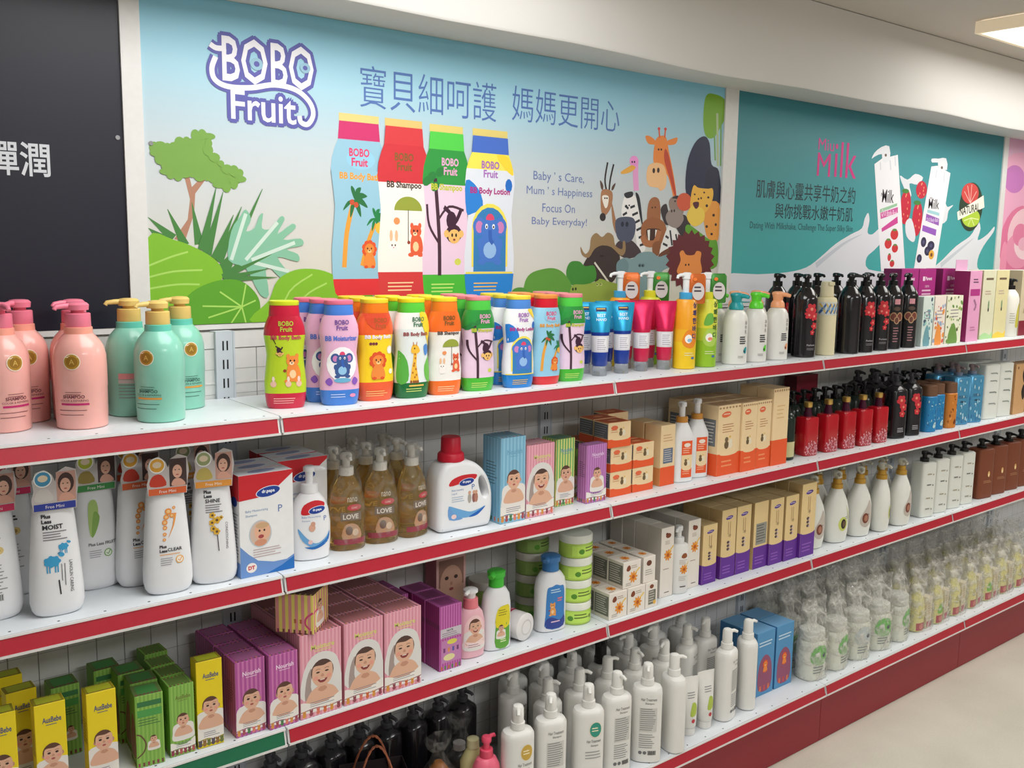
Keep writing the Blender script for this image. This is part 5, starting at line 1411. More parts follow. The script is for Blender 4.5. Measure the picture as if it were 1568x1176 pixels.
def jug():
    m = M((240, 240, 242), .3, var=.02)
    out = smooth_pts([(-.060, 0), (-.071, .006), (-.074, .020), (-.0745, .060), (-.0735, .105), (-.070, .130), (-.060, .150), (-.046, .160), (-.022, .163), (.004, .162), (.026, .155), (.048, .138), (.064, .114), (.073, .085), (.075, .055), (.073, .024), (.068, .006), (.056, 0), (.020, 0), (-.020, 0)], 3)
    hole = smooth_pts([(.040, .120), (.051, .108), (.058, .092), (.059, .078), (.053, .070), (.045, .078), (.038, .098), (.036, .112)], 4)
    if sum(hole[i][0] * hole[(i + 1) % len(hole)][1] - hole[(i + 1) % len(hole)][0] * hole[i][1] for i in range(len(hole))) < 0:
        hole.reverse()
    if sum(out[i][0] * out[(i + 1) % len(out)][1] - out[(i + 1) % len(out)][0] * out[i][1] for i in range(len(out))) < 0:
        out.reverse()
    mb = MB()
    prof = ((.012, -.0340), (.006, -.0325), (.0015, -.027), (0, -.020), (0, .020), (.0015, .027), (.006, .0325), (.012, .0340))
    mi = mb.m(m)
    for pts, sg in ((out, 1), (hole, -1)):
        base = len(mb.v)
        n = len(pts)
        for d, y in prof:
            dd = d if sg > 0 else -d * .55
            for x, z in offset(pts, dd):
                mb.v.append((x, y, max(z, 0)))
        for j in range(len(prof) - 1):
            for i in range(n):
                i2 = (i + 1) % n
                q = (base + j * n + i, base + j * n + i2, base + (j + 1) * n + i2, base + (j + 1) * n + i)
                mb.f.append(q if sg > 0 else q[::-1]); mb.mi.append(mi)
    no, nh = len(out), len(hole)
    for j, fl_ in ((0, False), (len(prof) - 1, True)):
        idx = [j * no + i for i in range(no)] + [len(prof) * no + j * nh + i for i in range(nh)]
        p2 = [Vector((mb.v[i][0], mb.v[i][2])) for i in idx]
        ed = [(i, (i + 1) % no) for i in range(no)] + [(no + i, no + (i + 1) % nh) for i in range(nh)]
        res = delaunay_2d_cdt(p2, ed, [], 0, 1e-6)
        def inside(c, poly):
            k = False
            for a_, b_ in zip(poly, poly[1:] + poly[:1]):
                if (a_.y > c.y) != (b_.y > c.y) and c.x < (b_.x - a_.x) * (c.y - a_.y) / (b_.y - a_.y) + a_.x:
                    k = not k
            return k
        back = {}
        for k, v in enumerate(res[3]):
            if v:
                back[k] = idx[v[0]]
            else:
                mb.v.append((res[0][k].x, prof[j][1], res[0][k].y))
                back[k] = len(mb.v) - 1
        for t in res[2]:
            c = (res[0][t[0]] + res[0][t[1]] + res[0][t[2]]) / 3
            if inside(c, p2[:no]) and not inside(c, p2[no:]):
                q = tuple(back[i] for i in t)
                mb.f.append(q if fl_ else q[::-1]); mb.mi.append(mi)
    me = mb.mesh('body')
    c = MB().loft([(.160, .030, .030, 2), (.162, .0315, .0315, 2), (.176, .0305, .0305, 2), (.180, .027, .027, 2), (.181, .0235, .0235, 2), (.213, .0225, .0225, 2), (.216, .020, .020, 2)], M((200, 26, 50), .4), 30).mesh('cap')
    A = Art()
    A.blob([(-.046, .108), (-.040, .122), (-.014, .130), (.016, .130), (.028, .126), (.020, .116), (-.010, .112)], RB, 3); oval_logo(A, 0, .113, .021)
    A.text('Baby Laundry', -.040, .094, .034, None, c=(110, 140, 190), h=.0055); A.text('Liquid', -.040, .086, .02, None, c=(110, 140, 190), h=.0055); A.text('P', .014, .094, None, None, c=(90, 120, 180), h=.012)
    for x, c_ in ((.008, (176, 170, 160)), (.020, (150, 96, 90)), (.026, (186, 130, 110))):
        A.ell(x, .074, .005, .012, c_, n=10); A.ell(x, .087, .004, .0045, (214, 166, 140), n=8)
    A.blob([(-.048, .062), (-.038, .044), (-.010, .030), (.030, .034), (.050, .050), (.036, .046), (.010, .042), (-.020, .052)], (110, 170, 220), 4); A.blob([(.006, .030), (.030, .032), (.052, .050), (.034, .042)], (30, 100, 190), 4); A.blob([(-.048, .060), (-.046, .030), (-.010, .028), (-.030, .040)], (110, 160, 215), 3)
    A.ell(-.034, .036, .007, .0055, (244, 210, 206), n=12)
    A.bars(-.040, .080, -.006, 3, .005, (170, 190, 210), .3)
    return [part('body', me, kids=[part('label_print', q.mesh('label_print', flat(-.0341))) for q in A.clusters()]), part('cap', c, (-.022, 0, 0), label='red screw cap')]
JUG = jug()

# --- amber liquid soap in clear wrap
_film = {}
def film_mat(alpha):
    """clear polythene: mostly transparent, catching light along its creases"""
    if alpha in _film:
        return _film[alpha]
    m = bpy.data.materials.new('clear polythene')
    m.use_nodes = True
    nt = m.node_tree
    L = nt.links.new
    b = nt.nodes['Principled BSDF']
    b.inputs['Base Color'].default_value = (*lin((214, 212, 204)), 1)
    b.inputs['Roughness'].default_value = .12
    b.inputs['Specular IOR Level'].default_value = .9
    out = nt.nodes['Material Output']
    tr = nt.nodes.new('ShaderNodeBsdfTransparent')
    mix = nt.nodes.new('ShaderNodeMixShader')
    tc = nt.nodes.new('ShaderNodeTexCoord')
    nz = nt.nodes.new('ShaderNodeTexNoise')
    nz.inputs['Scale'].default_value = 26
    nz.inputs['Detail'].default_value = 3
    nz.inputs['Distortion'].default_value = 1.4
    mr = nt.nodes.new('ShaderNodeMapRange')
    mr.inputs[1].default_value, mr.inputs[2].default_value = .46, .66
    mr.inputs[3].default_value, mr.inputs[4].default_value = alpha * .45, min(.8, alpha * 2.6)
    bp = nt.nodes.new('ShaderNodeBump')
    bp.inputs['Strength'].default_value = .9
    bp.inputs['Distance'].default_value = .012
    L(tc.outputs['Object'], nz.inputs['Vector'])
    L(nz.outputs[0], mr.inputs[0]); L(nz.outputs[0], bp.inputs['Height'])
    L(bp.outputs[0], b.inputs['Normal'])
    L(mr.outputs[0], mix.inputs[0]); L(tr.outputs[0], mix.inputs[1]); L(b.outputs[0], mix.inputs[2])
    L(mix.outputs[0], out.inputs['Surface'])
    _film[alpha] = m
    return m
def film(rings, n=26, amp=.0035, seed=1, alpha=.24):
    """thin clear plastic bag, wrinkled"""
    rr = random.Random(seed)
    mb = MB()
    mb.loft(rings, film_mat(alpha), n, cap0=False, cap1=False)
    ph = [rr.uniform(0, 6) for _ in range(6)]
    vs = []
    for (x, y, z) in mb.v:
        t = math.atan2(y, x)
        k = 1 + amp / .04 * (math.sin(3 * t + ph[0] + z * 40) + .7 * math.sin(7 * t + ph[1] - z * 70) + .5 * math.sin(11 * t + ph[2] + z * 110))
        vs.append((x * k, y * k, z + amp * (math.sin(5 * t + ph[3]) if z > .1 else 0)))
    mb.v = vs
    return mb.mesh('clear_wrap')
def amber():
    m = M((250, 212, 120), .06, trans=.9, var=.03, ior=1.2)
    R = [(0, .036, .027, 2.4), (.003, .0385, .0295, 2.4), (.100, .0375, .0290, 2.4), (.125, .0330, .0265, 2.2), (.145, .0235, .0215, 2), (.158, .0165, .0165, 2), (.160, .0150, .0150, 2)]
    b = MB().loft(R, m, 32).mesh('body')
    A = Art()
    A.text('nano', .004, .106, .026, None, c=(226, 212, 190), h=.010, align='c')
    A.ell(.008, .094, .016, .007, (200, 60, 70), n=16); A.text('CLINIC', .008, .0912, .022, None, c=(240, 220, 210), h=.0045, align='c')
    A.rect(-.022, .066, .024, .084, (120, 100, 84)); A.text('LOVE', 0, .069, .034, None, c=(226, 216, 204), h=.011, align='c', bold=.03)
    A.blob([(-.018, .026), (-.014, .054), (.002, .060), (.018, .050), (.022, .026)], (190, 140, 100), 3); A.ell(-.004, .044, .008, .010, (110, 76, 60), n=10); A.ell(.010, .040, .007, .008, (222, 190, 160), n=10)
    A.rect(-.034, .014, .034, .026, (150, 40, 60))
    co, hd = pump_parts(.160, .0155, .018, .208, (226, 222, 214), nozzle=.030, head_r=.013)
    wr = film([(.001, .0405, .0315, 2.2), (.06, .0405, .032, 2.2), (.105, .040, .031, 2.2), (.150, .030, .026, 2), (.178, .022, .021, 2), (.205, .019, .022, 2), (.215, .012, .016, 2)], seed=4, amp=.0008, alpha=.10)
    return [part('body', b, kids=[lab(A, wrap(R))]), part('collar', co), part('pump_head', hd), part('clear_wrap', wr, label='clear shrink wrap')]
AMBER = amber()

# --- orange and tan care line: small cartons, bottle, tall cartons
ORG, TAN = (238, 92, 44), (242, 214, 168)
def critter_pair(A, x, z, s):
    A.ell(x, z, s, s * 1.2, (110, 90, 60), n=10); A.ell(x, z + 1.6 * s, .8 * s, .75 * s, (120, 100, 70), n=10); A.ell(x + 1.8 * s, z - .2 * s, .9 * s, 1.0 * s, (238, 226, 200), n=10); A.ell(x + 1.8 * s, z + 1.0 * s, .7 * s, .6 * s, (240, 230, 206), n=10)
    A.ell(x + 1.5 * s, z + 2.3 * s, .5 * s, .3 * s, (226, 190, 90), n=8)
def tan_art(w_, h, hz):
    x = w_ / 2
    def f(A):
        A.rect(-x, 0, x, hz, ORG)
        A.ell(0, hz, x * .8, h * .035, TAN, n=16)
        A.ell(-x * .3, h * .87, x * .42, h * .042, (232, 110, 70), rot=.1, n=14); A.bars(-x * .55, h * .87, x * .05, 1, h * .03, (246, 226, 200), .4)
        A.bars(-x * .6, h * .72, x * .5, 4, h * .035, (190, 130, 90), .3)
        critter_pair(A, -x * .2, hz + h * .12, x * .20)
        A.bars(-x * .6, hz * .6, x * .6, 2, hz * .2, (246, 150, 100), .35)
        for i in range(7):
            A.ell(-x + (i + .5) * w_ / 7, h * .965, w_ * .05, h * .016, (176, 140, 100), n=6)
    return f
def tan_side(A, d, h, hz):
    A.rect(-d / 2, 0, d / 2, hz, ORG); A.rect(-d * .36, h * .42, d * .36, h * .80, (120, 124, 130)); A.bars(-d * .32, h * .74, d * .32, 7, h * .045, (220, 216, 206), .3)
ORB = carton(.078, .058, .066, TAN, TAN, (214, 110, 60), lambda A: (A.rect(-.039, 0, .039, .022, ORG), A.ell(.004, .022, .03, .004, TAN, n=14), A.ell(-.018, .052, .012, .006, (232, 110, 70), n=12), critter_pair(A, .004, .036, .006), A.bars(-.03, .045, 0, 2, .005, (200, 130, 90), .3)),
             lambda A: (A.rect(-.029, 0, .029, .022, ORG), A.rect(-.027, .024, .027, .062, (104, 108, 114)), A.bars(-.024, .056, .024, 6, .006, (170, 170, 170), .3)), lambda A: (A.rect(-.03, -.02, .03, .02, (190, 84, 50)), A.ell(0, 0, .016, .008, (226, 150, 100), n=14)))
TANB = carton(.058, .060, .169, TAN, TAN, (226, 196, 150), lambda A: (A.rect(-.029, 0, .029, .052, ORG), A.rect(-.018, .062, .020, .104, (104, 116, 140)), A.bars(-.015, .098, .018, 6, .006, (210, 206, 196), .3), A.bars(-.02, .14, .02, 3, .008, (214, 170, 120), .3)), lambda A: A.rect(-.03, 0, .03, .050, (226, 150, 90)))
TBL = carton(.100, .062, .205, TAN, TAN, (220, 190, 150), tan_art(.100, .205, .064), lambda A: tan_side(A, .062, .205, .064), lambda A: A.rect(-.04, -.02, .04, .02, (200, 160, 120)))
TBM = carton(.068, .062, .205, TAN, TAN, (220, 190, 150), tan_art(.068, .205, .064), lambda A: tan_side(A, .062, .205, .064), lambda A: A.rect(-.025, -.02, .025, .02, (200, 160, 120)))
TBT = carton(.076, .062, .236, TAN, TAN, (220, 190, 150), lambda A: (A.rect(-.038, 0, .038, .078, ORG), A.bars(-.02, .18, .02, 4, .012, (226, 186, 130), .3), [A.ell(-.033 + i * .011, .229, .004, .004, (176, 140, 100), n=6) for i in range(7)]), lambda A: A.rect(-.031, 0, .031, .078, ORG))
def tan_pump():
    m = M((238, 238, 238), .3, var=.02)
    R = [(0, .031, .023, 3), (.003, .0335, .0255, 3), (.125, .0335, .0255, 3), (.132, .0320, .0245, 3), (.166, .0170, .0165, 2.2), (.168, .0150, .0150, 2)]
    b = MB().loft(R, m, 32).mesh('body')
    A = Art()
    A.rect(-.014, .014, .022, .118, ORG); A.rect(-.014, .040, .022, .078, TAN); critter_pair(A, 0, .054, .0055); A.ell(.004, .040, .016, .006, TAN, n=12)
    A.ell(.004, .106, .011, .006, (246, 230, 214), n=14); A.bars(-.010, .096, .018, 3, .006, (246, 200, 170), .35); A.bars(-.010, .030, .018, 2, .006, (246, 180, 150), .35)
    co, hd = pump_parts(.168, .0165, .016, .226, (204, 140, 60), (240, 240, 240), nozzle=.036, head_r=.0125)
    return [part('body', b, kids=[lab(A, wrap(R))]), part('collar', co, label='gold collar'), part('pump_head', hd, label='white pump head')]
TANP = tan_pump()
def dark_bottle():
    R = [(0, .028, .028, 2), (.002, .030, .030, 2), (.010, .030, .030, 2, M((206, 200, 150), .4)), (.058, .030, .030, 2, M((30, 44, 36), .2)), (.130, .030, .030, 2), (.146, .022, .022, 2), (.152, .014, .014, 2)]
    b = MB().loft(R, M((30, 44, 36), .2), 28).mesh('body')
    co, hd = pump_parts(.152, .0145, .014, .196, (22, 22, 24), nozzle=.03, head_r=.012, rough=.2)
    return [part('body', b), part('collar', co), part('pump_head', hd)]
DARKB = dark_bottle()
def red_bottle():
    m = M((186, 20, 34), .22, coat=.5, var=.04)
    R = [(0, .029, .024, 5), (.003, .0308, .0262, 5), (.118, .0308, .0262, 5), (.1225, .0290, .0245, 5), (.1245, .0150, .0150, 2)]
    b = MB().loft(R, m, 32).mesh('body')
    A = Art()
    rr = random.Random(5)
    for i in range(80):
        x = rr.uniform(-.028, .029)
        z = rr.uniform(.006, .016 + .050 * (.5 + .5 * (x + .03) / .06) * rr.random() ** .35)
        A.ell(x, z, .0020, .0026, (226, 160, 172), n=6)
        if i % 3 == 0:
            A.line([(x, z), (x + rr.uniform(-.004, .004), max(.004, z - .010))], .0006, (226, 150, 160))
    nk = MB().loft([(.1245, .013, .013, 2), (.134, .013, .013, 2), (.146, .010, .010, 2), (.154, .010, .010, 2)], M((70, 16, 44), .2), 20).mesh('neck')
    cp = MB().loft([(.154, .0105, .0105, 4), (.155, .0112, .0112, 4), (.170, .0112, .0112, 4), (.171, .010, .010, 4)], M((214, 176, 96), .25, .7), 16).mesh('cap')
    return [part('body', b, kids=[lab(A, wrap(R))]), part('neck', nk, label='dark purple neck'), part('cap', cp, label='gold cap')]
REDB = red_bottle()
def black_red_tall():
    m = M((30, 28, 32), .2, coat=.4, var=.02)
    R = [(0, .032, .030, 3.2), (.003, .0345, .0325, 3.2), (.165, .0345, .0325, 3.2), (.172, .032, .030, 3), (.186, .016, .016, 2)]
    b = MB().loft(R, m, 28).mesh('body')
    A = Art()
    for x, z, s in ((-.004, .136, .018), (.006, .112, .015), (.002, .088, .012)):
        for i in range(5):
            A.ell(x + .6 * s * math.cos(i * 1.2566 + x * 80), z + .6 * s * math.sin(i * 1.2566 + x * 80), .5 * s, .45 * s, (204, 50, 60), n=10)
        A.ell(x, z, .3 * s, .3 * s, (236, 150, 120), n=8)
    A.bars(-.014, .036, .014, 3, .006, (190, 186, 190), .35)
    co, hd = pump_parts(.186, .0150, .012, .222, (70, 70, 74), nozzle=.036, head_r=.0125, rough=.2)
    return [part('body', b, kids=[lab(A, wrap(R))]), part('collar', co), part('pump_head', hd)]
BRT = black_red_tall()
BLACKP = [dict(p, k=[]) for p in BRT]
def wood_cap_bottle(c, spots):
    R = [(0, .0275, .0275, 3), (.002, .0295, .0295, 3), (.128, .0295, .0295, 3), (.131, .027, .027, 3)]
    b = MB().loft(R, M(c, .3, var=.12, nscale=200), 28).mesh('body')
    A = Art()
    rr = random.Random(sum(c))
    for i in range(26):
        A.ell(rr.uniform(-.024, .024), rr.uniform(.01, .12), rr.uniform(.001, .003), rr.uniform(.002, .005), spots[i % len(spots)], n=7)
    A.blob([(.002, .020), (.010, .036), (.016, .026), (.010, .014)], spots[0], 3)
    cp = MB().loft([(.131, .026, .026, 3), (.132, .0275, .0275, 3), (.168, .0265, .0265, 3), (.170, .024, .024, 3)], M((110, 76, 54), .6, var=.2, nscale=180), 28).mesh('cap')
    return [part('body', b, kids=[lab(A, wrap(R))]), part('cap', cp, label='brown cap')]
WCB_B, WCB_O = wood_cap_bottle((40, 130, 186), [(190, 220, 220), (30, 96, 150), (90, 170, 200)]), wood_cap_bottle((206, 126, 50), [(110, 50, 24), (226, 160, 90)])
def blue_square():
    R = [(0, .037, .030, 5), (.003, .0395, .0325, 5), (.176, .0395, .0325, 5), (.182, .036, .029, 5), (.186, .017, .017, 2)]
    b = MB().loft(R, M((84, 156, 196), .22, .35, var=.25, nscale=160), 32).mesh('body')
    A = Art()
    A.rect(-.010, .086, .012, .091, (40, 60, 80)); A.bars(-.02, .11, .02, 2, .006, (60, 90, 120), .4)
    rr = random.Random(9)
    for i in range(24):
        A.ell(rr.uniform(-.034, .034), rr.uniform(.01, .17), rr.uniform(.002, .005), rr.uniform(.003, .009), ((150, 200, 220), (60, 120, 170), (190, 216, 226))[i % 3], n=7)
    co, hd = pump_parts(.186, .0155, .012, .224, (120, 130, 150), (150, 130, 130), nozzle=.030, head_r=.013)
    return [part('body', b, kids=[lab(A, wrap(R))]), part('collar', co), part('pump_head', hd)]
BLUSQ = blue_square()
def white_block(h, w_, d, marks, capc=None):
    R = [(0, w_ - .003, d - .003, 6), (.003, w_, d, 6), (h - .004, w_, d, 6), (h, w_ - .005, d - .005, 6)]
    b = MB().loft(R, M((226, 228, 220), .35, var=.02), 32).mesh('body')
    A = Art()
    for i, (z, c) in enumerate(marks):
        A.bars(-w_ * .4, z, w_ * .4, 1, .008, c, .6)
        A.ell(w_ * .45, z, .004, .003, c, n=8)
    ps = [part('body', b, kids=[lab(A, wrap(R))])]
    if capc:
        co, hd = pump_parts(h, .016, .014, h + .040, capc, nozzle=.032, head_r=.0125, rough=.25)
        ps += [part('collar', co, label='black collar'), part('pump_head', hd, label='black pump head')]
    return ps
WBK = white_block(.217, .044, .030, [(.18, (150, 156, 150)), (.15, (150, 156, 150)), (.105, (130, 136, 130)), (.06, (150, 156, 150))])
WBL = white_block(.205, .037, .030, [(.16, (170, 160, 140)), (.12, (120, 124, 120)), (.07, (170, 160, 140)), (.03, (150, 150, 140))], (24, 24, 26))
def heart_box():
    def f(A):
        for z in (.16, .09):
            A.blob([(.012, z), (.028, z + .03), (.044, z + .01), (.044, z - .02), (.028, z - .034)], (44, 30, 26), 4)
        A.ell(-.03, .19, .006, .006, (120, 84, 60), n=8)
    return carton(.100, .06, .205, (206, 160, 110), (190, 146, 100), (190, 146, 100), f)
HEARTB = heart_box()

# --- third-shelf things
def pink_baby_pump():
    R = [(0, .030, .018, 2.4), (.003, .0340, .0210, 2.4), (.030, .0358, .0225, 2.4), (.085, .0355, .0225, 2.4), (.108, .0300, .0205, 2.2), (.118, .0220, .0180, 2), (.120, .0175, .0170, 2)]
    b = MB().loft(R, M((240, 186, 196), .3), 30).mesh('body')
    A = Art()
    A.ell(0, .066, .028, .040, (246, 206, 206), n=26); baby(A, .001, .078, .0165, False, True); A.blob([(-.026, .044), (-.026, .030), (.026, .030), (.026, .048), (0, .040)], (246, 220, 216), 3); A.bars(-.018, .034, .018, 2, .005, (160, 120, 140), .3)
    co = MB().loft([(.120, .0175, .0175, 2), (.121, .0185, .0185, 2), (.143, .0175, .0175, 2), (.144, .014, .014, 2)], M((238, 130, 140), .3), 24).mesh('collar')
    h = MB().loft([(.144, .0115, .0115, 2), (.157, .0125, .0125, 2), (.158, .0175, .0175, 2), (.164, .0175, .0175, 2), (.167, .012, .012, 2)], M((238, 236, 236), .3), 22)
    h.tube([(0, 0, .1615), (-.020, -.016, .162), (-.024, -.019, .159)], [.006, .005, .004], M((238, 236, 236), .3), 10)
    return [part('body', b, kids=[lab(A, wrap(R))]), part('collar', co), part('pump_head', h.mesh('pump_head'), label='white pump head')]
PBP = pink_baby_pump()
def cap_bottle(capc, blue):
    k = 1.15 if blue else 1.0
    R = [(0, .034 * k, .021 * k, 2.4), (.003, .0375 * k, .0245 * k, 2.4), (.110, .0375 * k, .0245 * k, 2.4), (.135, .0340 * k, .0230 * k, 2.3), (.150, .0250 * k, .0190 * k, 2.1), (.155, .017 * k, .016 * k, 2)]
    b = MB().loft(R, M((238, 238, 240), .3, var=.02), 32).mesh('body')
    A = Art()
    if blue:
        A.blob([(-.026, .012), (.026, .012), (.028, .050), (.027, .100), (.024, .118), (.012, .120), (0, .124), (-.012, .120), (-.024, .116), (-.027, .090), (-.028, .050)], (60, 130, 200), 3)
        A.blob([(-.026, .012), (.026, .012), (.028, .040), (.012, .030), (-.012, .040), (-.027, .034)], (50, 70, 150), 3)
        fox_fig(A, -.010, .070, .0105, (236, 160, 80)); A.bars(.004, .086, .022, 2, .006, (236, 110, 110), .5); A.bars(-.014, .026, .016, 1, .005, (236, 200, 214), .6); A.bars(-.016, .110, .018, 2, .006, (190, 220, 240), .4)
    else:
        A.blob([(-.014, .010), (.024, .010), (.026, .060), (.025, .106), (.012, .112), (-.010, .104), (-.015, .060)], (100, 170, 60), 3); A.blob([(-.014, .060), (.026, .060), (.025, .106), (.012, .112), (-.010, .104)], (232, 216, 40), 3)
        A.bars(-.008, .100, .020, 3, .006, (150, 140, 40), .35); baby(A, .000, .056, .0075); A.bars(-.002, .026, .018, 2, .005, (226, 236, 190), .5)
    cm_ = M(capc, .3)
    c = MB().loft([(.155, .0175 * k, .0175 * k, 2), (.156, .019 * k, .019 * k, 2), (.178, .018 * k, .018 * k, 2), (.179, .022 * k, .020 * k, 2), (.192, .023 * k, .021 * k, 2), (.196, .017 * k, .016 * k, 2)], cm_, 26)
    c.tube([(0, 0, .187), (-.020, -.012, .187), (-.026, -.016, .184)], [.010, .009, .007], cm_, 12)
    return [part('body', b, kids=[lab(A, wrap(R))]), part('cap', c.mesh('cap'))]
GCB, BCB = cap_bottle((70, 196, 60), False), cap_bottle((60, 120, 180), True)
def jar(lidc, bodyc):
    b = MB().loft([(0, .041, .041, 2), (.002, .0435, .0435, 2), (.036, .0435, .0435, 2), (.038, .042, .042, 2)], M(bodyc, .35), 34).mesh('jar_body')
    A = Art()
    A.rect(-.042, .006, .042, .033, tuple(min(255, int(v * 1.08)) for v in bodyc))
    A.bars(-.020, .026, .020, 2, .008, tuple(int(v * .6) for v in bodyc), .45); A.ell(.026, .020, .005, .005, tuple(int(v * .7) for v in bodyc), n=10); A.ell(-.028, .018, .006, .007, (90, 150, 50), n=10)
    l = MB().loft([(.038, .0425, .0425, 2), (.039, .0440, .0440, 2), (.056, .0440, .0440, 2), (.0585, .0425, .0425, 2), (.059, .038, .038, 2)], M(lidc, .35), 34).mesh('lid')
    return [part('jar_body', b, kids=[lab(A, wrap([(0, .0436, .0436, 2), (.04, .0436, .0436, 2)]))]), part('lid', l)]
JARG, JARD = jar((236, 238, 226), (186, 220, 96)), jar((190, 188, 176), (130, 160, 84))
def white_jar():
    b = MB().loft([(0, .028, .028, 2), (.004, .0345, .0345, 2), (.075, .0350, .0350, 2), (.084, .031, .031, 2), (.086, .025, .025, 2)], M((236, 232, 230), .3), 30).mesh('jar_body')
    A = Art()
    A.rect(-.034, .040, .034, .070, (170, 40, 80)); A.bars(-.02, .06, .02, 3, .007, (236, 200, 210), .35)
    A.at(); B = Art(); B.ell(0, 0, .020, .020, (214, 210, 208), n=24); B.ell(0, 0, .016, .016, (236, 232, 230), n=22)
    return [part('jar_body', b, kids=[lab(A, wrap([(0, .035, .035, 2), (.08, .0352, .0352, 2)]))]), part('base_ring', B.mesh('base_ring', lambda u, v, l: (u, v, -l)))]
WJAR = white_jar()
def gerbera(A, x, z, s):
    for i in range(9):
        a = i * .698
        A.ell(x + .6 * s * math.cos(a), z + .6 * s * math.sin(a), .45 * s, .2 * s, (236, 150, 50), rot=a, n=8)
    A.ell(x, z, .34 * s, .34 * s, (190, 90, 30), n=10)
WCART = (238, 230, 220)
def ger_small():
    return carton(.066, .058, .072, WCART, (214, 206, 196), (226, 216, 204), lambda A: (A.blob([(-.022, .050), (-.018, .060), (-.010, .062), (-.006, .052), (-.014, .046)], (130, 66, 40), 3), A.bars(-.004, .058, .024, 2, .005, (160, 130, 110), .3), gerbera(A, .004, .028, .016), A.line([(.012, .038), (.028, .050)], .004, (240, 200, 90)), A.bars(-.024, .012, .0, 2, .005, (160, 150, 140), .3)),
                  lambda A: (A.rect(-.026, .010, .026, .064, (110, 110, 104)), A.bars(-.022, .058, .022, 8, .006, (200, 196, 188), .35)), lambda A: (gerbera(A, 0, 0, .014), A.bars(-.026, -.02, -.004, 1, .005, (130, 66, 40), .5)))
GER = ger_small()
GERB = carton(.046, .058, .072, WCART, (214, 206, 196), (226, 216, 204), lambda A: (A.rect(-.012, .010, .016, .050, (120, 118, 106)), A.bars(-.010, .044, .014, 5, .007, (206, 200, 190), .35), A.ell(.012, .014, .006, .006, (230, 180, 70), n=8), A.ell(0, .060, .008, .006, (130, 66, 40), n=10)), None, lambda A: gerbera(A, 0, 0, .012))
GERM = carton(.046, .058, .072, WCART, (214, 206, 196), (226, 216, 204), lambda A: (A.ell(-.002, .054, .010, .008, (110, 60, 40), n=10), A.bars(-.016, .034, .016, 3, .006, (160, 150, 140), .3)), None, lambda A: gerbera(A, 0, 0, .012))
def ger_tall(w_, h):
    x = w_ / 2
    return carton(w_, .050, h, WCART, (206, 198, 188), (216, 208, 198), lambda A: (A.ell(.002, h * .88, x * .42, h * .035, (130, 66, 40), n=12), A.ell(-.004, h * .905, x * .2, h * .02, (110, 54, 36), n=8), A.bars(-x * .4, h * .8, x * .5, 3, h * .02, (170, 150, 130), .3), gerbera(A, .002, h * .60, x * .62), A.line([(.006, h * .64), (x * .9, h * .72)], .004, (240, 200, 90)), A.bars(-x * .6, h * .40, x * .5, 1, h * .02, (140, 110, 90), .4), A.bars(-x * .3, h * .06, x * .5, 1, h * .02, (80, 70, 70), .5)))
GERT = ger_tall(.052, .201)
def ger_pump():
    R = [(0, .028, .024, 2.2), (.003, .0302, .0262, 2.2), (.132, .0302, .0262, 2.2), (.140, .027, .0235, 2.2), (.144, .016, .016, 2)]
    b = MB().loft(R, M((238, 236, 232), .3, var=.02), 30).mesh('body')
    A = Art()
    A.blob([(-.004, .108), (.002, .118), (.012, .118), (.016, .108), (.006, .104)], (150, 84, 46), 3); A.bars(-.010, .098, .020, 3, .005, (200, 180, 160), .3); gerbera(A, .006, .072, .014); A.line([(.012, .080), (.024, .092)], .003, (240, 200, 90)); A.bars(-.006, .02, .016, 1, .005, (90, 80, 80), .6); A.bars(-.010, .050, .020, 3, .005, (190, 180, 170), .3)
    co, hd = pump_parts(.144, .0165, .016, .194, (232, 232, 230), nozzle=.034, head_r=.0125)
    return [part('body', b, kids=[lab(A, wrap(R))]), part('collar', co), part('pump_head', hd)]
GERP = ger_pump()
VIO, TAN3 = (100, 44, 150), (232, 204, 148)
def violet(w_, h, back=False):
    x = w_ / 2
    hz = h * .33
    def f(A):
        A.rect(-x, 0, x, hz, VIO)
        A.bars(-x * .7, hz * .5, x * .7, 3, hz * .14, (150, 96, 190), .3)
        if back:
            A.rect(-x * .7, h * .36, x * .8, h * .68, (150, 150, 140)); A.bars(-x * .6, h * .64, x * .7, 7, h * .04, (90, 90, 90), .35)
            return
        A.ell(0, hz, x * .9, h * .026, TAN3, n=16)
        A.ell(0, h * .88, x * .5, h * .026, (84, 60, 150), rot=.12, n=16); A.bars(-x * .35, h * .88, x * .35, 1, h * .02, (226, 214, 230), .4)
        A.text('Dream', -.0035, h * .60, .010, None, c=(120, 96, 80), h=.010)
        A.at(.004, h * .82, 1, 1, -pi / 2); A.bars(0, 0, h * .24, 2, .009, (176, 140, 100), .3); A.at()
        for i in range(3):
            A.ell(-.002, h * (.42 + i * .05), x * .20, h * .022, (90, 70, 76), n=10); A.ell(.006, h * (.41 + i * .05), x * .12, h * .016, (214, 190, 190), n=8)
    return carton(w_, .050, h, TAN3, (196, 166, 116), (206, 178, 130), f, lambda A: A.rect(-.025, 0, .025, hz, VIO if not back else (206, 176, 126)))
VIO_S, VIO_M, VIO_B, VIO_T = violet(.062, .177), violet(.066, .209), violet(.068, .209, True), violet(.076, .238)
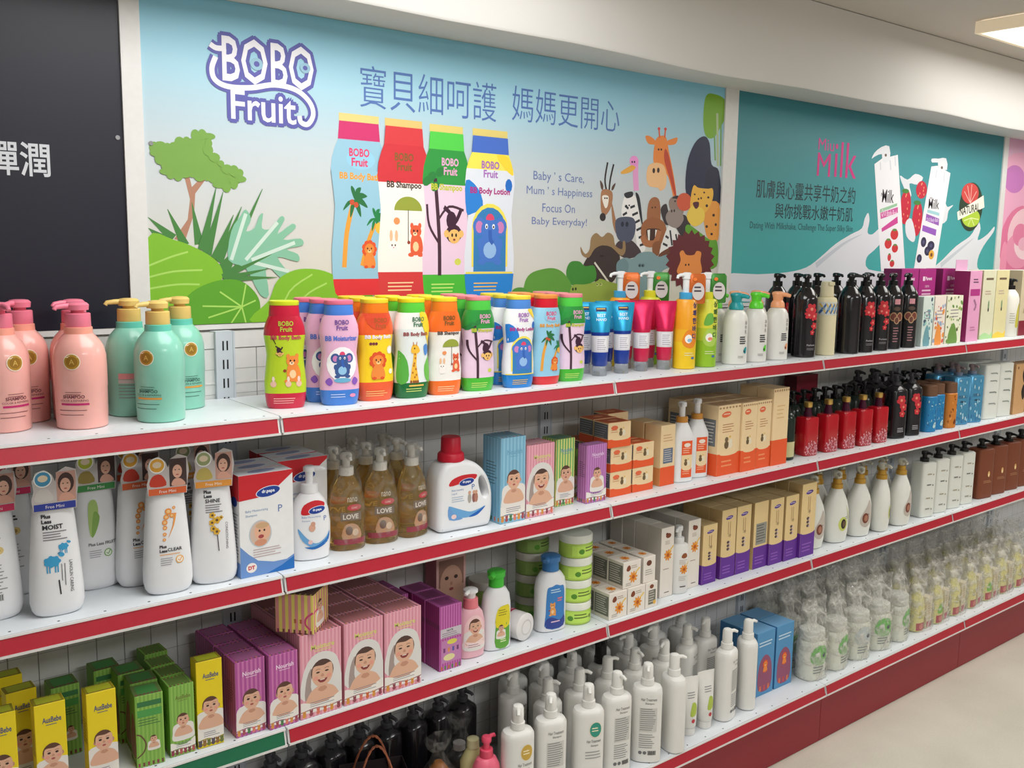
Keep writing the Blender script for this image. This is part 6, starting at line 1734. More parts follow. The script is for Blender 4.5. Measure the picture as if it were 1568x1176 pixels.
def oval_pump(lc):
    R = [(0, .034, .024, 2.2), (.003, .0400, .0290, 2.2), (.030, .0450, .0325, 2.2), (.070, .0475, .0335, 2.2), (.110, .0458, .0325, 2.2), (.138, .0395, .0295, 2.1), (.158, .0305, .0245, 2), (.174, .0215, .0195, 2), (.182, .0180, .0175, 2)]
    b = MB().loft(R, M((232, 232, 224), .3, var=.02), 32).mesh('body')
    A = Art()
    if lc == 'brown':
        A.blob([(.022, .128), (.034, .090), (.030, .050), (.008, .034), (-.014, .044), (-.016, .070), (.004, .100)], (196, 186, 176), 4); A.ell(.004, .066, .014, .018, (120, 64, 46), n=18); A.ell(.006, .066, .008, .011, (176, 120, 96), n=14); A.text('essence', .012, .076, .020, None, c=(60, 50, 46), h=.005)
    else:
        A.ell(.004, .066, .019, .024, (206, 214, 110), n=20); A.ell(.006, .066, .011, .017, (50, 40, 34), n=16); A.ell(.008, .066, .006, .010, (110, 84, 60), n=12); A.bars(.012, .088, .030, 2, .005, (140, 150, 120), .35); A.blob([(.018, .128), (.032, .096), (.030, .070), (.024, .100)], (214, 220, 170), 3)
    co = MB().loft([(.182, .0175, .0175, 2), (.183, .0190, .0190, 2), (.198, .0185, .0185, 2), (.199, .0145, .0145, 2), (.214, .0140, .0140, 2), (.215, .011, .011, 2)], M((206, 160, 70), .3, .45), 24).mesh('collar')
    h = MB().loft([(.215, .009, .009, 2), (.222, .009, .009, 2), (.223, .0145, .0145, 2), (.236, .0140, .0140, 2), (.240, .009, .009, 2)], M((226, 222, 206), .2, trans=.2), 20)
    h.tube([(0, 0, .231), (-.014, -.026, .232), (-.018, -.034, .228)], [.0065, .0055, .0045], M((226, 222, 206), .2, trans=.2), 10)
    return [part('body', b, kids=[lab(A, wrap(R))]), part('collar', co, label='gold collar'), part('pump_head', h.mesh('pump_head'))]
OVB, OVG = oval_pump('brown'), oval_pump('green')
def brown_block():
    R = [(0, .046, .030, 6), (.003, .0485, .0325, 6), (.196, .0485, .0325, 6), (.200, .044, .028, 6)]
    b = MB().loft(R, M((126, 66, 42), .38, var=.12, nscale=30), 32).mesh('body')
    A = Art()
    A.ell(.010, .098, .007, .012, (226, 180, 110), n=14); A.ell(.010, .094, .004, .007, (250, 230, 180), n=10); A.bars(-.02, .07, .03, 2, .006, (190, 140, 100), .35)
    co, hd = pump_parts(.200, .018, .012, .238, (24, 22, 22), nozzle=.034, head_r=.014, rough=.25)
    return [part('body', b, kids=[lab(A, wrap(R))]), part('collar', co, label='black collar'), part('pump_head', hd, label='black pump head')]
BRB = brown_block()

# --- base-shelf things
def lotion(style):
    m = M((232, 230, 224), .32, var=.02)
    R = [(0, .036, .024, 2.6), (.003, .0405, .0285, 2.6), (.190, .0405, .0285, 2.6), (.200, .0400, .0280, 2.6), (.207, .0360, .0250, 2.6), (.2105, .0260, .0200, 2.3), (.212, .0160, .0160, 2)]
    b = MB().loft(R, m, 32).mesh('body')
    A = Art()
    if style in ('gold', 'green'):
        c = (206, 168, 70) if style == 'gold' else (50, 150, 130)
        A.ell(.012, .160, .017, .021, (236, 226, 196), n=24); A.ell(.012, .160, .0155, .0195, c, n=24); A.bars(.002, .163, .022, 2, .007, (246, 236, 200), .4)
        A.text('Hair Treatment', .008, .126, .046, None, c=(90, 90, 90), h=.008, align='c'); A.text('Shampoo', .010, .114, .030, None, c=(80, 80, 80), h=.007, align='c')
        A.bars(-.014, .1, .030, 3, .008, (160, 160, 160), .3)
    else:
        A.text('Hair Treatment', .004, .176, .046, None, c=(100, 100, 100), h=.008, align='c'); A.text('Shampoo', .006, .165, .030, None, c=(80, 80, 80), h=.007, align='c')
        A.rect(-.020, .090, .026, .156, (206, 204, 198)); A.bars(-.018, .152, .024, 11, .0058, (140, 140, 140), .4); A.bars(-.020, .080, .022, 7, .006, (150, 150, 150), .35)
        for i in range(12):
            A.rect(.004 + i * .0018, .024, .0048 + i * .0018 + (i % 3) * .0003, .036, (50, 50, 50))
        A.ell(-.016, .030, .005, .005, (110, 110, 110), n=10); A.ell(-.004, .030, .005, .005, (110, 110, 110), n=10)
    cm_ = M((234, 232, 226), .3)
    co = MB().loft([(.212, .0170, .0170, 2), (.213, .0180, .0180, 2), (.229, .0172, .0172, 2), (.230, .0150, .0150, 2)], cm_, 24).mesh('collar')
    h = MB().loft([(.230, .0145, .0145, 2), (.246, .0145, .0145, 2), (.264, .0140, .0140, 2), (.2695, .0115, .0115, 2), (.272, .006, .006, 2)], cm_, 22)
    h.tube([(0, 0, .262), (0, -.022, .263), (0, -.032, .258)], [.0062, .0050, .0042], cm_, 10)
    return [part('body', b, kids=[lab(A, wrap(R))]), part('collar', co), part('pump_head', h.mesh('pump_head'))]
LOT = {s: lotion(s) for s in ('gold', 'green', 'back')}
def black_head_lotion():
    ps = [dict(p) for p in LOT['back']]
    cm_ = M((22, 20, 22), .3)
    co = MB().loft([(.212, .0180, .0180, 2), (.213, .0190, .0190, 2), (.229, .0182, .0182, 2), (.230, .0150, .0150, 2)], cm_, 24).mesh('collar')
    h = MB().loft([(.230, .0165, .0165, 2), (.262, .0165, .0165, 2), (.263, .0180, .0180, 2), (.286, .0175, .0175, 2), (.290, .012, .012, 2)], cm_, 22)
    h.tube([(0, 0, .277), (-.016, -.020, .279), (-.026, -.030, .276)], [.0080, .0065, .0055], cm_, 10)
    return [ps[0], part('collar', co, label='black collar'), part('pump_head', h.mesh('pump_head'), label='black pump head')]
LOTK = black_head_lotion()
def pink_lotion():
    R = [(0, .032, .024, 2.3, M((240, 214, 216), .32)), (.003, .0355, .0270, 2.3), (.100, .0358, .0275, 2.3, M((238, 110, 134), .32)), (.128, .0335, .0260, 2.2), (.146, .0250, .0210, 2), (.150, .0165, .0160, 2)]
    b = MB().loft(R, M((240, 214, 216), .32), 30).mesh('body')
    A = Art()
    A.text('mild', 0, .082, .03, None, c=(214, 70, 110), h=.010, align='c', bold=.03); A.bars(-.018, .07, .018, 4, .007, (226, 140, 160), .35); A.ell(.016, .098, .004, .004, (230, 100, 130), n=8)
    co, hd = pump_parts(.150, .0160, .020, .202, (232, 80, 108), nozzle=.030, head_r=.0125)
    h2 = hd
    return [part('body', b, kids=[lab(A, wrap([r[:4] for r in R]))]), part('collar', co), part('pump_head', h2)]
PKL = pink_lotion()
def white_squeeze(ac):
    """tapering tube, wide crimp up, standing on its cap"""
    R = [(.022, .020, .020, 2), (.026, .0225, .0225, 2), (.080, .0255, .0205, 2), (.130, .0285, .0110, 2), (.158, .0300, .0022, 2), (.168, .0300, .0014, 2)]
    b = MB().loft(R, M((232, 230, 224), .35), 26).mesh('body')
    A = Art()
    A.blob([(-.006, .060), (.002, .096), (.016, .090), (.014, .062)], ac, 3); A.bars(-.012, .124, .014, 3, .007, (150, 150, 150), .35); A.ell(.004, .044, .006, .006, (196, 60, 70), n=10)
    cp = MB().loft([(0, .0195, .0195, 2), (.001, .0208, .0208, 2), (.021, .0205, .0205, 2), (.022, .019, .019, 2)], M((226, 224, 218), .35), 24).mesh('cap')
    return [part('body', b, kids=[lab(A, wrap(R))]), part('cap', cp)]
WSQ = white_squeeze((176, 196, 80))
def blue_pack():
    def f(A):
        A.blob([(-.03, .02), (-.03, .10), (0, .13), (.03, .10), (.03, .02)], (150, 80, 110), 3)
        small_lion(A, 0, .10, .011); critters(A, -.03, .03, .02, .009, [(226, 120, 70), (206, 80, 80)], 3)
        A.bars(-.034, .17, .034, 2, .010, (200, 224, 240), .4)
    return carton(.088, .070, .205, (84, 148, 196), (70, 130, 180), (110, 160, 200), f)
BLP = blue_pack()
def bagged(bottle, rings, seed, name='clear_bag', alpha=.27):
    return bottle + [part(name, film(rings, seed=seed, amp=.0016, alpha=alpha), label='crumpled clear plastic bag')]
def lemon_bottle(green):
    R = [(0, .026, .024, 2.3), (.003, .0320, .0280, 2.3), (.095, .0320, .0280, 2.3), (.122, .0255, .0235, 2.1), (.140, .0150, .0150, 2), (.146, .0125, .0125, 2)]
    b = MB().loft(R, M((226, 218, 146), .35, var=.03), 28).mesh('body')
    A = Art()
    A.rect(-.022, .006, .022, .034, (176, 66, 76)); A.ell(0, .020, .011, .011, (206, 120, 110), n=14)
    if green:
        A.blob([(-.016, .042), (-.010, .072), (.010, .074), (.018, .046)], (120, 190, 60), 3)
    else:
        A.bars(-.014, .072, .014, 4, .007, (170, 160, 100), .35)
    cp = MB().loft([(.146, .0130, .0130, 2), (.147, .0140, .0140, 2), (.166, .0130, .0130, 2), (.168, .010, .010, 2)], M((226, 220, 190), .4), 20).mesh('cap')
    return [part('body', b, kids=[lab(A, wrap(R))]), part('cap', cp)]
BAGR = [(.001, .058, .036, 3), (.05, .0600, .0380, 3), (.110, .0600, .0365, 3), (.160, .056, .026, 2.6), (.190, .052, .012, 2.6), (.205, .048, .006, 2.4), (.214, .050, .010, 2.4), (.232, .056, .014, 2.2)]
def lemon_set(green, seed):
    ps = lemon_bottle(green)
    ps = [dict(p, l=(-.024, 0, 0)) for p in ps]
    bx = MB().box(-.018, .018, -.022, .022, .0005, .118, M((226, 214, 184), .55)).mesh('carton_body', False, bevel=.0008)
    A = Art()
    A.rect(-.016, .004, .016, .026, (186, 100, 110)); A.bars(-.012, .1, .012, 6, .009, (190, 170, 130), .35); A.ell(.002, .042, .009, .010, (206, 190, 140), n=10)
    ps.append(part('inner_carton', bx, (.032, .004, 0), (0, 0, .12), kids=[part('front_print', A.mesh('front_print', flat(-.022)))], label='cream carton beside the bottle inside the bag'))
    return bagged(ps, BAGR, seed)
LEM = [lemon_set(False, 11), lemon_set(True, 12), lemon_set(False, 13)]
def white_jar_bag(ac):
    R = [(0, .033, .028, 2.4), (.003, .0365, .0310, 2.4), (.088, .0365, .0310, 2.4), (.098, .033, .029, 2.3), (.101, .030, .026, 2)]
    b = MB().loft(R, M((226, 228, 214), .35, var=.03), 28).mesh('body')
    A = Art()
    A.blob([(-.026, .050), (-.022, .082), (0, .090), (.022, .080), (.026, .050), (0, .040)], ac, 3); A.bars(-.020, .034, .020, 3, .007, (130, 140, 140), .4); A.ell(.012, .064, .006, .006, (60, 66, 80), n=10); A.ell(-.010, .068, .007, .006, (236, 236, 226), n=10)
    cp = MB().loft([(.101, .031, .027, 2.2), (.102, .033, .029, 2.2), (.124, .032, .028, 2.2), (.126, .028, .024, 2.2)], M((214, 216, 206), .35), 26).mesh('cap')
    bag = [(.001, .044, .038, 2.6), (.06, .046, .040, 2.6), (.120, .045, .036, 2.6), (.160, .046, .024, 2.6), (.190, .046, .012, 2.4), (.210, .050, .004, 2.3)]
    k = 1.3
    lm = lab(A, wrap(R))
    for me in (b, cp, *[q['m'] for q in lm]):
        me.transform(Matrix.Scale(k, 4))
    return bagged([part('body', b, kids=[lm]), part('cap', cp)], [(r[0] * 1.25, r[1] * 1.12, r[2] * 1.16, r[3]) for r in bag], sum(ac))
WJB, WJG = white_jar_bag((196, 206, 206)), white_jar_bag((110, 190, 90))
def black_round_bag(seed, k=1.0):
    b = MB().loft([(0, .030, .030, 2), (.004, .036, .036, 2), (.050, .038, .038, 2), (.085, .034, .034, 2), (.100, .022, .022, 2), (.104, .016, .016, 2)], M((30, 26, 30), .25, coat=.4), 26).mesh('body')
    cp = MB().loft([(.104, .014, .014, 2), (.105, .0155, .0155, 2), (.120, .015, .015, 2), (.122, .012, .012, 2)], M((212, 206, 206), .3), 20).mesh('cap')
    bag = [(.001, .041, .041, 2.2), (.05, .0435, .0435, 2.2), (.095, .040, .038, 2.2), (.130, .026, .024, 2), (.150, .016, .014, 2), (.175, .028, .020, 2), (.190, .034, .022, 2)]
    for me in (b, cp):
        me.transform(Matrix.Scale(k, 4))
    return bagged([part('body', b), part('cap', cp, label='pale cap')], [(r[0] * k, r[1] * k, r[2] * k, r[3]) for r in bag], seed, alpha=.07)
BRG, BRG2 = black_round_bag(21), black_round_bag(23, 1.05)
def amber_bag():
    b = MB().loft([(0, .036, .034, 2), (.004, .042, .040, 2), (.060, .044, .042, 2), (.100, .036, .034, 2), (.124, .018, .018, 2), (.134, .010, .010, 2)], M((196, 120, 44), .2, trans=.3, coat=.3, var=.06), 28).mesh('body')
    bag = [(.001, .046, .044, 2.2), (.06, .048, .046, 2.2), (.105, .041, .040, 2.2), (.140, .022, .020, 2), (.158, .014, .012, 2), (.180, .034, .022, 2), (.196, .042, .024, 2)]
    return bagged([part('body', b)], bag, 33, alpha=.09)
AMB2 = amber_bag()
# ================================================================== placing the goods
ORD = ['first', 'second', 'third', 'fourth', 'fifth', 'sixth', 'seventh', 'eighth', 'ninth', 'tenth', 'eleventh', 'twelfth', 'thirteenth']
ROW = ['front row', 'second row back', 'third row back', 'fourth row back']
ZS = {1: Z1, 2: Z2, 3: Z3, 4: Z4}
EPS = .0004
def one(parts, name, shelf, x, y, label, cat, group=None, rz=0, tw=None, dz=0):
    return put(parts, name, (x, y, ZS[shelf] + dz + EPS), rz, label, cat, group, tw)
def file_(parts, name, shelf, x, y0, dy, n, label, cat, group=None, rz=0, dz=0, dx=0, tw=None):
    """one facing and the stock standing behind it"""
    for i in range(n):
        one(parts, name, shelf, x + dx * i, y0 + dy * i, label + ', ' + ROW[i] if n > 1 else label, cat, group, rz + (random.uniform(-.05, .05) if i else 0), tw, dz)

# ---------------- top shelf
g = 'pink pump bottles on the top shelf'
one(PINKP, 'pump_bottle', 1, -.449, .139, 'pink pump bottle cut off by the left edge of the photo, top shelf', 'bottle', g, .30, {'pump_head': -.1})
one(PINKP, 'pump_bottle', 1, -.400, .2145, 'pink pump bottle half hidden behind the one at the left edge', 'bottle', g, .05, {'pump_head': -.9})
one(PINKP, 'pump_bottle', 1, -.331, .100, 'pink pump bottle standing in front, gold medallion fully visible, nozzle to the left', 'bottle', g, -.55, {'pump_head': -.75})
one(PINKP, 'pump_bottle', 1, -.3145, .1885, 'pink pump bottle almost hidden behind the front pink one', 'bottle', g, -.2, {'pump_head': -1.0})
g = 'mint pump bottles on the top shelf'
one(MINTB, 'pump_bottle', 1, -.219, .178, 'mint pump bottle with its back label showing, behind the left side', 'bottle', g, -.1, {'pump_head': -1.5})
one(MINTP, 'pump_bottle', 1, -.196, .086, 'mint pump bottle standing in front with mustard pump and gold medallion', 'bottle', g, -.85, {'pump_head': -.55})
one(MINTP, 'pump_bottle', 1, -.114, .200, 'mint pump bottle farthest right, behind, near the slotted upright', 'bottle', g, .10, {'pump_head': -1.55})

g = 'waisted kids bottles on the top shelf'
kn = 'shampoo_bottle'
one(KIDS['fox'], kn, 1, .054, .084, 'red and lime waisted bottle with an orange fox, leftmost of the kids bottles', 'bottle', g, -.32)
for i, (x, y, a) in enumerate(((.163, .060, -.22), (.156, .112, -.2), (.146, .164, -.2))):
    one(KIDS['pinkelephant'], kn, 1, x, y, 'pink waisted bottle with a blue cap and blue elephant, ' + ROW[i], 'bottle', g, a)
for d, x, y, rz, desc in (('lion', .2525, .069, -.12, 'orange and yellow waisted bottle with a lion'), ('giraffe', .337, .057, -.05, 'white and dark green waisted bottle with a giraffe'), ('umbrella', .4225, .056, -.08, 'orange and white waisted bottle with an umbrella picture'),
                          ('monkey', .519, .060, -.12, 'green and lilac waisted bottle with a monkey, beside the umbrella one'), ('elephant', .629, .049, -.10, 'white and blue waisted bottle with a blue elephant under a yellow arch'), ('palm', .7185, .055, -.08, 'light blue waisted bottle with palm trees and red cap'),
                          ('monkey', .8075, .064, -.12, 'green and lilac waisted bottle with a monkey, next to the blue tubes')):
    file_(KIDS[d], kn, 1, x, y, .056, 3, desc, 'bottle', g, rz, dx=.004)
g = 'squeeze tubes on the top shelf'
file_(TUBE_B, 'squeeze_tube', 1, .934, .088, .062, 2, 'metallic blue squeeze tube on a clear cap, left of the blue pair', 'tube', g, -.50)
file_(TUBE_B, 'squeeze_tube', 1, 1.020, .094, .062, 2, 'metallic blue squeeze tube on a clear cap, right of the blue pair', 'tube', g, -.45)
file_(TUBE_P, 'squeeze_tube', 1, 1.100, .100, .062, 2, 'crimson squeeze tube on a clear cap, next to the blue tubes', 'tube', g, -.5)
file_(TUBE_P, 'squeeze_tube', 1, 1.180, .090, .062, 2, 'crimson squeeze tube on a clear cap, next to the yellow bottle', 'tube', g, -.5)
g = 'pump bottles with hanging sample pouches'
one(POUCH_O, 'pump_bottle', 1, 1.242, .072, 'orange and yellow pump bottle with a foil pouch, in front', 'bottle', g, -.30)
one(POUCH_G, 'pump_bottle', 1, 1.328, .070, 'lime green pump bottle with a foil pouch, in front', 'bottle', g, -.35)
one(POUCH_O, 'pump_bottle', 1, 1.128, .212, 'orange pump bottle with a foil pouch, behind the crimson tubes', 'bottle', g, -.45)
one(POUCH_G, 'pump_bottle', 1, 1.236, .200, 'yellow green pump bottle with a foil pouch, behind the orange one', 'bottle', g, -.45)
g = 'white milk pump bottles on the top shelf'
for p, q, x, y, c, c2 in ((WP_T, WP_G, 1.449, .062, 'teal', 'green'), (WP_G, WP_P, 1.549, .068, 'bright green', 'peach'), (WP_P, WP_P, 1.650, .066, 'peach', 'peach')):
    one(p, 'pump_bottle', 1, x, y, 'white pump bottle with a %s cap at the shelf edge' % c, 'bottle', g, -.28)
    one(q, 'pump_bottle', 1, x - .002, y + .076, 'white pump bottle with a %s cap, behind the %s capped one' % (c2, c), 'bottle', g, -.1)
g = 'glossy black pump bottles on the top shelf'
bk_ = 'glossy black pump bottle with red flowers'
for i, (x, y, k, a, t) in enumerate(((1.790, .064, BLK_F, -.3, bk_ + ', left of the cream bottle'), (2.010, .050, BLK_F, 1.1, bk_ + ', first right of the cream bottle'), (2.092, .048, BLK_F, -.25, bk_ + ', second right of the cream bottle'),
                                     (2.190, .052, BLK_F, -.45, bk_ + ', third right of the cream bottle'), (2.276, .056, BLK_M, -.5, 'glossy black pump bottle with pink tag and brown medallions, half hidden'), (2.366, .052, BLK_M, -.55, 'glossy black pump bottle with pink tag and brown medallions, beside the floral cartons'),
                                     (1.760, .150, BLK_F, .4, bk_ + ', behind the peach capped white bottle'), (1.860, .148, BLK_F, .4, bk_ + ', behind the cream bottle, left'), (1.960, .142, BLK_F, .4, bk_ + ', behind the cream bottle, right'),
                                     (2.060, .136, BLK_F, .3, bk_ + ', back row, fourth from the left'), (2.160, .140, BLK_F, .3, bk_ + ', back row, fifth from the left'), (2.258, .142, BLK_F, .3, bk_ + ', back row, sixth from the left'))):
    one(k, 'pump_bottle', 1, x, y, t, 'bottle', g, a, {'pump_head': -.8})
one(CREAM, 'lotion_bottle', 1, 1.899, .063, 'cream coloured bottle with a blue patterned band among black bottles', 'bottle', None, -.35)
# cartons at the right end
def floral(w_, base, cols, seed):
    def f(A):
        rr = random.Random(seed)
        for i in range(34):
            x, z = rr.uniform(-w_ / 2 + .006, w_ / 2 - .006), rr.uniform(.006, .168)
            c = cols[i % len(cols)]
            s = rr.uniform(.003, .008)
            A.ell(x, z, s, s * rr.uniform(.6, 1.6), c, rot=rr.uniform(0, 3), n=8)
        A.blob([(-w_ * .3, .0), (-w_ * .25, .05), (0, .075), (w_ * .2, .04), (w_ * .25, 0)], cols[0], 3)
        A.bars(-w_ * .25, .12, w_ * .3, 3, .012, (150, 140, 150), .25)
    return carton(w_, .05, .174, base, tuple(int(v * .92) for v in base), None, f)
g = 'floral printed cartons at the shelf edge'
for x, w_, c, cols, t in ((2.4655, .072, (214, 228, 220), [(110, 160, 170), (150, 200, 190), (70, 90, 110)], 'pale teal floral carton beside the black bottles'), (2.547, .078, (236, 226, 214), [(236, 150, 70), (214, 80, 60), (150, 170, 200)], 'peach and orange floral carton between two other floral cartons'),
                          (2.652, .116, (230, 230, 206), [(110, 150, 70), (90, 100, 60), (170, 190, 110)], 'cream carton with green leaf print below the magenta boxes')):
    one(floral(w_, c, cols, int(x * 100)), 'carton', 1, x, .050, t, 'box', g)
MAG = (166, 40, 124)
def magenta(w_):
    def f(A):
        A.rect(-w_ * .28, .224, -w_ * .16, .240, (236, 214, 230)); A.text('Parent', -w_ * .12, .226, w_ * .4, None, c=(240, 220, 236), h=.013, bold=.03)
        A.text('care', 0, .200, .05, None, c=(226, 190, 214), h=.008, align='c'); A.bars(-w_ * .3, .186, w_ * .3, 2, .013, (226, 190, 214), .45)
        A.rect(-w_ / 2, .0, w_ / 2, .12, (186, 110, 160))
    return carton(w_, .07, .268, MAG, (130, 26, 92), MAG, f)
g = 'magenta cartons at the back'
one(magenta(.118), 'carton', 1, 2.490, .150, 'magenta carton behind the pale teal floral carton', 'box', g)
one(magenta(.118), 'carton', 1, 2.612, .150, 'magenta carton with white lettering above the green leaf carton', 'box', g)
one(magenta(.150), 'carton', 1, 2.798, .150, 'magenta carton half behind the tall pink carton', 'box', g)
def tall_pink():
    ps = carton(.090, .060, .262, (226, 160, 196), (150, 34, 100), (240, 220, 226), lambda A: (A.rect(-.036, .170, .036, .195, (176, 50, 130)), A.bars(-.02, .228, .02, 2, .010, (120, 80, 110), .5), [A.ell(.004 + .008 * math.sin(i), .12 + i * .008, .007, .006, (160, 110, 140), n=8) for i in range(5)], A.bars(-.02, .05, .02, 2, .010, (190, 120, 160), .5)))
    fl_ = MB().box(-.044, .044, .0285, .0295, .262, .302, M((216, 170, 196), .6)).box(-.0445, -.0435, -.028, .028, .262, .280, M((244, 236, 236), .6)).mesh('flap', False)
    return ps + [part('flap', MB().box(-.044, .044, .0285, .0295, .2622, .302, M((206, 160, 190), .6)).mesh('flap', False), label='open upright top flap')]
one(tall_pink(), 'carton', 1, 2.790, .052, 'tall pink carton with a magenta side and its top flap standing open', 'box')
def tall_cream(c, acc):
    return carton(.104, .060, .263, c, (196, 190, 150), (236, 232, 210), lambda A: (A.bars(-.03, .226, .03, 1, .016, (110, 90, 70), .5), A.bars(-.03, .18, .03, 2, .010, (190, 170, 150), .5), A.ell(.004, .13, .006, .018, (120, 150, 110), n=10), A.ell(.004, .112, .006, .008, (70, 70, 60), n=8), A.blob([(-.05, 0), (-.05, .012), (-.01, .024), (.03, .014), (.05, .026), (.05, 0)], acc, 3)))
g = 'tall cream cartons on the top shelf'
one(tall_cream((216, 214, 184), (170, 210, 150)), 'carton', 1, 2.950, .076, 'tall cream carton with a pale green foot, next to the pink carton', 'box', g)
one(tall_cream((220, 210, 160), (236, 200, 70)), 'carton', 1, 3.058, .076, 'tall cream carton with a yellow foot, beside the white bottle', 'box', g)
def black_cap_white():
    R = [(0, .032, .03, 2.2), (.003, .035, .032, 2.2), (.150, .035, .032, 2.2), (.168, .030, .028, 2), (.186, .016, .016, 2)]
    b = MB().loft(R, M((232, 230, 220), .3, var=.02), 28).mesh('body')
    A = Art(); A.blob([(.006, .04), (.012, .11), (.024, .13), (.026, .05)], (200, 190, 70), 3); A.bars(-.02, .09, .004, 5, .009, (170, 170, 160), .3)
    co, hd = pump_parts(.186, .0165, .016, .230, (24, 22, 22), nozzle=.03, head_r=.013)
    return [part('body', b, kids=[lab(A, wrap(R))]), part('collar', co, label='black collar'), part('pump_head', hd, label='black pump head')]
one(black_cap_white(), 'pump_bottle', 1, 3.160, .060, 'white bottle with a black pump beside the last cream carton, top shelf', 'bottle', None, -.4)
one(carton(.16, .08, .262, (206, 192, 160), (180, 166, 136), (236, 232, 220), lambda A: (A.rect(-.08, 0, .08, .060, (130, 26, 44)), A.blob([(-.05, .09), (-.02, .14), (.02, .12), (.05, .17), (.03, .10)], (170, 156, 120), 3), A.bars(-.05, .22, .05, 2, .012, (150, 130, 100), .4))), 'carton', 1, 3.290, .080, 'beige carton with a dark red foot at the right edge of the top shelf', 'box')
one(carton(.16, .08, .262, (214, 206, 190), (186, 176, 150), (236, 232, 220), lambda A: A.rect(-.08, 0, .08, .06, (150, 90, 80))), 'carton', 1, 3.480, .080, 'pale carton beyond the beige one, outside the right edge', 'box')

# ---------------- second shelf
g = 'white care bottles with hanging cards'
for s_, x, y, rz, t in (('white', -.490, .092, .05, 'white care bottle with barcode and cream flowers, cut by the left edge'), ('sheep', -.399, .056, -.05, 'white care bottle with a blue sheep print, front'), ('aloe', -.307, .150, .0, 'white care bottle with green leaf print, standing back'),
                        ('orange', -.236, .120, .0, 'white care bottle with orange bubbles, partly hidden behind its twin'), ('orange', -.208, .047, -.12, 'white care bottle with orange bubbles, at the shelf edge'), ('chamomile', -.119, .050, -.18, 'white care bottle with yellow flowers, next to the red and white carton'),
                        ('white', -.440, .200, .0, 'white care bottle with a crimson card, deep behind the sheep bottle'), ('chamomile', -.130, .140, .0, 'white care bottle with yellow flowers, behind its twin'), ('orange', -.225, .200, .1, 'white care bottle with orange bubbles, deepest of the three')):
    one(CARE[s_], 'care_bottle', 2, x, y, t, 'bottle', g, rz)
g = 'red and white baby care cartons'
file_(DRP, 'carton', 2, -.0185, .048, .0455, 3, 'white carton with red top, baby portrait and blue wave', 'box', g)
file_(DRP, 'carton', 2, .0960, .121, .0470, 3, 'white carton with red top behind the white pump bottle', 'box', g)
one(DRPP, 'pump_bottle', 2, .095, .068, 'white oval pump bottle with red and blue label beside its carton', 'bottle', None, -.15)
g = 'amber soap bottles in clear wrap'
for i, x in enumerate((.190, .273, .355)):
    file_(AMBER, 'soap_bottle', 2, x, .084, .068, 3 if i else 2, 'amber pump bottle in clear wrap, %s of the amber bottles' % ('leftmost', 'middle', 'rightmost')[i], 'bottle', g, -.2 if i < 2 else .25, dx=.004)
one(JUG, 'detergent_jug', 2, .474, .068, 'white laundry jug with a red cap and a handle hole', 'jug', None, -.06)
g = 'striped baby portrait cartons on the second shelf'
one(LBLUE, 'carton', 2, .598, .056, 'tall light blue striped carton with a baby portrait, right of the jug', 'box', g)
one(PKB2, 'carton', 2, .6845, .054, 'pink striped carton with a smiling baby in a white hood, second shelf', 'box', g)
one(GYB, 'carton', 2, .798, .088, 'green and yellow striped carton with a baby portrait', 'box', g)
one(GRN2, 'carton', 2, .860, .126, 'small green carton with a baby portrait, squeezed behind a purple one', 'box', g)
one(PUR2, 'carton', 2, .885, .054, 'lilac striped carton with a baby portrait, second shelf', 'box', g)
g = 'small orange and tan cartons'
for lvl in (0, 1):
    for c, x in enumerate((.984, 1.068)):
        file_(ORB, 'small_carton', 2, x, .076, .0605, 3, 'small orange and tan carton, %s layer, %s stack' % (('lower', 'middle')[lvl], ('left', 'right')[c]), 'box', g, dz=lvl * .0665)
one(ORB, 'small_carton', 2, .972, .072, 'small orange and tan carton on top of the left stack, in front', 'box', g, -.06, dz=.133)
one(ORB, 'small_carton', 2, .978, .134, 'small orange and tan carton on top of the left stack, behind the first', 'box', g, -.06, dz=.133)
one(ORB, 'small_carton', 2, 1.068, .176, 'small orange and tan carton on top of the right stack, set back', 'box', g, 0, dz=.133)
file_(TANB, 'carton', 2, 1.1685, .082, .064, 2, 'tan carton with orange foot and grey panel, beside the white pumps', 'box', 'tan and orange cartons')
g = 'white pump bottles with orange labels'
one(TANP, 'pump_bottle', 2, 1.240, .068, 'white pump bottle with orange label and gold collar, left of two', 'bottle', g, -.25, {'pump_head': -.6})
one(TANP, 'pump_bottle', 2, 1.318, .080, 'white pump bottle with orange label and gold collar, right of two', 'bottle', g, -.3, {'pump_head': -.6})
g = 'tan and orange cartons'
file_(TBL, 'carton', 2, 1.4085, .066, .0645, 3, 'wide tan carton with orange foot, left end of the tan row', 'box', g)
file_(TBM, 'carton', 2, 1.4945, .060, .0645, 3, 'tan carton with orange foot, second in the tan row', 'box', g)
file_(TBM, 'carton', 2, 1.5660, .062, .0645, 3, 'tan carton with orange foot, third in the tan row', 'box', g)
file_(TBT, 'carton', 2, 1.6410, .058, .0645, 2, 'tallest tan carton with orange foot, right end of the tan row', 'box', g)
file_(DARKB, 'pump_bottle', 2, 1.728, .070, .066, 2, 'dark green bottle with a cream band, beside the tallest tan carton', 'bottle', 'dark pump bottles', -.3)
g = 'red square bottles with gold caps'
for i, (x, y) in enumerate(((1.838, .066), (1.944, .062), (2.040, .058), (2.130, .052), (2.224, .050))):
    file_(REDB, 'square_bottle', 2, x, y, .066, 1, 'red square bottle with gold cap, %s from the left' % ('first', 'second', 'third', 'fourth', 'fifth')[i], 'bottle', g, -.12)
one(carton(.12, .05, .23, (120, 16, 40), (90, 12, 30)), 'carton', 2, 2.01, .215, 'dark red carton in the shade behind the red bottles', 'box')
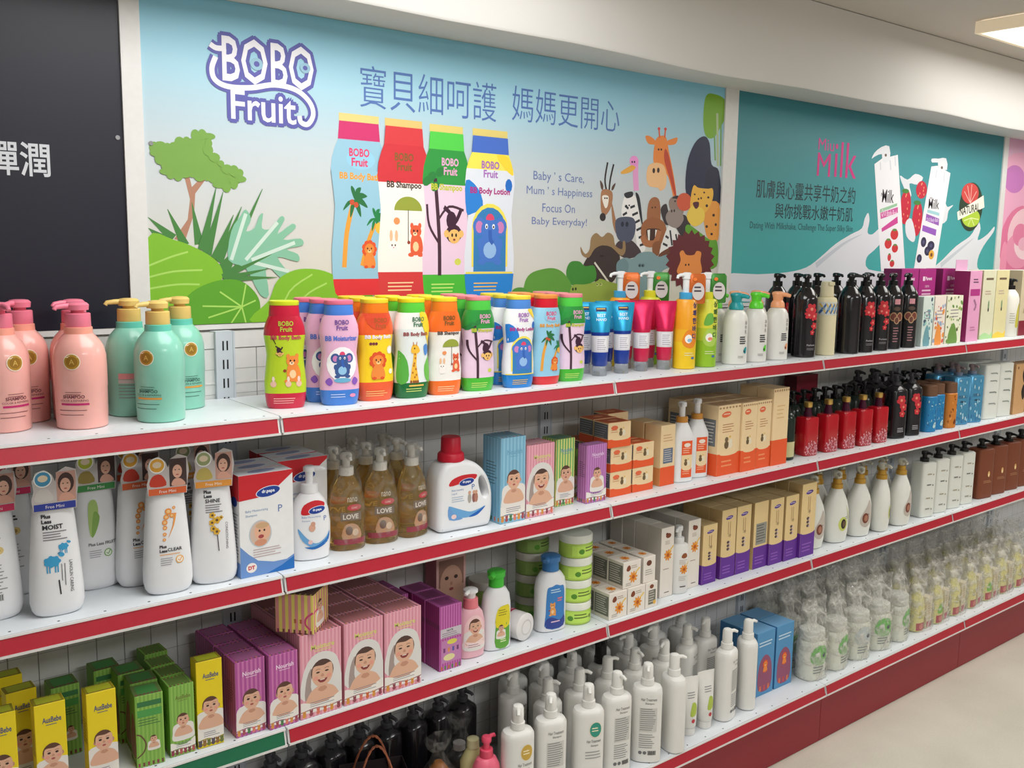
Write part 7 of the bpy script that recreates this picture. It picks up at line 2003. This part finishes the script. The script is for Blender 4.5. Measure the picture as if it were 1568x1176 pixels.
g = 'black bottles with red flowers on the second shelf'
file_(BRT, 'pump_bottle', 2, 2.348, .058, .076, 3, 'matt black bottle with red flowers right of the red bottles', 'bottle', g, -.3)
file_(BRT, 'pump_bottle', 2, 2.444, .056, .076, 3, 'matt black bottle with red flowers left of the blue bottle', 'bottle', g, -.3)
g = 'speckled bottles with brown caps'
file_(WCB_B, 'capped_bottle', 2, 2.560, .052, .064, 2, 'speckled blue bottle with a brown cap, first of two', 'bottle', g, -.3)
file_(WCB_B, 'capped_bottle', 2, 2.632, .062, .064, 2, 'speckled blue bottle with a brown cap, beside the orange one', 'bottle', g, -.3)
file_(WCB_O, 'capped_bottle', 2, 2.702, .050, .064, 2, 'orange brown bottle with a brown cap', 'bottle', g, -.2)
g = 'mottled blue square bottles'
file_(BLUSQ, 'square_bottle', 2, 2.800, .066, .078, 2, 'mottled blue square bottle with dark pump, left of two', 'bottle', g, -.35)
file_(BLUSQ, 'square_bottle', 2, 2.896, .060, .078, 2, 'mottled blue square bottle with dark pump, beside the white blocks', 'bottle', g, -.3)
g = 'white block bottles on the second shelf'
file_(WBK, 'block_bottle', 2, 3.020, .060, .070, 2, 'white block shaped bottle, left of two', 'bottle', g, -.2)
file_(WBK, 'block_bottle', 2, 3.132, .058, .070, 2, 'white block shaped bottle, beside the tan carton with dark shapes', 'bottle', g, -.2)
one(HEARTB, 'carton', 2, 3.245, .056, 'tan carton with dark brown shapes at the right edge', 'box', 'tan cartons with dark shapes')
one(HEARTB, 'carton', 2, 3.360, .056, 'tan carton with dark brown shapes, just outside the right edge', 'box', 'tan cartons with dark shapes')
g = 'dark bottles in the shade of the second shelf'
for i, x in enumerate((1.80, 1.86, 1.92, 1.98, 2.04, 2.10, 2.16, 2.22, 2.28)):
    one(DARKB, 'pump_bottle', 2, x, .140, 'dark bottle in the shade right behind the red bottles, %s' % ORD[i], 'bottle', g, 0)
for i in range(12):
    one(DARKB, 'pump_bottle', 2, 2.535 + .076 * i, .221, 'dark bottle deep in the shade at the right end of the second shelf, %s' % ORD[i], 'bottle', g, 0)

# ---------------- third shelf
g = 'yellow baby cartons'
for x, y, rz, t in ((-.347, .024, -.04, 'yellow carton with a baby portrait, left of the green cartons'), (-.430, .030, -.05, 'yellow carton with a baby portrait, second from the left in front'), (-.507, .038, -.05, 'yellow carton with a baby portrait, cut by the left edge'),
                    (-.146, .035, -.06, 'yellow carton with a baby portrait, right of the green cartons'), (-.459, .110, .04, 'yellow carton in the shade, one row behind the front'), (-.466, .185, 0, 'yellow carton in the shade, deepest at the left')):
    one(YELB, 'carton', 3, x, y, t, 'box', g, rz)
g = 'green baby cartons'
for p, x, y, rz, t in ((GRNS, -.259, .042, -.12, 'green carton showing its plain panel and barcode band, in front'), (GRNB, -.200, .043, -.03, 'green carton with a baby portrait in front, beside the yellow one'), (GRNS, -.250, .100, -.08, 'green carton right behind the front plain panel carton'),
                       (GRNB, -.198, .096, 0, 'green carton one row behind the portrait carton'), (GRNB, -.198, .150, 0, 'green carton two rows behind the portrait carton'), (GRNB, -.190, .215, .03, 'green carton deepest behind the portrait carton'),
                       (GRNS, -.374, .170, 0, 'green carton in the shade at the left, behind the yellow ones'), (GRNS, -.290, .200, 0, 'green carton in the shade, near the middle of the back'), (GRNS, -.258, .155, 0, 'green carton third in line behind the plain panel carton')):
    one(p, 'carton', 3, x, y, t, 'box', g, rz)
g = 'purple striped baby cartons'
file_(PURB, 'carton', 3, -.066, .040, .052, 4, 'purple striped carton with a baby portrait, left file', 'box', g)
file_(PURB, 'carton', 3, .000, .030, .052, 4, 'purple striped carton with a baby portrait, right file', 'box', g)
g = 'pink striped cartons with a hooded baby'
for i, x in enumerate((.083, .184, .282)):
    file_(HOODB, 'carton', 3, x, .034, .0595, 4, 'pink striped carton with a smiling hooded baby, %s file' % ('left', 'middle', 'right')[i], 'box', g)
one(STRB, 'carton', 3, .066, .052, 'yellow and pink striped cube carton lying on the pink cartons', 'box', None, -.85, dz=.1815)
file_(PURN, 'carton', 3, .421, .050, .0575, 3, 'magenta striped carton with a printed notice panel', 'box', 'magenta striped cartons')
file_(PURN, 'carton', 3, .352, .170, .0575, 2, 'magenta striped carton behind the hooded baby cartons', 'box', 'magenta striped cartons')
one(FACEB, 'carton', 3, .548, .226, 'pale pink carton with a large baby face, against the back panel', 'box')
one(PBP, 'pump_bottle', 3, .502, .056, 'pink pump bottle with a smiling baby label', 'bottle', None, -.12, {'pump_head': 0})
one(GCB, 'capped_bottle', 3, .580, .058, 'white bottle with a bright green cap and green yellow label', 'bottle', None, -.1)
put(WJAR, 'cream_jar', (.655, .104, Z3 + .0352), 0, 'white cream jar lying on its side between two bottles', 'jar', None, None, rot=(-pi / 2 - .0, 0, .25)) if False else put(WJAR, 'cream_jar', (.662, .040, Z3 + .0356), 0, 'white cream jar lying on its side between two bottles', 'jar', None, None, rot=(-pi / 2, .5, .22))
one(BCB, 'capped_bottle', 3, .762, .068, 'white bottle with a blue cap and blue label', 'bottle', None, -.12)
g = 'cream jars stacked in columns'
for i in range(4):
    put(JARG, 'cream_jar', (.852, .074, Z3 + .0004 + i * .0594), -.25 + .2 * i, 'lime green cream jar, %s of the front stack of four' % ('bottom', 'second', 'third', 'top')[i], 'jar', g)
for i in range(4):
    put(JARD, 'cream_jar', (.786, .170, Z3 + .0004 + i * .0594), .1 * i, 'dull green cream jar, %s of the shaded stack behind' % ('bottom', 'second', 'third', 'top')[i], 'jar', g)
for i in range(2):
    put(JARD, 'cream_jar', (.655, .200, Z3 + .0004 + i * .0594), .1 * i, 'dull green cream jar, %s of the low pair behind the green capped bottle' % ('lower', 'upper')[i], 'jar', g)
g = 'cream cartons with an orange flower'
for i, (p, x) in enumerate(((GER, .950), (GER, 1.0185), (GERB, 1.0765))):
    file_(p, 'small_carton', 3, x, .038, .0585, 3, 'small cream carton with orange flower, lower layer, %s column' % ('left', 'middle', 'right')[i], 'box', g)
for i, (p, x) in enumerate(((GER, 1.003), (GERM, 1.0695))):
    file_(p, 'small_carton', 3, x, .042, .0585, 3, 'small cream carton with orange flower, upper layer, %s column' % ('left', 'right')[i], 'box', g, dz=.0725)
file_(GERT, 'tall_carton', 3, 1.1705, .066, .0505, 4, 'tall cream carton with an orange flower, left of the white pump', 'box', g)
one(GERP, 'pump_bottle', 3, 1.229, .054, 'white pump bottle with an orange flower print', 'bottle', None, -.3, {'pump_head': -.7})
file_(GERT, 'tall_carton', 3, 1.2900, .072, .0505, 3, 'tall cream carton with an orange flower, right of the white pump', 'box', g)
g = 'tan and violet cartons'
for p, x, y, n, t in ((VIO_S, 1.3530, .066, 3, 'shortest tan and violet carton'), (VIO_M, 1.4370, .066, 3, 'tan and violet carton, second from the left'), (VIO_M, 1.5075, .066, 3, 'tan and violet carton, third from the left'), (VIO_B, 1.5880, .064, 3, 'tan and violet carton with a grey back panel'),
                      (VIO_M, 1.6590, .058, 3, 'tan and violet carton, fifth from the left'), (VIO_M, 1.7310, .054, 3, 'tan and violet carton, sixth from the left'), (VIO_T, 1.8070, .046, 3, 'tallest tan and violet carton at the right end')):
    file_(p, 'carton', 3, x, y, .0505, n, t, 'box', g)
g = 'white oval pump bottles with gold collars'
for i, (p, x, y, a) in enumerate(((OVB, 1.900, .070, -.2), (OVG, 2.024, .062, -.25), (OVB, 2.152, .056, -.3), (OVG, 2.272, .046, .35), (OVB, 2.394, .042, -.1))):
    file_(p, 'pump_bottle', 3, x, y, .074, 2, 'white oval pump bottle with gold collar, %s from the left' % ('first', 'second', 'third', 'fourth', 'fifth')[i], 'bottle', g, a)
g = 'white block bottles with black pumps'
for i, (x, y) in enumerate(((2.566, .050), (2.668, .052), (2.770, .052), (2.872, .054))):
    one(WBL, 'block_bottle', 3, x, y, 'white block bottle with a black pump, %s from the left' % ('first', 'second', 'third', 'fourth')[i], 'bottle', g, -.2)
g = 'brown block bottles with black pumps'
for i, (x, y) in enumerate(((3.020, .056), (3.135, .056), (3.250, .056), (3.365, .056))):
    one(BRB, 'block_bottle', 3, x, y, 'brown block bottle with a black pump, %s from the left' % ('first', 'second', 'third', 'fourth')[i], 'bottle', g, -.15)

# ---------------- base shelf
g = 'white lotion pump bottles on the base shelf'
front = [(.592, -.018, 'gold', -.25, 'with a gold oval label'), (.695, -.020, 'back', -.3, 'with back label, between gold and green oval labels'), (.806, -.038, 'green', -.45, 'with a green oval label'), (.915, -.030, 'back', -.25, 'with a grey print panel and barcode, fourth in front'),
         (1.018, -.042, 'back', -.75, 'showing its back label turned left, fifth in front'), (1.118, -.046, 'back', 1.25, 'turned edge on, rightmost in front')]
for x, y, s_, a, t in front:
    one(LOT[s_], 'lotion_bottle', 4, x, y, 'large white lotion pump bottle ' + t, 'bottle', g, a, {'pump_head': random.uniform(-.9, .3)})
back = [(.746, .050), (.850, .044), (.960, .052), (1.060, .046), (1.168, .036), (.700, .136), (.800, .128), (.905, .134), (1.118, .128), (1.222, .130), (.760, .210), (.862, .212), (1.075, .212), (1.180, .204), (1.290, .190), (1.306, .072), (1.392, .076), (1.390, .170)]
words_ = ['first', 'second', 'third', 'fourth', 'fifth', 'sixth', 'seventh', 'eighth']
cnt = {1: 0, 2: 0, 3: 0}
for x, y in back:
    r_ = 1 if y < .1 else (2 if y < .18 else 3)
    one(LOT['back'], 'lotion_bottle', 4, x, y, 'shaded white lotion pump bottle, %s in the %s row back' % (words_[cnt[r_]], ('', 'second', 'third', 'fourth')[r_]), 'bottle', g, random.uniform(-.4, .4), {'pump_head': random.uniform(-1.4, 1.4)})
    cnt[r_] += 1
one(LOTK, 'lotion_bottle', 4, 1.012, .132, 'white lotion bottle with a black pump head, nearer one', 'bottle', 'lotion bottles with black pumps', .2)
one(LOTK, 'lotion_bottle', 4, .968, .210, 'white lotion bottle with a black pump head, farther one', 'bottle', 'lotion bottles with black pumps', .4)
one(PKL, 'lotion_bottle', 4, .520, .012, 'pink lotion bottle with a pink pump on the base shelf', 'bottle', None, -.1, {'pump_head': 1.9})
def cream_round():
    R = [(0, .030, .022, 2.2), (.003, .033, .025, 2.2), (.120, .033, .025, 2.2), (.140, .022, .018, 2), (.150, .014, .014, 2)]
    b = MB().loft(R, M((206, 196, 140), .4), 26).mesh('body')
    c = MB().loft([(.150, .014, .014, 2), (.151, .016, .016, 2), (.172, .015, .015, 2), (.174, .012, .012, 2)], M((214, 206, 160), .4), 20).mesh('cap')
    return [part('body', b), part('cap', c)]
one(cream_round(), 'lotion_bottle', 4, .520, .066, 'pale yellow bottle hidden behind the pink lotion bottle', 'bottle')
g = 'white tubes on the base shelf'
one(WSQ, 'squeeze_tube', 4, 1.215, -.020, 'white squeeze tube with green print, leaning at the left', 'tube', g, -.3)
one(WSQ, 'squeeze_tube', 4, 1.283, -.022, 'white squeeze tube with green print, second from the left', 'tube', g, -.2)
one(LOT['back'], 'lotion_bottle', 4, 1.375, -.020, 'white pump bottle between the white tubes and the round white bottle', 'bottle', 'white lotion pump bottles on the base shelf', .3, {'pump_head': .9})
one(LOT['back'], 'lotion_bottle', 4, 1.482, -.012, 'white pump bottle left of the blue packs', 'bottle', 'white lotion pump bottles on the base shelf', .9, {'pump_head': .5})
g = 'blue packs on the base shelf'
for i, (x, y) in enumerate(((1.585, .030), (1.682, .030), (1.585, .104), (1.682, .104))):
    one(BLP, 'carton', 4, x, y, 'blue pack with an orange cartoon figure, %s' % ('front left', 'front right', 'back left', 'back right')[i], 'box', g)
g = 'bagged white jars with printed labels'
k = 0
for yi, y in enumerate((-.012, .092, .196)):
    for xi in range(5):
        x = 1.815 + xi * .129 + yi * .02
        p = WJB if (yi + xi) % 3 == 2 else WJG
        one(p, 'bagged_jar', 4, x, y, 'white jar with %s label in clear bag, %s row, %s from left' % ('green' if p is WJG else 'grey', ('front', 'second', 'back')[yi], words_[xi]), 'jar', g, random.uniform(-.3, .3))
g = 'bagged lemon coloured bottles'
for yi, y in enumerate((-.018, .080, .172)):
    for xi in range(8):
        x = 2.480 + xi * .130 + yi * .02
        one(LEM[(xi + yi * 2) % 3], 'bagged_bottle', 4, x, y, 'pale yellow bottle in a clear bag, %s row, %s from the left' % (('front', 'second', 'back')[yi], (words_ + ['ninth'])[xi]), 'bottle', g, random.uniform(-.14, .04))
# left end of the base shelf: gift bag, amber bag, dark bagged bottles
def gift_bag():
    x, y, h = .075, .042, .155
    pm = M((58, 48, 50), .55, var=.1)
    b = MB().box(-x, x, -y, y, 0, .002, pm).box(-x, -x + .001, -y, y, 0, h, pm).box(x - .001, x, -y, y, 0, h, pm).box(-x, x, -y, -y + .001, 0, h, pm).box(-x, x, y - .001, y, 0, h, pm).mesh('bag_body', False)
    ps = [part('bag_body', b)]
    for s_ in (-1, 1):
        pts = [(-.045 + .09 * t, s_ * (y - .002) * (1 if .1 < t < .9 else 1) - .006 * math.sin(t * pi) * s_ + (0 if s_ < 0 else -.02 * math.sin(t * pi)), h - .030 + .105 * math.sin(pi * t) ** .8) for t in [i / 22 for i in range(23)]]
        mb_ = MB()
        for ph in (0, pi):
            tw_ = [(p[0], p[1] + .0018 * math.cos(ph + i * 1.5), p[2] + .0018 * math.sin(ph + i * 1.5)) for i, p in enumerate(pts)]
            mb_.tube(tw_, .0021, M((176, 104, 74), .6, var=.15), 7)
        ps.append(part('rope_handle', mb_.mesh('rope_handle')))
    return ps
one(gift_bag(), 'gift_bag', 4, .272, .116, 'dark gift bag with twisted brown rope handles on the base shelf', 'bag', None, -.35)
one(AMB2, 'bagged_bottle', 4, .432, .085, 'round amber bottle tied in a clear bag, left of the pink bottle', 'bottle', None, .2)
one(carton(.06, .05, .14, (176, 130, 140), (150, 100, 112), None, lambda A: A.bars(-.02, .11, .02, 4, .01, (210, 170, 180), .4)), 'small_carton', 4, .352, .030, 'dusty pink carton beside the bagged amber bottle', 'box')
put([part('lid', MB().loft([(0, .034, .034, 2), (.002, .036, .036, 2), (.012, .036, .036, 2), (.014, .033, .033, 2)], M((30, 70, 120), .35), 28).mesh('lid'))] + [part('jar_body', MB().loft([(-.06, .030, .030, 2), (-.058, .033, .033, 2), (0, .033, .033, 2)], M((150, 150, 140), .4), 28).mesh('jar_body'))],
    'cream_jar', (.436, -.010, Z4 + .0604), 0, 'jar with a dark blue lid in front of the amber bag', 'jar')
g = 'dark bottles in clear bags'
for i, (p, x, y, t) in enumerate(((BRG2, .120, .128, 'left of the gift bag, farther'), (BRG2, .010, .128, 'second left, farther'), (BRG2, .532, .140, 'behind the pale yellow bottle'),
                                  (BRG2, .165, .030, 'left of the gift bag, nearer'), (BRG2, .060, .030, 'second left, nearer'), (BRG2, -.100, .128, 'leftmost, farther'), (BRG2, -.055, .030, 'leftmost, nearer'))):
    one(p, 'bagged_bottle', 4, x, y, 'dark round bottle with pale cap in clear bag, ' + t, 'bottle', g, random.uniform(-1, 1))
g = 'black pump bottles added to darken the base shelf corner'
for i in range(11):  # invented dark bulk, added to hide the back panel and darken this corner
    one(BLACKP, 'pump_bottle', 4, -.20 + .0765 * i + (.035 if i > 2 else 0), .222, 'black pump bottle added to darken the back of the base shelf, %s from the left' % ORD[i], 'bottle', g, .2)
